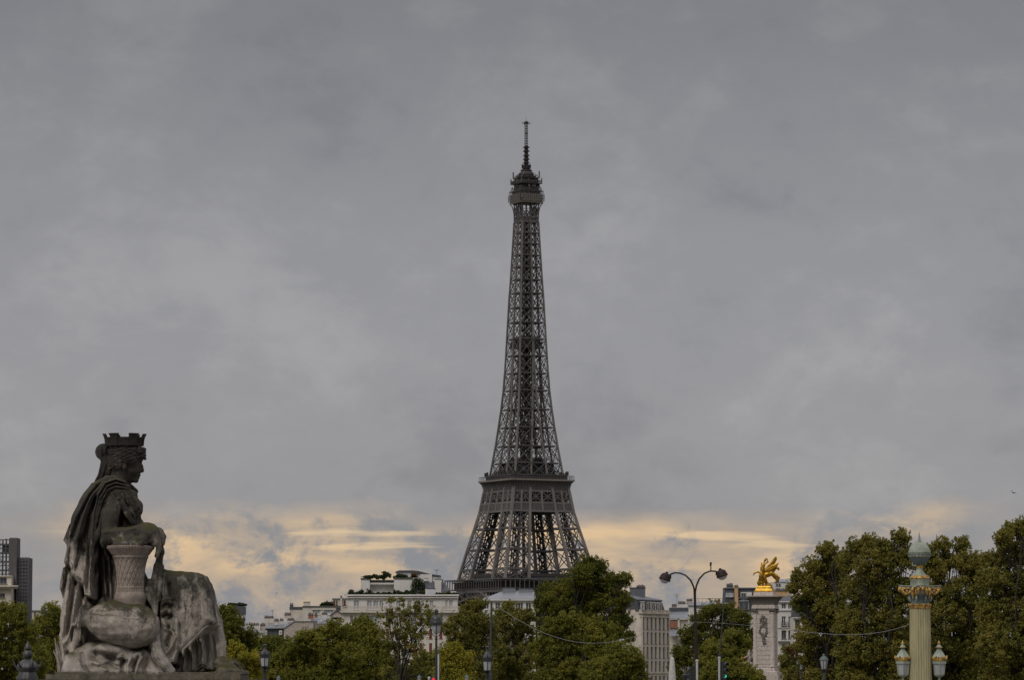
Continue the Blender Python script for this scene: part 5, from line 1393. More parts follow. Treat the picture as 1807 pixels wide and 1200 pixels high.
# ------------------------------------------------------------------ the seated stone statue on its pavilion
def stone_mat(name, pale, dark, moss=True, top=None, dark_z=None, green=0.0):
    """weathered limestone: pale where rain washes it, black crust in big patches that grows with height, moss on upward faces"""
    m = bpy.data.materials.new(name); m.use_nodes = True
    nt = m.node_tree; N = nt.nodes; L = nt.links; b = N['Principled BSDF']
    b.inputs['Roughness'].default_value = 0.92; b.inputs['Specular IOR Level'].default_value = 0.15
    tcx = N.new('ShaderNodeTexCoord'); geo = N.new('ShaderNodeNewGeometry')
    def noise(sc, det=5, stretch=(1, 1, 1), rough=0.6):
        mp = N.new('ShaderNodeMapping'); mp.inputs['Scale'].default_value = stretch
        L.new(tcx.outputs['Object'], mp.inputs[0])
        n = N.new('ShaderNodeTexNoise'); n.inputs['Scale'].default_value = sc; n.inputs['Detail'].default_value = det; n.inputs['Roughness'].default_value = rough
        L.new(mp.outputs[0], n.inputs[0]); return n.outputs[0]
    def math_(op, a, c, clamp=False):
        n = N.new('ShaderNodeMath'); n.operation = op; n.use_clamp = clamp
        for i, v in enumerate((a, c)):
            if isinstance(v, (int, float)): n.inputs[i].default_value = v
            else: L.new(v, n.inputs[i])
        return n.outputs[0]
    def ramp(v, p0, p1, c0=0.0, c1=1.0):
        n = N.new('ShaderNodeValToRGB'); e = n.color_ramp.elements
        e[0].position = p0; e[1].position = p1
        e[0].color = (c0, c0, c0, 1) if isinstance(c0, float) else (*c0, 1); e[1].color = (c1, c1, c1, 1) if isinstance(c1, float) else (*c1, 1)
        L.new(v, n.inputs[0]); return n.outputs[0]
    def mix(f, a, c):
        n = N.new('ShaderNodeMix'); n.data_type = 'RGBA'
        L.new(f, n.inputs[0])
        for i, v in ((6, a), (7, c)):
            if isinstance(v, tuple): n.inputs[i].default_value = (*v, 1)
            else: L.new(v, n.inputs[i])
        return n.outputs[2]
    sp = N.new('ShaderNodeSeparateXYZ'); L.new(tcx.outputs['Object'], sp.inputs[0])
    sn = N.new('ShaderNodeSeparateXYZ'); L.new(geo.outputs['Normal'], sn.inputs[0])
    base = ramp(noise(9, 6), 0.3, 0.7, tuple(c * 0.72 for c in pale), tuple(min(1, c * 1.25) for c in pale))
    streak = ramp(noise(5, 5, (1.6, 1.6, 0.28)), 0.42, 0.66)
    base = mix(math_('MULTIPLY', streak, 0.5), base, tuple(c * 0.40 for c in pale))
    fine = ramp(noise(22, 8, (1.3, 1.3, 0.7), 0.75), 0.45, 0.72)
    base = mix(math_('MULTIPLY', fine, 0.5), base, tuple(c * 0.5 for c in pale))
    ochre = ramp(noise(3.4, 5), 0.58, 0.75)
    base = mix(math_('MULTIPLY', ochre, 0.45), base, (pale[0] * 1.0, pale[1] * 0.84, pale[2] * 0.66))
    if dark_z:
        h = math_('DIVIDE', math_('SUBTRACT', sp.outputs[2], dark_z[0]), dark_z[1] - dark_z[0])
    else:
        h = math_('MULTIPLY', sp.outputs[2], 0.0)
    crust = math_('ADD', math_('ADD', h, math_('MULTIPLY', math_('SUBTRACT', noise(3.0, 9, (1, 1, 0.5), 0.72), 0.5), 4.2)), math_('MULTIPLY', sn.outputs[2], 0.45))
    base = mix(ramp(crust, 0.25, 0.75), base, dark)
    if moss:
        ms = math_('ADD', math_('MULTIPLY', sn.outputs[2], 0.75), math_('MULTIPLY', math_('SUBTRACT', noise(4.5, 6), 0.5), 1.5))
        base = mix(math_('MULTIPLY', ramp(ms, 0.42 - green, 0.8 - green), 0.85), base, (0.048, 0.044, 0.014))
    spk = ramp(noise(26, 3), 0.70, 0.76)
    base = mix(math_('MULTIPLY', spk, 0.5), base, tuple(min(1, c * 1.5) for c in pale))
    L.new(base, b.inputs['Base Color'])
    bp = N.new('ShaderNodeBump'); bp.inputs['Strength'].default_value = 0.9; bp.inputs['Distance'].default_value = 0.03
    L.new(noise(16, 8, (1, 1, 1), 0.7), bp.inputs['Height']); L.new(bp.outputs[0], b.inputs['Normal'])
    return m
DS = 60.0
def statue():
    base = P(250, 1192, DS)
    st = thing('seated_statue', 'weathered stone statue of a seated woman wearing a crown, her arm on a basket', 'statue', tuple(base))
    pale = (0.315, 0.282, 0.245)
    m_low = stone_mat('limestone_pale', pale, (0.065, 0.058, 0.049), True, dark_z=(0.9, 3.6))
    m_up = stone_mat('limestone_crusted', (0.27, 0.235, 0.195), (0.052, 0.047, 0.038), True, dark_z=(0.2, 3.0), green=0.12)
    m_cloak = stone_mat('limestone_cloak', (0.38, 0.335, 0.285), (0.048, 0.044, 0.036), True, dark_z=(1.0, 2.45))
    m_head = stone_mat('limestone_black', (0.15, 0.13, 0.112), (0.027, 0.024, 0.021), False, dark_z=(2.6, 4.0))
    m_knee = stone_mat('limestone_knee', (0.33, 0.295, 0.25), (0.048, 0.044, 0.036), True, dark_z=(0.5, 2.2), green=0.1)
    H = 0.95
    # --- the body: head, neck, torso, arms, hand
    c = Clay(150, 306, -90, 76, 770, 1075, H, (1.4, 1.7))
    c.ell((219, 0, 806), (31, 25, 30), 2)
    c.ell((229, 0, 825), (18, 19, 25), 6)
    c.cap([(221, 0, 840), (232, 0, 846)], [12, 7], 5)
    c.ell((244, 0, 811), (6, 14, 5), 4)
    c.cap([(245.5, 0, 815), (248.2, 0, 824), (249.4, 0, 831.5)], [2.4, 2.8, 3.4], 2.0)
    c.ell((245.6, -4, 833), (3.2, 3.2, 2.6), 1.5); c.ell((245.6, 4, 833), (3.2, 3.2, 2.6), 1.5)
    c.ell((243.5, 0, 839.6), (3.2, 7, 2.1), 1.2)
    c.ell((241.8, 0, 844), (3.4, 6.4, 2.4), 1.2)
    c.ell((238.4, 0, 849), (5.0, 7, 4.8), 3)
    for s_ in (-1, 1):
        c.ell((248.5, 8.5 * s_, 818.5), (5.5, 6, 4.2), 2.5, cut=True)
        c.ell((242.2, 8.2 * s_, 819), (3.6, 4.2, 2.6), 1)
        c.ell((221, 21 * s_, 824), (5, 4, 8), 2)           # ears
        c.ell((235, 12 * s_, 832), (7, 7, 7), 5)
    c.cap([(209, 0, 832), (206, 0, 850), (203, 0, 872)], [15.5, 15, 20], 5)
    c.ell((203, 0, 905), (38, 48, 56), 10)
    c.ell((231, -20, 897), (19, 19, 19), 8); c.ell((231, 20, 897), (19, 19, 19), 8)
    c.cap([(210, 0, 930), (212, 0, 1000), (225, 0, 1050)], [34, 38, 44], 10, sy=0.9)
    c.cap([(203, -44, 884), (197, -53, 915), (196, -57, 940)], [19, 19, 16], 4)
    c.cap([(195, -58, 949), (215, -63, 951), (238, -66, 947), (258, -66, 940)], [16, 15, 13, 10.5], 4)
    c.cap([(205, 46, 884), (232, 56, 925), (262, 44, 955)], [17, 14, 11], 6)
    c.ell((268, -62, 937), (17, 16, 11), 4, rot=12)
    for i, (dy, ln) in enumerate(((-74, 0.92), (-65, 1.0), (-56, 0.98), (-48, 0.85))):
        c.cap([(276, dy, 936), (287, dy - 1, 941), (293, dy - 2, 941 + 12 * ln), (292.5, dy - 1, 941 + 23 * ln)], [5.4, 5.0, 4.4, 3.6], 1.2)
    c.cap([(262, -74, 941), (268, -80, 949), (274, -81, 956)], [5, 4.6, 3.8], 1.5)
    c.ell((219, -46, 915), (5, 26, 20), 3, rot=12, cut=True)
    # neckline and dress over the chest
    for p, w, a in (([(222, 858), (236, 872), (246, 890), (250, 905)], 4, 3.5), ([(214, 866), (228, 884), (238, 902), (241, 922)], 4, 3.2),
                    ([(206, 872), (218, 896), (226, 915), (229, 930)], 3.5, -3.5), ([(219, 866), (233, 884), (243, 905)], 2.5, -3.5),
                    ([(212, 885), (224, 905), (232, 925)], 3, 3), ([(200, 872), (212, 886), (221, 905)], 3, 3)):
        c.stroke(p, w, a, -1, -14, 14)
    for x in (186, 196, 206, 217):
        c.stroke([(x, 975), (x + 3, 1010), (x + 6, 1060)], 4, 4, -1, -10); c.stroke([(x + 5, 975), (x + 8, 1015), (x + 11, 1060)], 3.5, -4, -1, -10)
    c.stroke([(184, 955), (195, 987), (212, 999), (226, 990)], 5, 6, -1, -8)
    c.stroke([(186, 944), (230, 940), (262, 932)], 4, 1.6, -1, -50)
    c.wobble(0.5, 9, 1)
    clay_part('figure', c, m_up, st, DS)
    # --- hair
    c = Clay(140, 264, -44, 44, 775, 880, H)
    c.ell((219, 0, 803), (32, 29, 21), 3)
    c.ell((246, 0, 799), (10, 22, 10), 5)
    c.ell((206, 0, 816), (21, 27, 18), 4)
    c.ell((180.5, 0, 798.5), (14.5, 15, 15), 2)
    c.ell((230, -24, 812), (13, 7, 9), 4, rot=15); c.ell((230, 24, 812), (13, 7, 9), 4, rot=15)
    c.cap([(188, 0, 816), (183, -6, 835), (174, -8, 852), (166, -6, 866)], [12, 10, 8, 5], 4)
    c.cap([(190, 4, 818), (186, 6, 838), (180, 8, 856)], [11, 9, 6], 4)
    r = random.Random(4)
    for i in range(26):
        y0 = 790 + i * 1.35
        pts = []
        for q in range(7):
            x = 250 - q * 9.5 + r.uniform(-1, 1)
            pts.append((x, y0 + 0.02 * (q - 1) ** 2 * (i - 8) + 2.2 * math.sin(q * 1.9 + i * 0.9)))
        c.stroke(pts, 1.5, 1.7 if i % 2 else -1.7, 0)
    for i in range(5):
        c.stroke([(171 + i * 5, 789), (176 + i * 3, 799), (173 + i * 5, 810)], 1.5, 1.5 if i % 2 else -1.5, 0)
        c.stroke([(190 - i * 4, 820), (186 - i * 3.4, 836), (180 - i * 4, 855)], 1.6, 1.6 if i % 2 else -1.6, 0)
    for i in range(40):      # curls at the temple
        a = r.uniform(228, 253); b = r.uniform(791, 812)
        c.ell((a, -22 + abs(a - 236) * 0.7 - r.uniform(0, 3), b), (3.2, 3.2, 2.6), 1)
        c.ell((a, 22 - abs(a - 236) * 0.7 + r.uniform(0, 3), b), (3.2, 3.2, 2.6), 1)
    clay_part('hair', c, m_head, st, DS)
    # --- crown like a town wall: a flaring ring with towers
    mb = MB()
    k = DS / (F * CP + 380 * SP)
    def W(x, y, v): return ((x - W0 / 2) * k, DS + y * k, EYE + (HORIZON - v) * k)
    n = 48; cx = 217.6
    def ring(r, v, sy=0.82): return [W(cx + r * math.cos(2 * math.pi * i / n), r * sy * math.sin(2 * math.pi * i / n), v) for i in range(n)]
    mb.loft([ring(30, 789), ring(32.5, 788), ring(32.2, 785), ring(32.6, 780), ring(34.0, 775.5), ring(34.8, 773.2), ring(31, 773), ring(29, 780), ring(28, 786)])
    crown = mb.build('crown', m_head, st, smooth=35)
    for i in range(6):
        a = 2 * math.pi * i / 6 + 0.05
        tw = MB()
        rings = []
        for rr, v, wd in ((32.4, 788, 6.5), (33.4, 777, 6.8), (35.0, 771.5, 7.6), (37.4, 766.6, 9.0)):
            q = []
            for du, dr in ((-1, 1.6), (1, 1.6), (1, -5), (-1, -5)):
                x = (rr + dr) * math.cos(a) - du * wd * math.sin(a); y = ((rr + dr) * math.sin(a) + du * wd * math.cos(a)) * 0.82
                q.append(W(cx + x, y, v))
            rings.append(q)
        tw.loft(rings)
        tw.build('crown_tower', m_head, crown)
    # --- cloak
    c = Clay(98, 262, -108, 96, 836, 1204, H, (1.5, 2.1))
    out = [(196, 842), (180, 846), (163, 855), (143, 886), (122, 938), (115.5, 956), (123, 966), (124, 975), (118, 990), (108.5, 1039), (112, 1055), (115, 1066), (111, 1104), (107, 1124), (112, 1150), (118, 1197),
           (150, 1197), (156, 1150), (160, 1110), (168, 1075), (175, 1058), (178, 1000), (179, 955), (181, 915), (186, 885), (204, 868), (226, 862), (222, 851), (210, 845)]
    def yc(X, V): return 0.0 * X * V
    def ty(X, V):
        up = np.clip((V - 842) / 70, 0, 1)
        t = 26 + 36 * np.sqrt(up)
        lo = np.clip((V - 1000) / 190, 0, 1)
        return t + 12 * lo - 0.0035 * np.clip(150 - X, 0, 60) ** 2 * 4
    c.slab(out, yc, ty, 16, 4)
    # sleeve and shoulder roll
    c.ell((203, -46, 873), (21, 16, 17), 6, rot=12)
    c.ell((205, 46, 873), (21, 16, 17), 6, rot=12)
    def rope(pts, rr, kk=2.5): c.cap([(x, y * 1.06 - (3 if y < 0 else 0), v) for x, y, v in pts], rr, kk)
    rope([(226, -20, 864), (219, -30, 857), (206, -36, 849), (192, -40, 850), (178, -46, 862), (167, -52, 885), (158, -56, 915), (150, -60, 950)], [5, 6, 6.5, 7, 7, 6.5, 6, 5])
    rope([(232, -24, 885), (222, -36, 866), (208, -46, 858), (195, -50, 862), (184, -55, 882), (177, -60, 915), (174, -65, 955), (173, -68, 1005), (172, -69, 1050)], [5, 6, 6, 6, 6.5, 6.5, 6.5, 6, 5])
    rope([(236, 20, 868), (222, 30, 857), (206, 36, 849), (192, 40, 850), (172, 48, 872), (150, 56, 920)], [5, 6, 6.5, 7, 7, 5])
    c.stroke([(182, 892), (194, 889), (207, 887), (220, 882)], 2.6, 3.5, -1, -30); c.stroke([(182, 897), (194, 894), (207, 892), (220, 887)], 2.4, -4, -1, -30)
    # chest drape falling from the shoulder across the breast
    c.ell((226, -14, 886), (15, 24, 22), 6, rot=40)
    rope([(214, -42, 864), (228, -38, 882), (240, -28, 902), (245, -18, 915)], [6, 6, 5.5, 4.5])
    rope([(208, -50, 872), (220, -46, 892), (230, -40, 912), (238, -32, 925)], [5.5, 5.5, 5, 3.5])
    rope([(220, -26, 860), (232, -18, 877), (242, -8, 896), (245, 0, 915)], [5.5, 5.5, 5, 4])
    rope([(228, -34, 861), (214, -42, 853), (200, -46, 855), (190, -50, 866), (184, -56, 890), (181, -62, 925), (180, -66, 950)], [3.5, 4.5, 5, 5, 5, 5, 4])
    S = lambda p, w, a: c.stroke(p, w, a, -1, -18, 16)
    # long folds down the back panel
    S([(183, 853), (164, 878), (147, 915), (134, 948), (127, 962)], (3, 5), -6); S([(176, 866), (160, 895), (150, 930), (143, 968)], (3, 5), 5)
    S([(176, 880), (164, 915), (158, 955), (154, 985)], (3, 5), -7); S([(170, 895), (163, 935), (160, 985), (158, 1020)], 5, 4)
    S([(133, 935), (128, 960), (122, 990)], 4, 4); S([(152, 950), (146, 985), (138, 1010)], 4, -5)
    S([(164, 960), (163, 1010), (161, 1050)], 3.5, -5); S([(171, 930), (170, 990), (168, 1054)], 3.5, 5)
    # upper cloth ends in a zigzag hem; the under cloth hangs in long pipes
    hem = [(122, 992), (134, 1002), (140, 1022), (152, 1030), (158, 1048), (165, 1052), (174, 1059)]
    c.stroke(hem, 5, 5, -1, -18); c.stroke([(x - 2, v + 8) for x, v in hem], 5, -8, -1, -18)
    S([(128, 990), (121, 1030), (114, 1060)], 5, -6)
    S([(134, 1006), (127, 1060), (120, 1110), (114, 1145)], 5, 7); S([(140, 1020), (135, 1065), (130, 1105), (126, 1130)], 4, -7)
    S([(146, 1028), (141, 1070), (137, 1105)], 5, 7); S([(153, 1035), (150, 1068), (149, 1090)], 4, -8); S([(160, 1048), (157, 1072), (154, 1085)], 4, 5)
    # lower hem: swooping edges with dark hollows under them
    c.stroke([(155, 1080), (152, 1096), (140, 1108), (130, 1122), (124, 1140)], 4.5, 6, -1, -18)
    c.ell((145, -76, 1132), (11, 34, 26), 3, rot=-14, cut=True)
    c.cap([(148, -62, 1112), (142, -64, 1138), (135, -62, 1160)], [7, 6, 2.5], 2)
    c.ell((160, -80, 1112), (9, 30, 18), 3, cut=True)
    S([(112, 1112), (111, 1150), (118, 1180)], 4, -5); S([(120, 1130), (121, 1165), (130, 1188)], 4, 5); S([(128, 1150), (132, 1180)], 3.5, -6)
    c.stroke([(150, 1165), (143, 1195)], 5, -6, -1, -18)
    c.ell((181, -70, 1020), (12, 40, 58), 4, cut=True)
    for x in range(112, 172, 12):   # folds round the far side and the back
        c.stroke([(x + 14, 900 + abs(x - 140)), (x + 5, 1000), (x, 1185)], 4.5, 5, 1, 14, 16); c.stroke([(x + 20, 900 + abs(x - 140)), (x + 11, 1000), (x + 6, 1185)], 4, -5, 1, 14, 16)
    for o in (0, 6.5, 13):          # rolls of cloth over the near shoulder
        pts = [(226 - o * 0.2, 856 + o * 0.7), (208, 850 + o), (191 + o * 0.35, 857 + o), (179 + o * 0.5, 878 + o * 0.8), (174 + o * 0.45, 908 + o * 0.5), (172 + o * 0.3, 940)]
        c.stroke(pts, 2.3, 3.0, -1, -14, 10); c.stroke([(x + 2.4, v + 2.6) for x, v in pts], 1.9, -2.6, -1, -14, 10)
    r = random.Random(21)
    for i in range(46):
        x = r.uniform(116, 172); v = r.uniform(905, 1120); ln = r.uniform(18, 60); sl = (145 - x) * -0.12 if v < 960 else r.uniform(-3, 2)
        c.stroke([(x, v), (x + sl * 0.5 + r.uniform(-2, 2), v + ln * 0.5), (x + sl, v + ln)], r.uniform(0.9, 1.6), r.choice((-1, 1)) * r.uniform(0.7, 1.5), -1, -18)
    c.wobble(0.5, 12, 2)
    clay_part('cloak', c, [m_cloak], st, DS)
    # --- reeds at the back of the seat
    rd = MB()
    r = random.Random(8)
    for i in range(9):
        x = 106 + i * 3.2 + r.uniform(-1, 1); y = -46 + r.uniform(-14, 20) + i * 3
        top = 1124 + r.uniform(0, 24) + i * 2; lean = r.uniform(-7, -2) if i < 4 else r.uniform(-3, 4)
        rd.tube([W(x + 6, y, 1196), W(x + 4 + lean * 0.2, y, 1165), W(x + lean, y - 2, top)], [4.2 * k, 3.4 * k, 0.7 * k], 7)
    rd.build('reeds', m_low, st, smooth=50)
    # --- basket with fruit
    by = -72
    prof = [(1072, 26), (1060, 27.5), (1058, 27.5), (1055, 27), (1050, 25.5), (1049, 24.2), (1042, 23.6), (1040, 24.4), (1038, 23.4), (1028, 23.4), (1012, 24.6), (1000, 26.5), (990, 29), (987, 31.5), (985, 30.5), (983, 32), (976, 37), (972, 40.5), (968.5, 41.5), (967.5, 40), (969, 35)]
    bk = MB()
    n = 192; cxb = 241.5; cxt = 238.0
    rings = []
    dense = []
    for (v0, r0), (v1, r1) in zip(prof[:-1], prof[1:]):
        st_ = max(1, int(abs(v1 - v0) / 1.1))
        for q in range(st_): dense.append((v0 + (v1 - v0) * q / st_, r0 + (r1 - r0) * q / st_))
    dense.append(prof[-1])
    for v, rr in dense:
        cxx = cxt + (cxt - cxt) * 0
        rg = []
        for i in range(n):
            a = 2 * math.pi * i / n
            d = 0.0
            if 988 < v < 1040:                              # woven diagonal withies
                p1, p2 = a * 9 / math.pi + v * 0.048, a * 9 / math.pi - v * 0.048
                w1, w2 = p1 % 1.0, p2 % 1.0
                over = (math.floor(p1) + math.floor(p2)) % 2
                w_ = w1 if over else w2
                d = 0.9 * (1 - abs(2 * w_ - 1) ** 4) + 0.35 * math.cos(6 * math.pi * w_) - 0.6
                if min(w1, 1 - w1) < 0.09 or min(w2, 1 - w2) < 0.09: d = -1.1
            elif 968.5 < v < 985 or 1041 < v < 1050.5:          # upright withies of the rim and the foot
                d = 0.7 * math.cos(a * 48)
            q = rr + d
            rg.append(W(cxx + q * math.cos(a), by + q * math.sin(a), v))
        rings.append(rg)
    bk.loft(rings)
    basket = bk.build('basket', mat('basket_stone', (0.15, 0.125, 0.105), 0.9, 0, 0.3, 5.0, col2=(0.30, 0.25, 0.21), detail=8, bump=0.3, spec=0.1), st, smooth=50)
    c = Clay(196, 300, -122, -24, 915, 988, 1.15)
    r = random.Random(5)
    c.ell((238, by, 968), (36, 34, 9), 2)
    for i in range(34):
        a = r.uniform(0, 6.28); q = 32 * math.sqrt(r.uniform(0.1, 1)); rr = r.uniform(4.5, 9)
        c.ell((240 + q * math.cos(a), by + 0.9 * q * math.sin(a), 962 - (34 - q) * 0.30 + r.uniform(-3, 3)), (rr, rr, rr * r.uniform(0.8, 1)), 1.2)
    c.ell((271, by - 4, 946), (22, 27, 17), 3, rot=25)
    c.ell((262, by - 22, 956), (12, 10, 10), 1.5); c.ell((283, by - 14, 957), (9, 9, 12), 2); c.ell((247, by - 30, 962), (8, 7, 7), 1)
    c.ell((232, by - 31, 962), (8, 7, 6.5), 1); c.ell((218, by - 28, 963), (8.5, 7, 6), 1); c.ell((256, by - 32, 965), (7, 6, 6), 1)
    c.cap([(286, by - 8, 958), (289, by - 9, 972), (285, by - 10, 985)], [6, 5, 4], 2)
    c.wobble(0.4, 6, 3)
    clay_part('fruit', c, m_up, basket, DS)
    # --- urn lying on its side under the basket
    c = Clay(138, 300, -136, -24, 1054, 1156, H)
    uy = -82
    ax0 = np.array((152.0, uy, 1091.0)); ax1 = np.array((290.0, uy, 1113.0))
    pr = [(0.0, 20), (0.05, 17), (0.09, 16), (0.13, 19), (0.2, 27), (0.32, 35), (0.48, 39.5), (0.62, 40.5), (0.76, 38), (0.88, 31), (0.97, 20), (1.0, 8)]
    sl = (slice(None),) * 3
    X, Y, V = c.grid(sl)
    d = ax1 - ax0; Ln = np.linalg.norm(d); d = d / Ln
    t = ((X - ax0[0]) * d[0] + (Y - ax0[1]) * d[1] + (V - ax0[2]) * d[2])
    rad = np.sqrt(np.maximum((X - ax0[0]) ** 2 + (Y - ax0[1]) ** 2 + (V - ax0[2]) ** 2 - t * t, 0))
    tt = t / Ln
    rr = np.interp(tt, [p[0] for p in pr], [p[1] for p in pr])
    band = np.where((tt > 0.66) & (tt < 0.82), 0.9, 0.0)
    ud = np.maximum(np.maximum((rad - rr - band) * 0.9, -t), t - Ln)
    c.d[...] = np.minimum(c.d, ud.astype(np.float32))
    a_ = ax0 - d * 2; b_ = ax0 + d * 5
    c.ell((154, uy, 1091.4), (5.5, 23, 22.5), 1, rot=9); c.ell((148.6, uy, 1090.6), (4, 15, 14.5), 1, rot=9, cut=True)
    # carved mask on the band
    c.ell((251, uy - 38, 1120), (7, 4, 8), 2); c.ell((249, uy - 41, 1127), (3.5, 3, 3.5), 1); c.ell((246, uy - 42, 1113), (2, 3, 1.6), 1, cut=True); c.ell((255, uy - 42, 1113), (2, 3, 1.6), 1, cut=True)
    c.stroke([(163, 1083), (200, 1089), (245, 1095), (280, 1103)], 1.5, -1.2, -1, uy)
    c.wobble(0.5, 8, 5)
    clay_part('urn', c, m_knee, st, DS)
    # --- rock seat
    c = Clay(110, 330, -122, 80, 945, 1204, H + 0.2, (1.4, 1.7))
    c.slab([(150, 1140), (171, 1134), (200, 1130), (222, 1140), (250, 1146), (279, 1148), (284, 1160), (300, 1190), (300, 1200), (120, 1200), (124, 1160)], 0, lambda X, V: 62 + 40 * np.clip((V - 1125) / 60, 0, 1), 16, 6)
    c.slab([(140, 1190), (152, 1085), (172, 1062), (200, 1046), (286, 1040), (296, 1100), (300, 1190)], 22, 44, 8, 5)
    c.slab([(158, 1190), (160, 965), (180, 955), (236, 955), (240, 1190)], 44, 24, 8, 5)
    c.ell((200, -70, 1150), (34, 34, 18), 8); c.ell((245, -72, 1163), (30, 26, 16), 8, rot=10); c.ell((165, -74, 1176), (26, 26, 18), 8); c.ell((280, -30, 1150), (16, 40, 30), 8)
    for p, w, a in (([(232, 1162), (226, 1176), (230, 1196)], 4, -7), ([(246, 1158), (238, 1176), (240, 1196)], 3, 6), ([(256, 1158), (248, 1178), (248, 1197)], 3, -6), ([(266, 1156), (256, 1174), (252, 1196)], 3, 6),
                    ([(272, 1160), (266, 1180), (268, 1196)], 4, -6), ([(176, 1152), (198, 1158), (216, 1166)], 6, -5), ([(172, 1168), (190, 1174), (205, 1186)], 5, 4), ([(154, 1150), (160, 1175), (172, 1195)], 5, -6),
                    ([(190, 1178), (206, 1172), (222, 1180)], 4, -5), ([(218, 1163), (228, 1160), (236, 1166)], 3, 6)):
        c.stroke(p, w, a, -1, -30, 16)
    c.wobble(1.8, 9, 7)
    clay_part('rock_seat', c, m_low, st, DS)
    # --- carved stern scroll leaning out of the rock
    c = Clay(272, 326, -112, -40, 1106, 1196, 1.4)
    c.cap([(285, -80, 1124), (284, -84, 1140), (288, -84, 1158), (298, -82, 1174), (310, -80, 1186)], [6.5, 9.5, 11.5, 12, 9], 3)
    for o in (-5, 0, 5):
        c.stroke([(284 + o, 1126), (283 + o * 1.4, 1145), (288 + o * 1.4, 1162), (298 + o * 1.3, 1178), (306 + o, 1186)], 1.3, -1.6, -1, -82, 6)
    clay_part('carved_scroll', c, m_low, st, DS)
    # --- skirt over the lap and knees
    c = Clay(258, 440, -100, 96, 996, 1204, H, (1.4, 1.9))
    lap = [(278, 1000), (292, 1006), (300, 1009), (330, 1010.5), (352, 1012.5), (363, 1018), (371, 1032), (377, 1052), (384, 1080), (390, 1099), (380, 1107), (368, 1113), (352, 1132), (329, 1154), (322, 1150), (318, 1168), (304, 1182), (292, 1176), (285, 1150), (276, 1090), (270, 1050)]
    c.slab(lap, 0, lambda X, V: 64 + 0 * X + 8 * np.clip((V - 1020) / 120, 0, 1), 15, 4)
    hemp = [(322, 1120), (350, 1110), (380, 1094), (392, 1100), (394, 1120), (397, 1140), (399, 1160), (400, 1182), (330, 1190), (312, 1190), (314, 1150)]
    c.slab(hemp, 6, 38, 8, 1)
    # bare hollow at the shin and the foot beyond
    c.ell((384, -62, 1124), (8, 26, 24), 3, rot=-16, cut=True)
    c.cap([(390, -30, 1112), (392, -30, 1140), (394, -30, 1158)], [7, 6, 5], 3)
    S = lambda p, w, a: c.stroke(p, w, a, -1, -26, 16)
    # edge of the lap cloth and the crumpled tuck at the waist
    c.stroke([(328, 1152), (350, 1130), (366, 1112), (386, 1100)], 1.8, 1.6, -1, -26)
    S([(296, 1012), (298, 1040), (299, 1060)], 5, 6); S([(304, 1030), (308, 1052), (316, 1066)], 4, -4)
    for i, v in enumerate((1060, 1070, 1080, 1088)):
        S([(292, v + 4), (300, v - 3), (309, v), (303, v + 5)], 3, 7 if i % 2 == 0 else -7)
    S([(288, 1010), (287, 1050), (287, 1085), (288, 1110)], 3.5, -9)
    S([(281, 1005), (281, 1050), (283, 1080)], 4, 6)
    S([(296, 1095), (301, 1112), (312, 1116), (318, 1126), (312, 1142), (300, 1158)], 4, 6); S([(302, 1104), (308, 1122), (300, 1142)], 5, -7)
    S([(318, 1095), (321, 1120), (320, 1150), (312, 1172)], 4, 5); S([(324, 1100), (326, 1140)], 3, -3)
    S([(352, 1070), (356, 1090), (352, 1108)], 6, 3); S([(340, 1050), (338, 1090), (332, 1120)], 7, -2.5); S([(366, 1050), (371, 1080), (372, 1100)], 6, 3); S([(359, 1048), (362, 1090)], 5, -2.5)
    S([(296, 1160), (306, 1170), (316, 1168)], 3.5, 6); S([(300, 1168), (312, 1178), (322, 1176)], 3, -6)
    for x0, v0, x1, v1, w, am in ((331, 1150, 326, 1186, 2.4, 5), (336, 1152, 333, 1186, 1.8, -5), (342, 1142, 345, 1188, 3.4, 6), (349, 1138, 352, 1172, 1.8, -7), (355, 1130, 353, 1160, 2.2, 4), (360, 1126, 362, 1184, 3.6, 7), (367, 1122, 371, 1178, 1.9, -8), (373, 1120, 381, 1176, 2.2, 5), (379, 1122, 388, 1184, 1.8, -6)):
        S([(x0, v0), ((x0 + x1) / 2 + 1.5, (v0 + v1) / 2), (x1, v1)], w, am)
    S([(350, 1178), (360, 1170), (372, 1176), (380, 1186)], 2.4, 5); S([(352, 1186), (362, 1180), (372, 1186)], 2.0, -5)
    S([(385, 1140), (390, 1165), (396, 1180)], 3, 5)
    for x in range(282, 362, 11):
        c.stroke([(x, 1030), (x + 2, 1100), (x + 4, 1180)], 4, 4, 1, 20); c.stroke([(x + 5, 1030), (x + 7, 1100), (x + 9, 1180)], 4, -4, 1, 20)
    r = random.Random(22)
    for i in range(30):
        x = r.uniform(300, 372); v = r.uniform(1024, 1110); ln = r.uniform(12, 45)
        c.stroke([(x, v), (x + r.uniform(-2, 4), v + ln * 0.5), (x + r.uniform(0, 6), v + ln)], r.uniform(0.9, 1.8), r.choice((-1, 1)) * r.uniform(0.5, 1.0), -1, -26)
    c.wobble(0.6, 14, 9)
    clay_part('skirt', c, m_knee, st, DS)
    # --- cord that hangs from the hand to the lap
    c = Clay(258, 302, -92, -40, 960, 1110, 1.4)
    c.cap([(288, -66, 962), (290, -68, 978), (288, -68, 992), (284, -68, 1003), (280, -70, 1030), (280, -72, 1062), (282, -72, 1086)], [6, 6.5, 5.5, 6, 7.5, 7.5, 4], 3)
    c.cap([(287, -66, 990), (291, -66, 1004), (289, -68, 1030), (288, -70, 1060)], [4, 5, 5, 4], 2)
    c.cap([(270, -64, 1030), (268, -66, 1052), (276, -68, 1066)], [6, 7, 5], 3)
    S = c.stroke
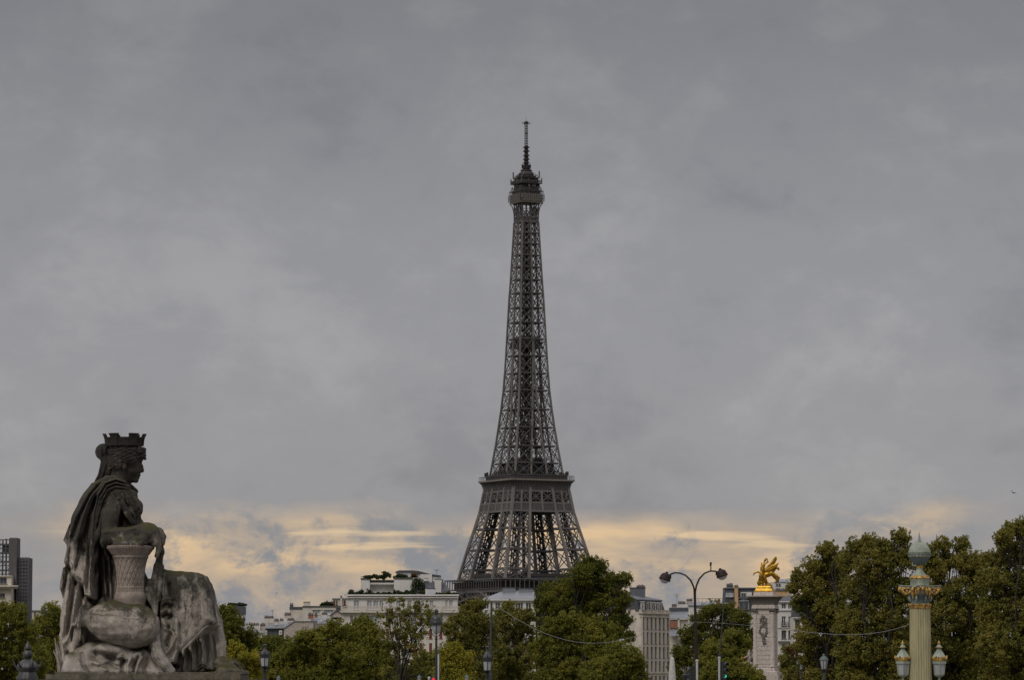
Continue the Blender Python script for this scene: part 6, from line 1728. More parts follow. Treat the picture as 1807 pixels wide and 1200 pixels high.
    S([(282, 1000), (277, 1040), (279, 1080)], 1.6, -2.2, -1, -70); S([(290, 972), (287, 1000), (285, 1050)], 1.4, -2, -1, -66)
    clay_part('hanging_cloth', c, m_knee, st, DS)
    # --- feet and the low rock under them, dark with moss
    m_moss = stone_mat('limestone_mossy', (0.15, 0.132, 0.10), (0.042, 0.040, 0.026), True, green=0.3)
    c = Clay(372, 444, -72, 72, 1144, 1196, 1.2, (1.3, 1.5))
    c.cap([(394, -38, 1172), (412, -40, 1174), (428, -38, 1181)], [12, 10, 5], 4)
    c.cap([(394, 34, 1172), (412, 36, 1175), (426, 36, 1181)], [12, 10, 5], 4)
    c.slab([(384, 1188), (392, 1176), (412, 1177), (430, 1182), (434, 1190), (384, 1192)], 0, 58, 4, 4)
    for i in range(5): c.stroke([(418 + i * 2, 1172 + i), (428 + i, 1180 + i)], 1.2, -1.2, 0)
    c.wobble(1.0, 7, 31); clay_part('feet', c, m_moss, st, DS)
    # --- plinth slab
    pl = MB()
    pl.loft([[W(x, y, v) for x, y in ((98, -118), (434, -118), (434, 96), (98, 96))] for v in (1200, 1190.5)])
    pl.loft([[W(x, y, v) for x, y in ((112, -104), (436, -98), (436, 80), (112, 80))] for v in (1190.3, 1187)])
    pl.build('plinth', m_moss, st)
    # the pavilion that carries the statue
    z0 = W(0, 0, 1200)[2]
    x0, x1 = W(92, 0, 0)[0], W(440, 0, 0)[0]
    y0, y1 = DS - 1.3, DS + 1.4
    pv = thing('stone_pavilion', 'square stone pavilion below the seated statue, its top just in view', 'pavilion', ((x0 + x1) / 2, DS, 0))
    cxp, w_, dp = (x0 + x1) / 2, x1 - x0, y1 - y0
    q = MB(); q.box((cxp, DS, (z0 - 0.35) / 2), (w_ - 0.3, dp - 0.3, z0 - 0.35)); q.build('wall', m_low, pv)
    q = MB(); q.box((cxp, DS, z0 - 0.27), (w_ + 0.1, dp + 0.1, 0.16)); q.box((cxp, DS, z0 - 0.095), (w_ + 0.4, dp + 0.4, 0.19)); q.build('cornice', m_low, pv)
    q = MB(); q.box((cxp, y0 + 0.1, 1.3), (1.1, 0.12, 2.6)); q.build('door', m_head, pv)
statue()
# ------------------------------------------------------------------ gilded pylon of the bridge, columns, lamps, signals
M_GOLD = mat('gilding', (0.35, 0.195, 0.026), 0.42, 0.8, 0.35, 2.0, spec=0.3)
M_GOLD_OLD = mat('old_gilding', (0.13, 0.08, 0.03), 0.5, 0.5, 0.3, 9.0, bump=0.3, col2=(0.46, 0.285, 0.075), lo=0.38, hi=0.56)
M_PYLON = stone_mat('pylon_stone', (0.50, 0.435, 0.39), (0.27, 0.235, 0.21), False)
M_PYLON_DK = stone_mat('pylon_stone_dark', (0.17, 0.15, 0.135), (0.065, 0.058, 0.052), False)  # darker stone for the capitals, frieze, garland and course lines
M_VERD = mat('verdigris_paint', (0.21, 0.232, 0.182), 0.6, 0, 0.28, 5.0, spec=0.3, detail=8)
M_MINT = mat('mint_paint', (0.235, 0.27, 0.225), 0.55, 0, 0.22, 7.0, spec=0.3, detail=8)
M_VERD_DK = mat('verdigris_dark', (0.085, 0.115, 0.11), 0.6, 0, 0.2, 6.0)
M_SHAFT = mat('column_paint', (0.225, 0.212, 0.125), 0.65, 0, 0.10, 5.0, col2=(0.33, 0.292, 0.165), stretch=(1, 1, 0.3), spec=0.2, detail=8)
M_BLACK = mat('black_iron', (0.018, 0.018, 0.019), 0.42, 0, 0.2, 8.0, spec=0.5)
M_BLACK2 = mat('grey_iron', (0.032, 0.031, 0.031), 0.5, 0, 0.2, 8.0, spec=0.5)
M_BROWN = mat('brown_paint', (0.022, 0.013, 0.011), 0.6, 0, 0.2, 5.0, spec=0.2)
M_GLOBE = mat('opal_glass', (0.28, 0.28, 0.28), 0.18, 0, 0.1, 4.0, spec=0.5)
M_POSTG = mat('grey_post', (0.42, 0.43, 0.44), 0.4, 0.3, 0.08, 3.0)
M_CABLE = mat('steel_cable', (0.17, 0.17, 0.16), 0.6, 0.0)
M_GRAN = mat('granite', (0.37, 0.355, 0.33), 0.8, 0, 0.22, 14.0)
def pylon():
    D = 650.0
    b = P(1351, HORIZON, D); b.z = 0
    rz = math.radians(-14)
    t = thing('bridge_pylon', 'tall square stone pylon with garland carvings, carrying a gilded winged horse', 'pylon', tuple(b))
    k = D / (F * CP)
    z = lambda py: ZP(py, D)
    def sqr(mb, w, py0, py1, w2=None):
        w2 = w2 or w
        ca, sa = math.cos(rz), math.sin(rz)
        rg = []
        for ww, py in ((w, py1), (w2, py0)):
            h = ww * k / 2
            rg.append([(b.x + x * ca - y * sa, b.y + x * sa + y * ca, z(py)) for x, y in ((-h, -h), (h, -h), (h, h), (-h, h))])
        mb.loft(rg)
    mb = MB(); sqr(mb, 34, 1074, 1179); body = mb.build('shaft', M_PYLON, t)
    mb = MB()
    ca, sa = math.cos(rz), math.sin(rz)
    for x in (-1, 1):
        for y in (-1, 1):
            cx, cy = x * 15.0 * k, y * 15.0 * k
            X, Y = b.x + cx * ca - cy * sa, b.y + cx * sa + cy * ca
            mb.lathe([(4.9 * k, z(1178)), (4.6 * k, z(1176)), (4.0 * k, z(1174)), (3.7 * k, z(1084)), (4.3 * k, z(1083.5)), (4.3 * k, z(1082.6)), (3.7 * k, z(1082))], (X, Y, 0), 14)
    cols = mb.build('corner_columns', M_PYLON, t, smooth=40)
    mb = MB(); r = random.Random(3)
    for x in (-1, 1):
        for y in (-1, 1):
            cx, cy = x * 15.0 * k, y * 15.0 * k
            X, Y = b.x + cx * ca - cy * sa, b.y + cx * sa + cy * ca
            mb.lathe([(3.6 * k, z(1082.5)), (4.4 * k, z(1079)), (5.6 * k, z(1076.6)), (5.9 * k, z(1075))], (X, Y, 0), 10)
            for i in range(16):
                a = r.uniform(0, 6.28); q = r.uniform(4.4, 6.0) * k; mb.sphere((X + q * math.cos(a), Y + q * math.sin(a), z(r.uniform(1075.5, 1081.5))), r.uniform(0.9, 1.7) * k, 6)
    mb.build('capitals', M_PYLON_DK, cols, smooth=50)
    mb = MB(); sqr(mb, 41, 1070.6, 1075); sqr(mb, 40, 1068.6, 1070.5, 38)
    mb.build('architrave', M_PYLON, t)
    mb = MB()
    for p0, p1, a0, a1 in ((1064.4, 1068.5, 38, 40), (1060.2, 1064.3, 40, 44), (1057, 1060.1, 44.5, 49), (1054.4, 1056.9, 50, 55)): sqr(mb, a0, p0, p1, a1)
    mb.build('frieze', M_PYLON_DK, t)
    mb = MB(); sqr(mb, 57, 1052.4, 1054.3, 58); mb.build('cornice', M_PYLON, t)
    mb = MB(); sqr(mb, 36, 1045.6, 1052.3, 34); mb.build('top_block', M_PYLON, t)
    mb = MB(); sqr(mb, 37, 1176.5, 1179.2); sqr(mb, 44, 1183, 1187, 38); sqr(mb, 40, 1179.2, 1182.9, 36); sqr(mb, 50, 1187, 1192); sqr(mb, 54, 1192, 1240)
    mb.build('base', M_PYLON, t)
    # garland of arms and fruit down the front
    mb = MB(); r = random.Random(12)
    def gx(u, py, o): 
        cx, cy = u * k, -(17.0 + o) * k
        return (b.x + cx * ca - cy * sa, b.y + cx * sa + cy * ca, z(py))
    for i in range(150):
        py = r.uniform(1087, 1137)
        if py < 1092: w, off = 3.5, 0
        elif py < 1108: w, off = 6.0, 0
        elif py < 1118: w, off = 6.5, 0
        else: w, off = 6.4 * (1 - (py - 1116) / 26), (py - 1116) * 0.09
        u = r.uniform(-1, 1)
        if 1107 < py < 1119: u = (0.75 + 0.25 * r.random()) * (1 if u > 0 else -1)
        mb.sphere(gx(u * w - 0.5 + off, py, r.uniform(-0.3, 0.9)), r.uniform(0.9, 2.1) * k, 6, sq=(1, 0.9, r.uniform(0.7, 1.3)))
    mb.tube([gx(2, 1133, 0.4), gx(3.5, 1137, 0.6), gx(5.5, 1138.5, 0.6)], [1.2 * k, 1.0 * k, 0.5 * k], 6)
    mb.build('garland', M_PYLON_DK, t, smooth=50)
    mb = MB()
    for i in range(12):
        py = 1085 + i * 8
        sqr(mb, 34.25, py, py + 0.5)
    mb.build('stone_courses', M_PYLON_DK, body)
    # ---- gilded group on top
    g = thing('gilded_statue', 'gilded winged horse rearing beside a figure, on top of the stone pylon', 'statue', tuple(P(1350, 1045.5, D)))
    mb = MB(); 
    for w, w2, p0, p1 in ((33.5, 33, 1043.4, 1045.5), (31, 27, 1039.6, 1043.3), (25, 24.5, 1037.6, 1039.5), (24, 22, 1035.2, 1037.5)): sqr(mb, w, p0, p1, w2)
    mb.build('gilded_base', M_GOLD, g)
    c = Clay(1322, 1382, -13, 13, 978, 1040, 0.5)
    # horse: hindquarters, barrel, chest, neck, head
    c.ell((1347, 0, 1018), (6, 5.2, 6.5), 2); c.cap([(1347, 0, 1017), (1355, 0, 1014), (1361, 0, 1012)], [5.4, 5.2, 5.0], 2)
    c.cap([(1361, -0.5, 1011), (1365, -2, 1006), (1368, -3, 1002.5)], [4.6, 3.6, 2.6], 2); c.cap([(1368, -3, 1002), (1372, -4, 1004.5), (1374, -4.2, 1007)], [2.6, 2.2, 1.4], 1)
    for y in (-3, 3):
        c.cap([(1347, y, 1021), (1350.5, y, 1026), (1345.5, y, 1031), (1347.5, y, 1035.4)], [4.2, 2.8, 1.7, 1.5], 1.2)
    for y, dx, dv in ((-3, 0, 0), (3, -3, 5)):
        c.cap([(1361, y, 1013), (1370 + dx, y * 1.3, 1018 + dv * .4), (1374 + dx * 0.4, y * 1.3, 1021 + dv), (1369.5 + dx, y * 1.3, 1027 + dv * 0.6)], [3.4, 2.3, 1.6, 1.1], 1)
    c.cap([(1343, 0, 1013), (1337, 1, 1010.5), (1331, 1, 1013), (1328.5, 1, 1018)], [2.0, 1.5, 1.3, 0.5], 1)
    # wings raised towards the right
    for y, e0, e1 in ((-5, (1373, 994.5), (1372, 1000)), (5, (1369.5, 983.5), (1372, 992))):
        for i in range(7):
            q = i / 6
            ex = e0[0] + (e1[0] - e0[0]) * q - 8 * max(0, q - 0.5); ev = e0[1] + (e1[1] - e0[1]) * q + 5 * max(0, q - 0.5)
            c.cap([(1349 + 4 * q, y * 0.7, 1009 + 2 * q), ((1349 + ex) / 2 + 1, y * 1.1, (1009 + ev) / 2 - 1 + 3 * q), (ex, y * 1.4, ev)], [2.0, 1.7, 0.6], 0.8, sy=1.3)
    # standing figure with a raised trumpet
    c.cap([(1343, -5.5, 1030), (1342.5, -5.5, 1018), (1345, -5, 1007), (1347, -4.5, 998)], [3.2, 3.8, 3.2, 2.9], 1.5)
    c.cap([(1347, -4.5, 996), (1349.2, -4.5, 991.5)], [1.6, 1.5], 0.8); c.ell((1350, -4.5, 990), (2.3, 2.1, 2.7), 0.6)
    c.cap([(1349, -5.5, 997), (1354.5, -6, 993), (1353.5, -6, 988.5), (1351.6, -6, 986.4)], [1.6, 1.3, 1.0, 0.8], 0.8)
    c.cap([(1345, -5.5, 998), (1342.5, -6, 1004), (1344.5, -6, 1010)], [1.6, 1.3, 1.0], 0.8); c.cap([(1343.4, -5, 1002), (1343.2, -5, 994.6)], [0.8, 0.8], 0.5)
    c.cap([(1341, -3, 1024), (1338.5, -2, 1030), (1340, -2, 1036)], [3.2, 3.0, 2.4], 2); c.cap([(1352, 2, 1030), (1356, 2, 1033), (1360.5, 1, 1035)], [3, 2.8, 2.2], 2); c.ell((1351, 0, 1035.5), (10, 8, 2.6), 2)
    c.stroke([(1341, 1010), (1342, 1020), (1340, 1032)], 0.6, 0.7, -1, -4, 3); c.stroke([(1344, 1010), (1345, 1020), (1344, 1032)], 0.6, -0.7, -1, -4, 3)
    c.wobble(0.2, 3.2, 4)
    clay_part('winged_horse', c, M_GOLD, g, D, relax=1)
    # ---- seated stone figure at the foot
    s = thing('stone_figure', 'grey stone seated figure at the left foot of the pylon, holding up a gilded flame', 'statue', tuple(P(1317, 1187, D)))
    c = Clay(1302, 1334, -12, 12, 1136, 1200, 0.55)
    c.ell((1321, 0, 1150), (2.3, 2.2, 2.8), 0.6); c.cap([(1321, 0, 1152), (1321, 0, 1156)], [1.3, 1.8], 1)
    c.cap([(1321, 0, 1157), (1321.5, 0, 1164), (1320, 0, 1172)], [3.4, 3.6, 4.4], 2); c.cap([(1319, -3, 1173), (1312.5, -4, 1173), (1311, -4, 1185)], [3.8, 3.4, 2.4], 1.5); c.cap([(1319, 3, 1173), (1313, 3, 1174), (1312, 3, 1186)], [3.8, 3.4, 2.4], 1.5)
    c.cap([(1319, -3.4, 1158), (1315, -4.5, 1161), (1312, -5, 1163.5)], [1.6, 1.3, 0.9], 0.8); c.cap([(1323, 3, 1158), (1325, 3, 1166), (1322, 1, 1171)], [1.6, 1.4, 1.0], 0.8)
    c.slab([(1308, 1188), (1310, 1178), (1318, 1172), (1327, 1170), (1330, 1188), (1330, 1198), (1306, 1198)], 0, 8, 3, 2)
    for x in range(1310, 1328, 3): c.stroke([(x, 1172), (x - 1, 1190)], 0.8, -0.9, 0)
    c.wobble(0.4, 3, 8); clay_part('figure', c, stone_mat('figure_stone', (0.36, 0.32, 0.29), (0.10, 0.09, 0.08), False), s, D)
    mb = MB(); r = random.Random(6)
    for i in range(12): mb.sphere(P(1310.5 + r.uniform(-3, 3), 1163.4 + r.uniform(-1.6, 1.6), D - 0.5), 0.11 + 0.1 * r.random(), 6)
    mb.build('gilded_flame', M_GOLD, s, smooth=60)
    mb = MB(); mb.box((P(1317, 1190, D).x, D, z(1198) / 2), (2.9, 2.2, z(1198))); mb.build('plinth', M_PYLON, s)
    # ---- the twin pylon's gilded group, glimpsed through the leaves
    D2 = 735.0
    p2 = thing('bridge_pylon', 'second stone pylon with a gilded group, glimpsed through the right hand trees', 'pylon', tuple(P(1467, HORIZON, D2)))
    mb = MB(); q = P(1467, 1100, D2)
    mb.box((q.x, D2, ZP(1062, D2) / 2), (4.2, 4.2, ZP(1062, D2)), rz)
    mb.box((q.x, D2, ZP(1060.6, D2)), (5.6, 5.6, M(2.4, D2)), rz); mb.box((q.x, D2, ZP(1057, D2)), (4, 4, M(4.4, D2)), rz); mb.build('shaft', M_PYLON, p2)
    c = Clay(1448, 1486, -12, 12, 1006, 1058, 0.7)
    c.ell((1464, 0, 1036), (6, 5, 6), 2); c.cap([(1464, 0, 1036), (1474, 0, 1030)], [5, 4.4], 2); c.cap([(1474, 0, 1030), (1479, 0, 1022), (1482, 0, 1025)], [3.6, 2.4, 1.4], 1)
    for y in (-3, 3): c.cap([(1463, y, 1038), (1466, y, 1046), (1463, y, 1054)], [3.6, 2.4, 1.4], 1); c.cap([(1474, y, 1032), (1480, y, 1036), (1477, y, 1042)], [2.8, 1.8, 1.0], 1); c.cap([(1462, y, 1030), (1470, y * 1.5, 1018), (1479, y * 2, 1010)], [2.6, 2.2, 0.7], 1, sy=0.6)
    c.cap([(1459, -4, 1052), (1460, -4, 1034), (1462, -4, 1022)], [3.4, 3.2, 2.4], 1); c.ell((1463, -4, 1018), (2.2, 2, 2.6), 1)
    c.ell((1467, 0, 1055), (11, 9, 3), 1); c.wobble(0.3, 3, 2)
    clay_part('winged_horse', c, M_GOLD, p2, D2)
pylon()

def lantern(mb_list, c, s, n=4, rz=0.0):
    pass
def rostral_column():
    D = 130.0
    z = lambda py: ZP(py, D); k = D / F
    ctr = P(1624.6, HORIZON, D); X, Y = ctr.x, D
    t = thing('lamp_column', 'fluted pale green column with gilded ship prows and a domed top, carrying two lanterns', 'lamp column', (X, Y, 0))
    mb = MB()
    mb.lathe([(19.6 * k, 0.9), (19.4 * k, z(1190)), (18.0 * k, z(1075))], (X, Y, 0), 144, rfun=lambda i, zz: 1.0 - 0.075 * max(0.0, math.cos(math.pi * 2 * i / 6.0)) if True else 1)
    sh = mb.build('fluted_shaft', M_SHAFT, t, smooth=50)
    mb = MB(); mb.lathe([(34 * k, 0.0), (34 * k, 0.35), (27 * k, 0.45), (26 * k, 0.75), (22 * k, 0.9), (21 * k, 1.0)], (X, Y, 0), 32); mb.build('base', M_VERD, t, smooth=40)
    mb = MB(); mb.lathe([(18.4 * k, z(1075)), (19.4 * k, z(1073.6)), (19.4 * k, z(1071.6)), (18.6 * k, z(1071)), (18.8 * k, z(1067)), (17.4 * k, z(1066))], (X, Y, 0), 48); 
    for i in range(24):
        a = 2 * math.pi * i / 24; mb.sphere((X + 18.6 * k * math.cos(a), Y + 18.6 * k * math.sin(a), z(1068.6)), 2.3 * k, 6, sq=(1, 1, 1.2))
    mb.build('gilded_ring', M_GOLD_OLD, t, smooth=50)
    mb = MB(); mb.lathe([(17.0 * k, z(1066.2)), (16.4 * k, z(1062)), (16.8 * k, z(1056)), (19 * k, z(1051)), (22 * k, z(1047))], (X, Y, 0), 32)
    mb.build('capital', M_VERD_DK, t, smooth=40)
    for i in range(8):
        a = math.pi / 2 * (i // 2) + (0.0 if i % 2 == 0 else 0.0)
    mb = MB(); 
    for i in range(8):
        a = 2 * math.pi * (i + 0.5) / 8
        d = Vector((math.cos(a), math.sin(a), 0)); s = Vector((-d.y, d.x, 0)); o = Vector((X, Y, 0))
        mb.tube([o + d * 18 * k + Vector((0, 0, z(1062))), o + d * 21.5 * k + Vector((0, 0, z(1056))), o + d * 20 * k + Vector((0, 0, z(1052.5)))], [1.4 * k, 2.2 * k, 1.2 * k], 6)
    mb.build('capital_leaves', M_VERD, t, smooth=50)
    # four ship prows with gilded fronts
    mb = MB(); gd = MB()
    for i in range(4):
        a = math.pi / 2 * i + math.radians(2)
        d = Vector((math.cos(a), math.sin(a), 0)); s = Vector((-d.y, d.x, 0)); o = Vector((X, Y, 0))
        def q(u, v, py): return o + d * u * k + s * v * k + Vector((0, 0, z(py)))
        rings = []
        for u, w, py0, py1 in ((10, 8, 1036.6, 1050), (20, 8.5, 1036, 1050.5), (28, 7, 1035.2, 1048), (34, 4, 1034.6, 1044), (36.5, 1.2, 1034.2, 1039)):
            rings.append([q(u, -w, py0), q(u, w, py0), q(u, w * 0.55, py1), q(u, -w * 0.55, py1)])
        mb.loft(rings)
        mb.loft([[q(8, -9.5, 1034.6), q(8, 9.5, 1034.6), q(8, 9.5, 1036.2), q(8, -9.5, 1036.2)], [q(28, -8.8, 1033.8), q(28, 8.8, 1033.8), q(28, 8.8, 1035.6), q(28, -8.8, 1035.6)], [q(37.5, -1.6, 1032.6), q(37.5, 1.6, 1032.6), q(37.5, 1.6, 1034.4), q(37.5, -1.6, 1034.4)]])
        for v in (-1, 1):
            gd.tube([q(14, v * 8.8, 1041), q(20, v * 9.6, 1047), q(25, v * 8.6, 1049.5), q(30, v * 7.0, 1046), q(33, v * 5, 1041), q(36.5, v * 2.6, 1037)], [1.9 * k, 2.3 * k, 2.4 * k, 2.3 * k, 2.0 * k, 1.5 * k], 7)
            gd.tube([q(20, v * 9.0, 1039), q(27, v * 8.4, 1040), q(33, v * 5.4, 1038.6)], [1.5 * k, 1.6 * k, 1.3 * k], 6)
            gd.sphere(q(31.5, v * 6.4, 1042.6), 3.2 * k, 8); gd.sphere(q(24, v * 9.2, 1044), 2.6 * k, 8)
        gd.sphere(q(36, 0, 1041), 3.0 * k, 8, sq=(1, 1, 1.4))
        a2 = a + math.pi / 4; d2 = Vector((math.cos(a2), math.sin(a2), 0)); o2 = o + d2 * 19.5 * k
        gd.tube([o2 + Vector((0, 0, z(1038))), o2 + d2 * 2 * k + Vector((0, 0, z(1046))), o2 + Vector((0, 0, z(1057)))], [2.8 * k, 3.2 * k, 1.4 * k], 7); gd.sphere(tuple(o2 + d2 * 1.6 * k + Vector((0, 0, z(1043)))), 3.8 * k, 8)
    pr = mb.build('ship_prows', M_VERD, t, smooth=40); gd.build('gilded_carving', M_GOLD_OLD, pr, smooth=60)
    mb = MB(); mb.lathe([(17.5 * k, z(1037)), (17.5 * k, z(1035.5)), (16.9 * k, z(1034)), (16.9 * k, z(1023)), (17.4 * k, z(1022.4))], (X, Y, 0), 40); mb.build('drum', M_VERD, t, smooth=40)
    mb = MB(); mb.lathe([(17.6 * k, z(1022.2)), (18.0 * k, z(1020.6)), (16.2 * k, z(1017.2)), (14.6 * k, z(1016.4))], (X, Y, 0), 48, rfun=lambda i, zz: 1.0 + 0.02 * math.cos(math.pi * i)); mb.build('gilded_rim', M_GOLD_OLD, t, smooth=40)
    mb = MB(); mb.lathe([(14.5 * k, z(1016.6)), (11.5 * k, z(1014.6)), (8.0 * k, z(1011)), (6.2 * k, z(1007.6)), (5.6 * k, z(1003.6))], (X, Y, 0), 32); mb.build('neck', M_VERD, t, smooth=40)
    mb = MB(); mb.lathe([(5.8 * k, z(1003.8)), (6.6 * k, z(1001.6)), (5.8 * k, z(998.4)), (7.4 * k, z(997.4))], (X, Y, 0), 32); mb.build('gilded_collar', M_GOLD_OLD, t, smooth=40)
    mb = MB(); mb.lathe([(7.2 * k, z(997.6)), (8.8 * k, z(997)), (13.5 * k, z(992)), (17.4 * k, z(986)), (18.8 * k, z(983.4))], (X, Y, 0), 72, rfun=lambda i, zz: 1.0 - 0.05 * max(0, math.cos(math.pi * 2 * i / 4))); mb.build('fluted_bowl', M_VERD_DK, t, smooth=40)
    mb = MB(); mb.lathe([(19.4 * k, z(983.5)), (19.8 * k, z(982.6)), (19.4 * k, z(981.8)), (19.3 * k, z(976.4)), (19.9 * k, z(975.6)), (19.6 * k, z(974.6)), (18.9 * k, z(972)), (17.2 * k, z(967)), (14.4 * k, z(962.4)), (10.6 * k, z(959)), (7.4 * k, z(957.4)), (6.4 * k, z(956.8)), (3.2 * k, z(956)), (2.4 * k, z(953)), (0.2 * k, z(938.6))], (X, Y, 0), 48)
    dm = mb.build('dome', M_VERD, t, smooth=35)
    fz = MB()
    for i in range(18):
        a = 2 * math.pi * i / 18; fz.box((X + 19.4 * k * math.cos(a), Y + 19.4 * k * math.sin(a), z(979.2)), (0.10, 0.05, 0.055), a + math.pi / 2)
    fz.build('frieze', M_VERD_DK, dm)
    mb = MB()
    for r_, py, hgt in ((19.9, 983.0, 0.8), (19.9, 975.4, 0.7), (7.9, 957.6, 1.4)): mb.lathe([(r_ * k * 0.98, z(py + hgt / 2)), (r_ * k, z(py)), (r_ * k * 0.98, z(py - hgt / 2))], (X, Y, 0), 48)
    mb.build('gilded_bands', M_GOLD_OLD, dm, smooth=40)
    # lanterns hang on arms either side and front and back
    for px, ang in ((1593.2, math.pi), (1657.0, 0.0)):
        cx = P(px, 1165, D).x
        top = MB(); zz = z
        def pyr(mb, w0, p0, w1, p1, n=6):
            mb.lathe([(w0 * k, zz(p0)), (w1 * k, zz(p1))], (cx, Y, 0), n, phase=math.pi / 6)
        pyr(top, 14.2, 1161.4, 4.2, 1147.4); pyr(top, 4.0, 1147.4, 3.4, 1145.0); pyr(top, 6.6, 1143.6, 6.4, 1142.2); pyr(top, 5.4, 1142.2, 2.2, 1138.4); pyr(top, 13.6, 1172.2, 13.8, 1168.0)
        lr = top.build('lantern', M_MINT, t)
        g2 = MB()
        for i in range(18):
            a = 2 * math.pi * i / 18; g2.sphere((cx + 13.6 * k * math.cos(a), Y + 13.6 * k * math.sin(a), zz(1163.4) + (0.02 if i % 3 else 0.05)), 1.9 * k, 6, sq=(1, 1, 1.3 if i % 3 else 1.9))
        g2.lathe([(13.4 * k, zz(1168)), (14.8 * k, zz(1166.4)), (14.4 * k, zz(1162.4)), (13.2 * k, zz(1161.6))], (cx, Y, 0), 6, phase=math.pi / 6)
        g2.lathe([(2.2 * k, zz(1138.4)), (2.8 * k, zz(1136)), (1.0 * k, zz(1133)), (0.15 * k, zz(1130))], (cx, Y, 0), 8); g2.lathe([(6.9 * k, zz(1144)), (6.9 * k, zz(1142.8))], (cx, Y, 0), 12)
        g2.build('gilded_crest', M_GOLD_OLD, lr, smooth=50)
        p2 = MB(); p2.lathe([(9.0 * k, zz(1191)), (11.3 * k, zz(1172.4))], (cx, Y, 0), 6, phase=math.pi / 6); p2.build('glass', M_GLOBE, lr)
        f2 = MB()
        for i in range(6):
            a = math.pi / 6 + math.pi / 3 * i
            f2.beam((cx + 9.2 * k * math.cos(a), Y + 9.2 * k * math.sin(a), zz(1191.4)), (cx + 11.6 * k * math.cos(a), Y + 11.6 * k * math.sin(a), zz(1172)), 0.030)
        f2.lathe([(4 * k, zz(1196)), (9.6 * k, zz(1192.6)), (9.8 * k, zz(1190.6)), (8.6 * k, zz(1190.4))], (cx, Y, 0), 6, phase=math.pi / 6)
        f2.tube([(cx, Y, zz(1195)), (cx, Y, zz(1204)), (cx - math.cos(ang) * 8 * k, Y, zz(1214)), (X + math.cos(ang) * 15 * k, Y, zz(1222))], [2.2 * k, 2.0 * k, 2.4 * k, 3.2 * k], 8)
        f2.build('lantern_frame', M_VERD, lr, smooth=40)
    return t
rostral_column()
def spire():
    D = 420.0
    p = P(1655.5, HORIZON, D); k = D / F
    t = thing('lamp_column', 'distant green column whose pointed top shows just above the trees, right of the near column', 'lamp column', (p.x, D, 0))
    mb = MB(); z = lambda py: ZP(py, D)
    mb.lathe([(0.55, 0), (0.5, z(1080)), (0.5, z(1010))], (p.x, D, 0), 16); mb.build('shaft', M_SHAFT, t, smooth=40)
    mb = MB(); mb.lathe([(9.5 * k, z(1010)), (11 * k, z(1000)), (10 * k, z(985)), (5 * k, z(972)), (3.2 * k, z(966)), (2.6 * k, z(962)), (0.3 * k, z(943.5))], (p.x, D, 0), 16); mb.build('dome', M_VERD_DK, t, smooth=40)
spire()
# ------------------------------------------------------------------ street lamps
def old_lantern(name, label, px, py_top, D, s, gl_rows, post_to=0.0, group=None):
    """four-sided black lantern with a tiled roof; s = half width in pixels; gl_rows = (glass top, glass bottom)"""
    k = D / F; z = lambda py: ZP(py, D); x = XP(px, D)
    t = thing(name, label, 'street lamp', (x, D, 0), group=group)
    g0, g1 = gl_rows; ph = math.pi / 6
    mb = MB()
    hgt = g0 - py_top
    mb.lathe([(s * 0.18 * k, z(py_top + hgt * 0.26)), (s * 0.35 * k, z(py_top + hgt * 0.12)), (s * 0.40 * k, z(py_top + hgt * 0.07)), (s * 0.15 * k, z(py_top))], (x, D, 0), 10)
    mb.lathe([(s * 0.30 * k, z(py_top + hgt * 0.36)), (s * 0.24 * k, z(py_top + hgt * 0.24))], (x, D, 0), 10)
    mb.lathe([(s * 1.02 * k, z(g0 + 0.4)), (s * 1.06 * k, z(g0 - hgt * 0.2)), (s * 1.12 * k, z(g0 - hgt * 0.24)), (s * 1.05 * k, z(g0 - hgt * 0.30))], (x, D, 0), 6, phase=ph)
    for i in range(6):
        a = ph + math.pi / 3 * i; mb.sphere((x + s * 1.08 * k * math.cos(a), D + s * 1.08 * k * math.sin(a), z(g0 - hgt * 0.34)), s * 0.16 * k, 6, sq=(1, 1, 1.5))
    hd = mb.build('lantern_cap', M_BLACK, t, smooth=40)
    mb = MB(); mb.lathe([(s * 0.95 * k, z(g0 - hgt * 0.30)), (s * 0.28 * k, z(py_top + hgt * 0.34))], (x, D, 0), 6, phase=ph); mb.build('lantern_roof', M_BLACK2, hd)
    mb = MB(); mb.lathe([(s * 0.74 * k, z(g1)), (s * 0.93 * k, z(g0))], (x, D, 0), 6, phase=ph); gl = mb.build('glass', M_GLOBE, t)
    mb = MB()
    for i in range(6):
        a = ph + math.pi / 3 * i
        mb.beam((x + s * 0.76 * k * math.cos(a), D + s * 0.76 * k * math.sin(a), z(g1)), (x + s * 0.96 * k * math.cos(a), D + s * 0.96 * k * math.sin(a), z(g0)), s * 0.14 * k)
    mb.lathe([(s * 0.35 * k, z(g1 + 2.6)), (s * 0.86 * k, z(g1 + 1.0)), (s * 0.86 * k, z(g1 - 0.2)), (s * 0.7 * k, z(g1 - 0.5))], (x, D, 0), 6, phase=ph)
    mb.build('lantern_frame', M_BLACK, gl)
    mb = MB()
    zt = z(g1 + 2.4)
    mb.lathe([(0.16, 0), (0.16, 0.5), (0.10, 0.7), (0.08, zt - 1.0), (s * 0.28 * k, z(g1 + 10)), (s * 0.30 * k, z(g1 + 7.5)), (s * 0.95 * k, z(g1 + 7.2)), (s * 0.95 * k, z(g1 + 6.4)), (s * 0.26 * k, z(g1 + 6.0)), (s * 0.34 * k, z(g1 + 4.4)), (s * 0.2 * k, zt)], (x, D, 0), 14)
    mb.build('post', M_BLACK, t, smooth=40)
    return t
old_lantern('street_lamp', 'low black lantern with clear six sided glass, among the trees right of the statue', 467.5, 1137.5, 118, 9.6, (1161.4, 1176.6), group='old six sided lanterns')
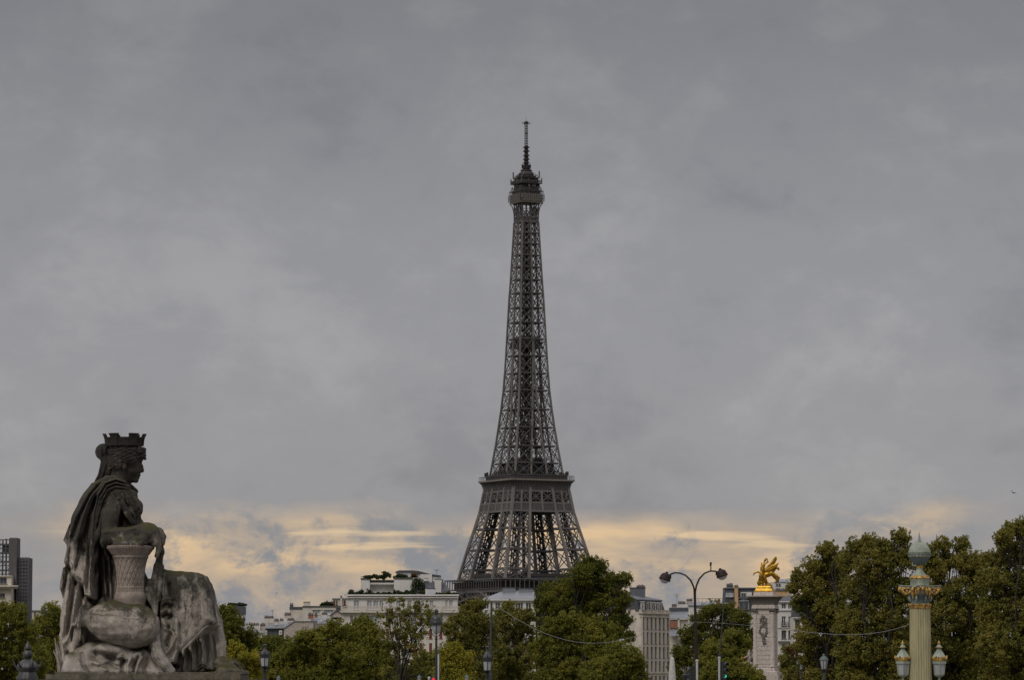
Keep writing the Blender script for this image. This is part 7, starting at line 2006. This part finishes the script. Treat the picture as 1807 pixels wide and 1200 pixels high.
old_lantern('street_lamp', 'black lantern with a pale tiled roof, standing below the thin tall mast', 860, 1140.5, 118, 9.6, (1168.0, 1184.0), group='old six sided lanterns')
def bell_lamp():
    D = 112.0; k = D / F; z = lambda py: ZP(py, D); x = XP(770, D)
    t = thing('street_lamp', 'tall black street lamp with a bell shaped hood over a clear globe', 'street lamp', (x, D, 0))
    mb = MB(); pr = [(10.6, 1103.6), (11.2, 1102), (11.2, 1098.6), (10.6, 1097.6), (10.6, 1095.8), (9.6, 1094.6), (9.4, 1092), (8.0, 1089.4), (5.6, 1087.2), (4.4, 1086.2), (3.2, 1085.4), (3.0, 1080.6), (4.2, 1079.8), (4.2, 1078.6), (2.8, 1077.2), (1.4, 1075.6)]
    mb.lathe([(r * k, z(p)) for r, p in pr], (x, D, 0), 28); mb.build('hood', M_BLACK, t, smooth=35)
    mb = MB(); mb.lathe([(0.5 * k, z(1121.4)), (3.6 * k, z(1119.6)), (6.2 * k, z(1115.6)), (7.6 * k, z(1110)), (8.0 * k, z(1103.8))], (x, D, 0), 24); mb.build('globe', M_GLOBE, t, smooth=60)
    mb = MB()
    for i in range(4):
        a = math.pi / 4 * 0 + math.pi / 2 * i
        c, s_ = math.cos(a), math.sin(a)
        mb.tube([(x + q * k * c, D + q * k * s_, z(p)) for q, p in ((9.8, 1103.4), (10.0, 1110), (8.6, 1117), (5.4, 1121.6), (1.8, 1124.2))], 0.85 * k, 6)
    mb.build('cradle', M_BLACK, t, smooth=50)
    mb = MB(); mb.lathe([(0.17, 0), (0.17, 0.7), (0.11, 0.9), (0.062, 3.4), (1.9 * k, z(1130)), (2.9 * k, z(1129)), (2.9 * k, z(1127.4)), (1.6 * k, z(1126)), (2.2 * k, z(1124)), (1.2 * k, z(1122.6))], (x, D, 0), 16); mb.build('post', M_BLACK, t, smooth=40)
bell_lamp()
def finial_lamp():
    D = 62.0; k = D / F; z = lambda py: ZP(py, D); x = XP(49.5, D)
    t = thing('iron_finial', 'dark cast iron ornament with a pointed bud and fluted bowl at the lower left corner', 'ornamental post', (x, D, 0))
    mb = MB(); pr = [(18.5, 1200), (18, 1196), (15.6, 1190), (14.2, 1186.4), (18.6, 1181.6), (19.4, 1179.4), (18.8, 1177.6), (17.6, 1174), (13.6, 1169.6), (8.8, 1165.8), (5.0, 1163.2), (6.8, 1161.8), (8.6, 1158.4), (8.6, 1155.4), (7.0, 1150.8), (4.0, 1148.2), (3.2, 1147.2), (5.8, 1145.8), (5.8, 1144), (4.8, 1141), (2.2, 1136), (0.3, 1132)]
    mb.lathe([(r * k, z(p)) for r, p in pr], (x, D, 0), 40, rfun=lambda i, zz: 1 + (0.035 * math.cos(math.pi * i / 2) if zz < z(1165) else 0)); mb.build('finial', M_BLACK2, t, smooth=45)
    mb = MB()
    for i in range(6):
        a = math.pi / 3 * i; c, s_ = math.cos(a), math.sin(a)
        mb.tube([(x + q * k * c, D + q * k * s_, z(p)) for q, p in ((18.4, 1180), (22.5, 1176), (24.6, 1170), (26.6, 1163.6))], [1.4 * k, 1.8 * k, 1.2 * k, 0.3 * k], 6)
    mb.build('leaf_scrolls', M_BLACK2, t, smooth=50)
    mb = MB(); mb.lathe([(0.3, 0), (0.3, 0.8), (0.14, 1.0), (0.12, z(1214)), (0.19, z(1199.6))], (x, D, 0), 20); mb.build('post', M_BLACK2, t, smooth=40)
finial_lamp()
def double_lamp():
    D = 232.0; k = D / F; z = lambda py: ZP(py, D)
    x = XP(1227, D)
    t = thing('street_lamp', 'slender brown street lamp with two curved arms and rounded lamp heads', 'street lamp', (x, D, 0))
    mb = MB(); mb.tube([(x + M(1.6, D), D, 0), (x + M(1.4, D), D, z(1180)), (x + M(-0.6, D), D, z(1060)), (x - M(1.6, D), D, z(1040))], [0.115, 0.11, 0.075, 0.062], 12)
    mb.tube([(x + M(4.2, D), D + 0.25, 0), (x + M(3.4, D), D + 0.25, z(1160)), (x + M(0.4, D), D + 0.1, z(1060)), (x - M(-0.4, D), D, z(1042))], [0.06, 0.06, 0.05, 0.05], 8)
    mb.lathe([(2.2 * k, z(1062)), (2.5 * k, z(1060)), (2.2 * k, z(1058))], (x - M(0.4, D), D, 0), 10)
    mb.build('pole', M_BROWN, t, smooth=50)
    for pts, hd, sg in (([(1225.4, 1044), (1224, 1036), (1219, 1025), (1210, 1016), (1200, 1012), (1191, 1011.4), (1183, 1014)], (1173.4, 1021.8), -1), ([(1227, 1044), (1229, 1034), (1234, 1022), (1243, 1012.4), (1253, 1008.4), (1262, 1008.6), (1266, 1010.4)], (1274, 1015.6), 1)):
        mb = MB(); mb.tube([P(a, b_, D) for a, b_ in pts], [0.058] * 3 + [0.05] * 4, 8); arm = mb.build('arm', M_BROWN, t, smooth=60)
        c = P(hd[0], hd[1], D)
        ax = Vector((-sg * 0.30, 0, 0.95)).normalized(); xx = Vector((ax.z, 0, -ax.x)); yy = Vector((0, 1, 0))
        def place(mbx, prof, n=20):
            rg = []
            for r_, h_ in prof: rg.append([c + ax * h_ * k + (xx * math.cos(2 * math.pi * i / n) + yy * math.sin(2 * math.pi * i / n)) * r_ * k for i in range(n)])
            mbx.loft(rg)
        mb = MB(); place(mb, [(9.9, -3.0), (10.4, -1.6), (10.4, -0.4), (9.6, 1.0), (9.2, 4.0), (7.6, 7.4), (4.8, 9.6), (2.6, 10.2), (2.4, 12.0), (1.0, 12.8)])
        mb.tube([c + ax * 9 * k + xx * (-sg) * 3 * k, c + ax * 7 * k - xx * sg * 8.6 * k, c + ax * 2.6 * k - xx * sg * 9.6 * k], 0.05, 6)
        mb.tube([c + ax * 4 * k - xx * sg * 8.2 * k, P(pts[-1][0], pts[-1][1], D)], 0.07, 6)
        head = mb.build('lamp_head', M_BROWN, arm, smooth=45)
        mb = MB(); place(mb, [(0.8, -8.6), (4.2, -7.8), (7.0, -5.8), (8.6, -3.0)]); mb.build('bowl', M_GLOBE, arm, smooth=60)
    mb = MB(); p = P(1254.4, 1008.4, D); mb.tube([p, p + Vector((0, 0, M(12, D)))], 0.04, 6); mb.box((p.x, p.y, p.z + M(13.4, D)), (0.12, 0.12, 0.16)); mb.box((p.x - 0.03, p.y, p.z + M(10.6, D)), (0.09, 0.09, 0.10)); mb.build('sensor', M_BROWN, t)
double_lamp()
def round_dome_lamp(px, top, D, s, label, glass=True, small=False):
    k = D / F; z = lambda py: ZP(py, D); x = XP(px, D)
    t = thing('street_lamp', label, 'street lamp', (x, D, 0))
    mb = MB()
    mb.lathe([(s * 1.08 * k, z(top + 1.55 * s)), (s * 1.05 * k, z(top + 1.4 * s)), (s * 0.85 * k, z(top + 1.0 * s)), (s * 0.5 * k, z(top + 0.66 * s)), (s * 0.3 * k, z(top + 0.55 * s)), (s * 0.34 * k, z(top + 0.3 * s)), (s * 0.22 * k, z(top + 0.12 * s)), (s * 0.06 * k, z(top))], (x, D, 0), 20)
    mb.build('hood', M_VERD_DK if not small else M_BLACK2, t, smooth=40)
    mb = MB(); mb.lathe([(s * 0.62 * k, z(top + 3.6 * s)), (s * 0.95 * k, z(top + 1.6 * s))], (x, D, 0), 12); gl = mb.build('glass', M_GLOBE, t)
    mb = MB()
    for i in range(6):
        a = math.pi / 3 * i + 0.3; mb.beam((x + s * 0.66 * k * math.cos(a), D + s * 0.66 * k * math.sin(a), z(top + 3.6 * s)), (x + s * 0.98 * k * math.cos(a), D + s * 0.98 * k * math.sin(a), z(top + 1.55 * s)), s * 0.12 * k)
    mb.lathe([(s * 0.3 * k, z(top + 4.3 * s)), (s * 0.72 * k, z(top + 3.8 * s)), (s * 0.72 * k, z(top + 3.6 * s))], (x, D, 0), 12); mb.build('lantern_frame', M_BLACK2, gl)
    mb = MB(); mb.lathe([(0.15, 0), (0.14, 0.6), (0.07, 0.8), (0.06, z(top + 4.6 * s)), (0.12, z(top + 4.2 * s))], (x, D, 0), 10); mb.build('post', M_BLACK2, t)
round_dome_lamp(1453.2, 1154.6, 150, 7.4, 'greenish round hooded lamp in front of the right hand trees')
round_dome_lamp(1413.4, 1172.4, 300, 2.7, 'tiny white globed lamp between the pylon and the right hand trees', small=True)
round_dome_lamp(1407, 1164.6, 320, 2.4, 'tiny dark lamp just above the white globed one, by the reddish tree', small=True)
for px, py, lab in ((492, 1192.4, 'small green domed lamp top at the bottom edge, right of the low lantern'), (824, 1190.6, 'small green domed lamp top left of the lantern with the pale roof'), (740, 1191.4, 'small green domed lamp top at the bottom edge, left of the black street lamp')):
    round_dome_lamp(px, py, 230, 3.6, lab)
# ------------------------------------------------------------------ masts, posts and traffic signals
def mast():
    D = 200.0; x = XP(866.5, D)
    t = thing('cable_mast', 'thin grey steel mast holding the left end of the drooping cable', 'mast', (x, D, 0))
    mb = MB(); mb.tube([(x - M(0.8, D), D, 0), (x - M(0.4, D), D, ZP(1130, D)), (x + M(1.0, D), D, ZP(1062, D))], [0.075, 0.065, 0.06], 10); mb.build('pole', M_BLACK2, t, smooth=60)
    mb = MB(); mb.lathe([(0.08, ZP(1063, D)), (0.09, ZP(1062.4, D)), (0.05, ZP(1061, D))], (x + M(1.0, D), D, 0), 10); mb.build('cap', M_BLACK2, t)
mast()
def cables():
    D = 200.0
    def sag(pts, Y0, Y1, n=40):
        out = []
        xs = [p[0] for p in pts]; ys = [p[1] for p in pts]
        co = np.polyfit(xs, ys, min(4, len(pts) - 1))
        for i in range(n + 1):
            x = xs[0] + (xs[-1] - xs[0]) * i / n
            out.append(P(x, float(np.polyval(co, x)), Y0 + (Y1 - Y0) * i / n))
        return out
    t = thing('hanging_cable', 'grey cable drooping from the thin mast across the trees towards the stone block', 'cable', tuple(P(1000, 1134, D)))
    mb = MB(); mb.tube(sag([(867.5, 1064), (901, 1085), (950, 1114), (1005, 1132.5), (1050, 1135), (1100, 1129), (1150, 1115), (1185, 1098)], 200, 190), 0.012, 5); mb.build('wire', M_CABLE, t)
    mb = MB(); p = P(1099, 1129.4, 192.5); mb.box(tuple(p), (0.14, 0.06, 0.07)); mb.box((p.x - 0.14, p.y, p.z - 0.03), (0.06, 0.06, 0.14)); mb.build('fitting', M_POSTG, t)
    t = thing('hanging_cable', 'grey cable drooping across the right hand trees to the green column', 'cable', tuple(P(1480, 1120, 150)))
    mb = MB(); mb.tube(sag([(1185, 1098), (1300, 1103), (1372, 1110), (1448, 1119), (1500, 1121), (1550, 1117), (1606.4, 1102)], 190, 130, 60), [0.007] * 24 + [0.011] * 37, 5); mb.build('wire', M_CABLE, t)
    mb = MB(); p = P(1448, 1119, 152); mb.box(tuple(p), (0.13, 0.05, 0.06)); mb.box((p.x, p.y, p.z - 0.04), (0.05, 0.05, 0.12)); mb.build('fitting', M_POSTG, t)
cables()
def post(name, label, px, top, D, r, m=M_POSTG, base_px=None, cat='post'):
    x = XP(px, D); t = thing(name, label, cat, (x, D, 0))
    x0 = XP(base_px, D) if base_px else x
    mb = MB(); mb.tube([(x0, D, 0), (x, D, ZP(top, D))], r, 12); mb.build('pole', m, t, smooth=60)
    mb = MB(); mb.lathe([(r * 1.15, ZP(top, D)), (r * 1.2, ZP(top, D) + 0.05), (r * 0.5, ZP(top, D) + 0.09)], (x, D, 0), 12); mb.build('cap', M_BLACK2, t)
    return t
post('metal_post', 'plain light grey post standing against the black street lamp', 773.8, 1155, 118, 0.026)
def signal(label, px, top, D, facing, lamp, post_px, post_top, whip=None):
    k = D / F; z = lambda py: ZP(py, D); x = XP(px, D)
    t = thing('traffic_light', label, 'traffic light', (XP(post_px, D), D, 0))
    mb = MB(); mb.tube([(XP(post_px, D), D, 0), (XP(post_px + 0.4, D), D, z(post_top))], 0.055, 10); mb.build('post', M_POSTG, t, smooth=60)
    mb = MB(); x0 = XP(post_px + 0.4, D); mb.lathe([(0.075, z(post_top + 2.6)), (0.075, z(post_top)), (0.03, z(post_top - 0.8))], (x0, D, 0), 10); mb.build('cap', M_POSTG, t)
    fx, fy = math.sin(facing), -math.cos(facing)
    mb = MB(); mb.box((x, D, z(top + 15)), (8 * k, 7 * k, 30 * k), facing); mb.box((x - fx * -0.0, D, z(top + 31.6)), (6 * k, 5 * k, 3 * k), facing)
    hs = mb.build('housing', M_BLACK, t)
    for i, c in enumerate(('red', 'amber', 'green')):
        zc = z(top + 5 + 10 * i); cx, cy = x + fx * 3.6 * k, D + fy * 3.6 * k
        d = Vector((fx, fy, 0)); s_ = Vector((-fy, fx, 0))
        vz = MB(); rg = []
        for o, dn in ((0, 0.0), (3.2, -0.4), (6.0, -1.2)):
            rg.append([Vector((cx, cy, zc)) + d * o * k + s_ * 4.2 * k * math.cos(a) + Vector((0, 0, 4.2 * k * math.sin(a) + dn * k)) for a in [math.radians(q) for q in range(-20, 201, 20)]])
        vs = [v for r_ in rg for v in r_]; n = len(rg[0])
        vz.add(vs, [(j * n + i2, j * n + i2 + 1, (j + 1) * n + i2 + 1, (j + 1) * n + i2) for j in range(2) for i2 in range(n - 1)]); vz.build('visor', M_BLACK, hs)
        on = c == lamp
        lm = MB(); cc = Vector((cx, cy, zc)) + d * 0.5 * k
        ring = [cc + s_ * 3.2 * k * math.cos(a) + Vector((0, 0, 3.2 * k * math.sin(a))) for a in [2 * math.pi * q / 16 for q in range(16)]]
        lm.add(ring + [cc + d * 0.8 * k], [(q, (q + 1) % 16, 16) for q in range(16)])
        mm = SIG[c] if on else SIG['off_' + c]
        lm.build('signal_lamp', mm, hs)
    if whip:
        wb = MB(); wb.tube([P(a, b_, D) for a, b_ in whip], [0.035, 0.03, 0.026, 0.02][:len(whip)], 8); wb.build('mast_rod', M_BLACK2, t, smooth=60)
    return t
SIG = {'green': emit_mat('signal_green', (0.05, 0.75, 0.48), 1.0), 'red': emit_mat('signal_red', (0.9, 0.03, 0.02), 1.0), 'amber': emit_mat('signal_amber', (0.9, 0.4, 0.02), 1.0)}
for c_, v_ in (('green', (0.02, 0.05, 0.035)), ('red', (0.06, 0.012, 0.012)), ('amber', (0.06, 0.035, 0.01))): SIG['off_' + c_] = mat('signal_off_' + c_, v_, 0.3)
signal('traffic light showing green, on a white post with a thin leaning rod', 1276.5, 1168.6, 180, math.radians(38), 'green', 1268.6, 1160.4, whip=((1269.2, 1159.6), (1271, 1140), (1274.5, 1104), (1277, 1066)))
signal('dark traffic light seen from behind, on a white post by the double headed lamp', 1219.5, 1176.8, 170, math.radians(-70), None, 1229.2, 1165.6)
signal('traffic light showing red at the bottom edge, beside the black street lamp', 763.2, 1195.0, 150, math.radians(20), 'red', 757.5, 1196)
mb = MB()
# ------------------------------------------------------------------ small stone obelisk and black urn vase
def obelisk():
    D = 160.0; k = D / F; z = lambda py: ZP(py, D); x = XP(1185.8, D)
    t = thing('stone_obelisk', 'small pale granite obelisk with a rounded tip at the bottom edge', 'obelisk', (x, D, 0))
    mb = MB(); mb.lathe([(9.5 * k, 0.8), (6.6 * k, z(1196)), (5.2 * k, z(1180)), (4.0 * k, z(1165)), (3.2 * k, z(1162.4)), (1.6 * k, z(1160.4)), (0.3 * k, z(1159.8))], (x, D, 0), 24); mb.build('shaft', M_GRAN, t, smooth=40)
    mb = MB(); mb.box((x, D, 0.4), (0.7, 0.7, 0.8)); mb.build('plinth', M_GRAN, t)
    D = 165.0; x = XP(1208.5, D); k = D / F; z = lambda py: ZP(py, D)
    t = thing('iron_vase', 'dark iron vase with dry stalks, between the obelisk and the traffic light', 'vase', (x, D, 0))
    mb = MB(); mb.lathe([(0.16, 0), (0.16, 0.6), (0.09, 0.8), (0.08, z(1204)), (3 * k, z(1199)), (5.6 * k, z(1195.4)), (6.4 * k, z(1192.6)), (5.4 * k, z(1190.4))], (x, D, 0), 16); mb.build('bowl', M_BLACK, t, smooth=40)
    r = random.Random(5); mb = MB()
    for i in range(16):
        a = r.uniform(-1, 1); b_ = r.uniform(-1, 1)
        mb.tube([(x, D, z(1191)), (x + a * 5 * k, D + b_ * 4 * k, z(1184)), (x + (a * 10 - 2) * k, D + b_ * 8 * k, z(r.uniform(1175, 1183)))], [0.014, 0.012, 0.006], 4)
    mb.build('stalks', mat('dry_stalk', (0.16, 0.14, 0.11), 0.9), t)
obelisk()
post('stone_post', 'pale upright stone post under the right hand trees, by the tiny globed lamp', 1422, 1172, 330, 0.12, M_PYLON, cat='post')
def bird(label, px, py, D, w, tilt):
    p = P(px, py, D)
    t = thing('bird', label, 'bird', tuple(p))
    mb = MB()
    mb.loft([[(-w * .28, 0.00, 0.0), (-w * .28, 0.01, 0.01), (-w * .28, 0, 0.02)], [(-w * .05, -0.05, -0.03), (-w * .05, 0.05, -0.03), (-w * .05, 0, 0.05)], [(w * .14, -0.045, -0.02), (w * .14, 0.045, -0.02), (w * .14, 0, 0.055)], [(w * .26, -0.01, 0.0), (w * .26, 0.01, 0.0), (w * .26, 0, 0.012)]])
    bd = mb.build('body', M_BLACK2, t, local=True)
    for s_ in (-1, 1):
        mb = MB(); mb.loft([[(w * .10, 0.02 * s_, 0.01), (-w * .08, 0.02 * s_, 0.01), (0, 0.02 * s_, 0.03)], [(w * .12, 0.3 * s_, 0.14 * tilt), (-w * .06, 0.3 * s_, 0.14 * tilt), (0.02, 0.3 * s_, 0.14 * tilt + 0.015)], [(w * .0, 0.62 * s_, 0.02 * tilt), (-w * .04, 0.62 * s_, 0.02 * tilt), (-0.01, 0.62 * s_, 0.02 * tilt + 0.006)]])
        mb.build('wing', M_BLACK2, t, local=True)
    t.rotation_euler = (0.3, 0.35, 0.5)
bird('dark bird flying high above the right hand trees', 1787.8, 870.6, 330, 0.5, 1.0)
bird('tiny bird flying in the pale sky left of the white apartment block', 488, 1047.5, 700, 0.5, 1.0)
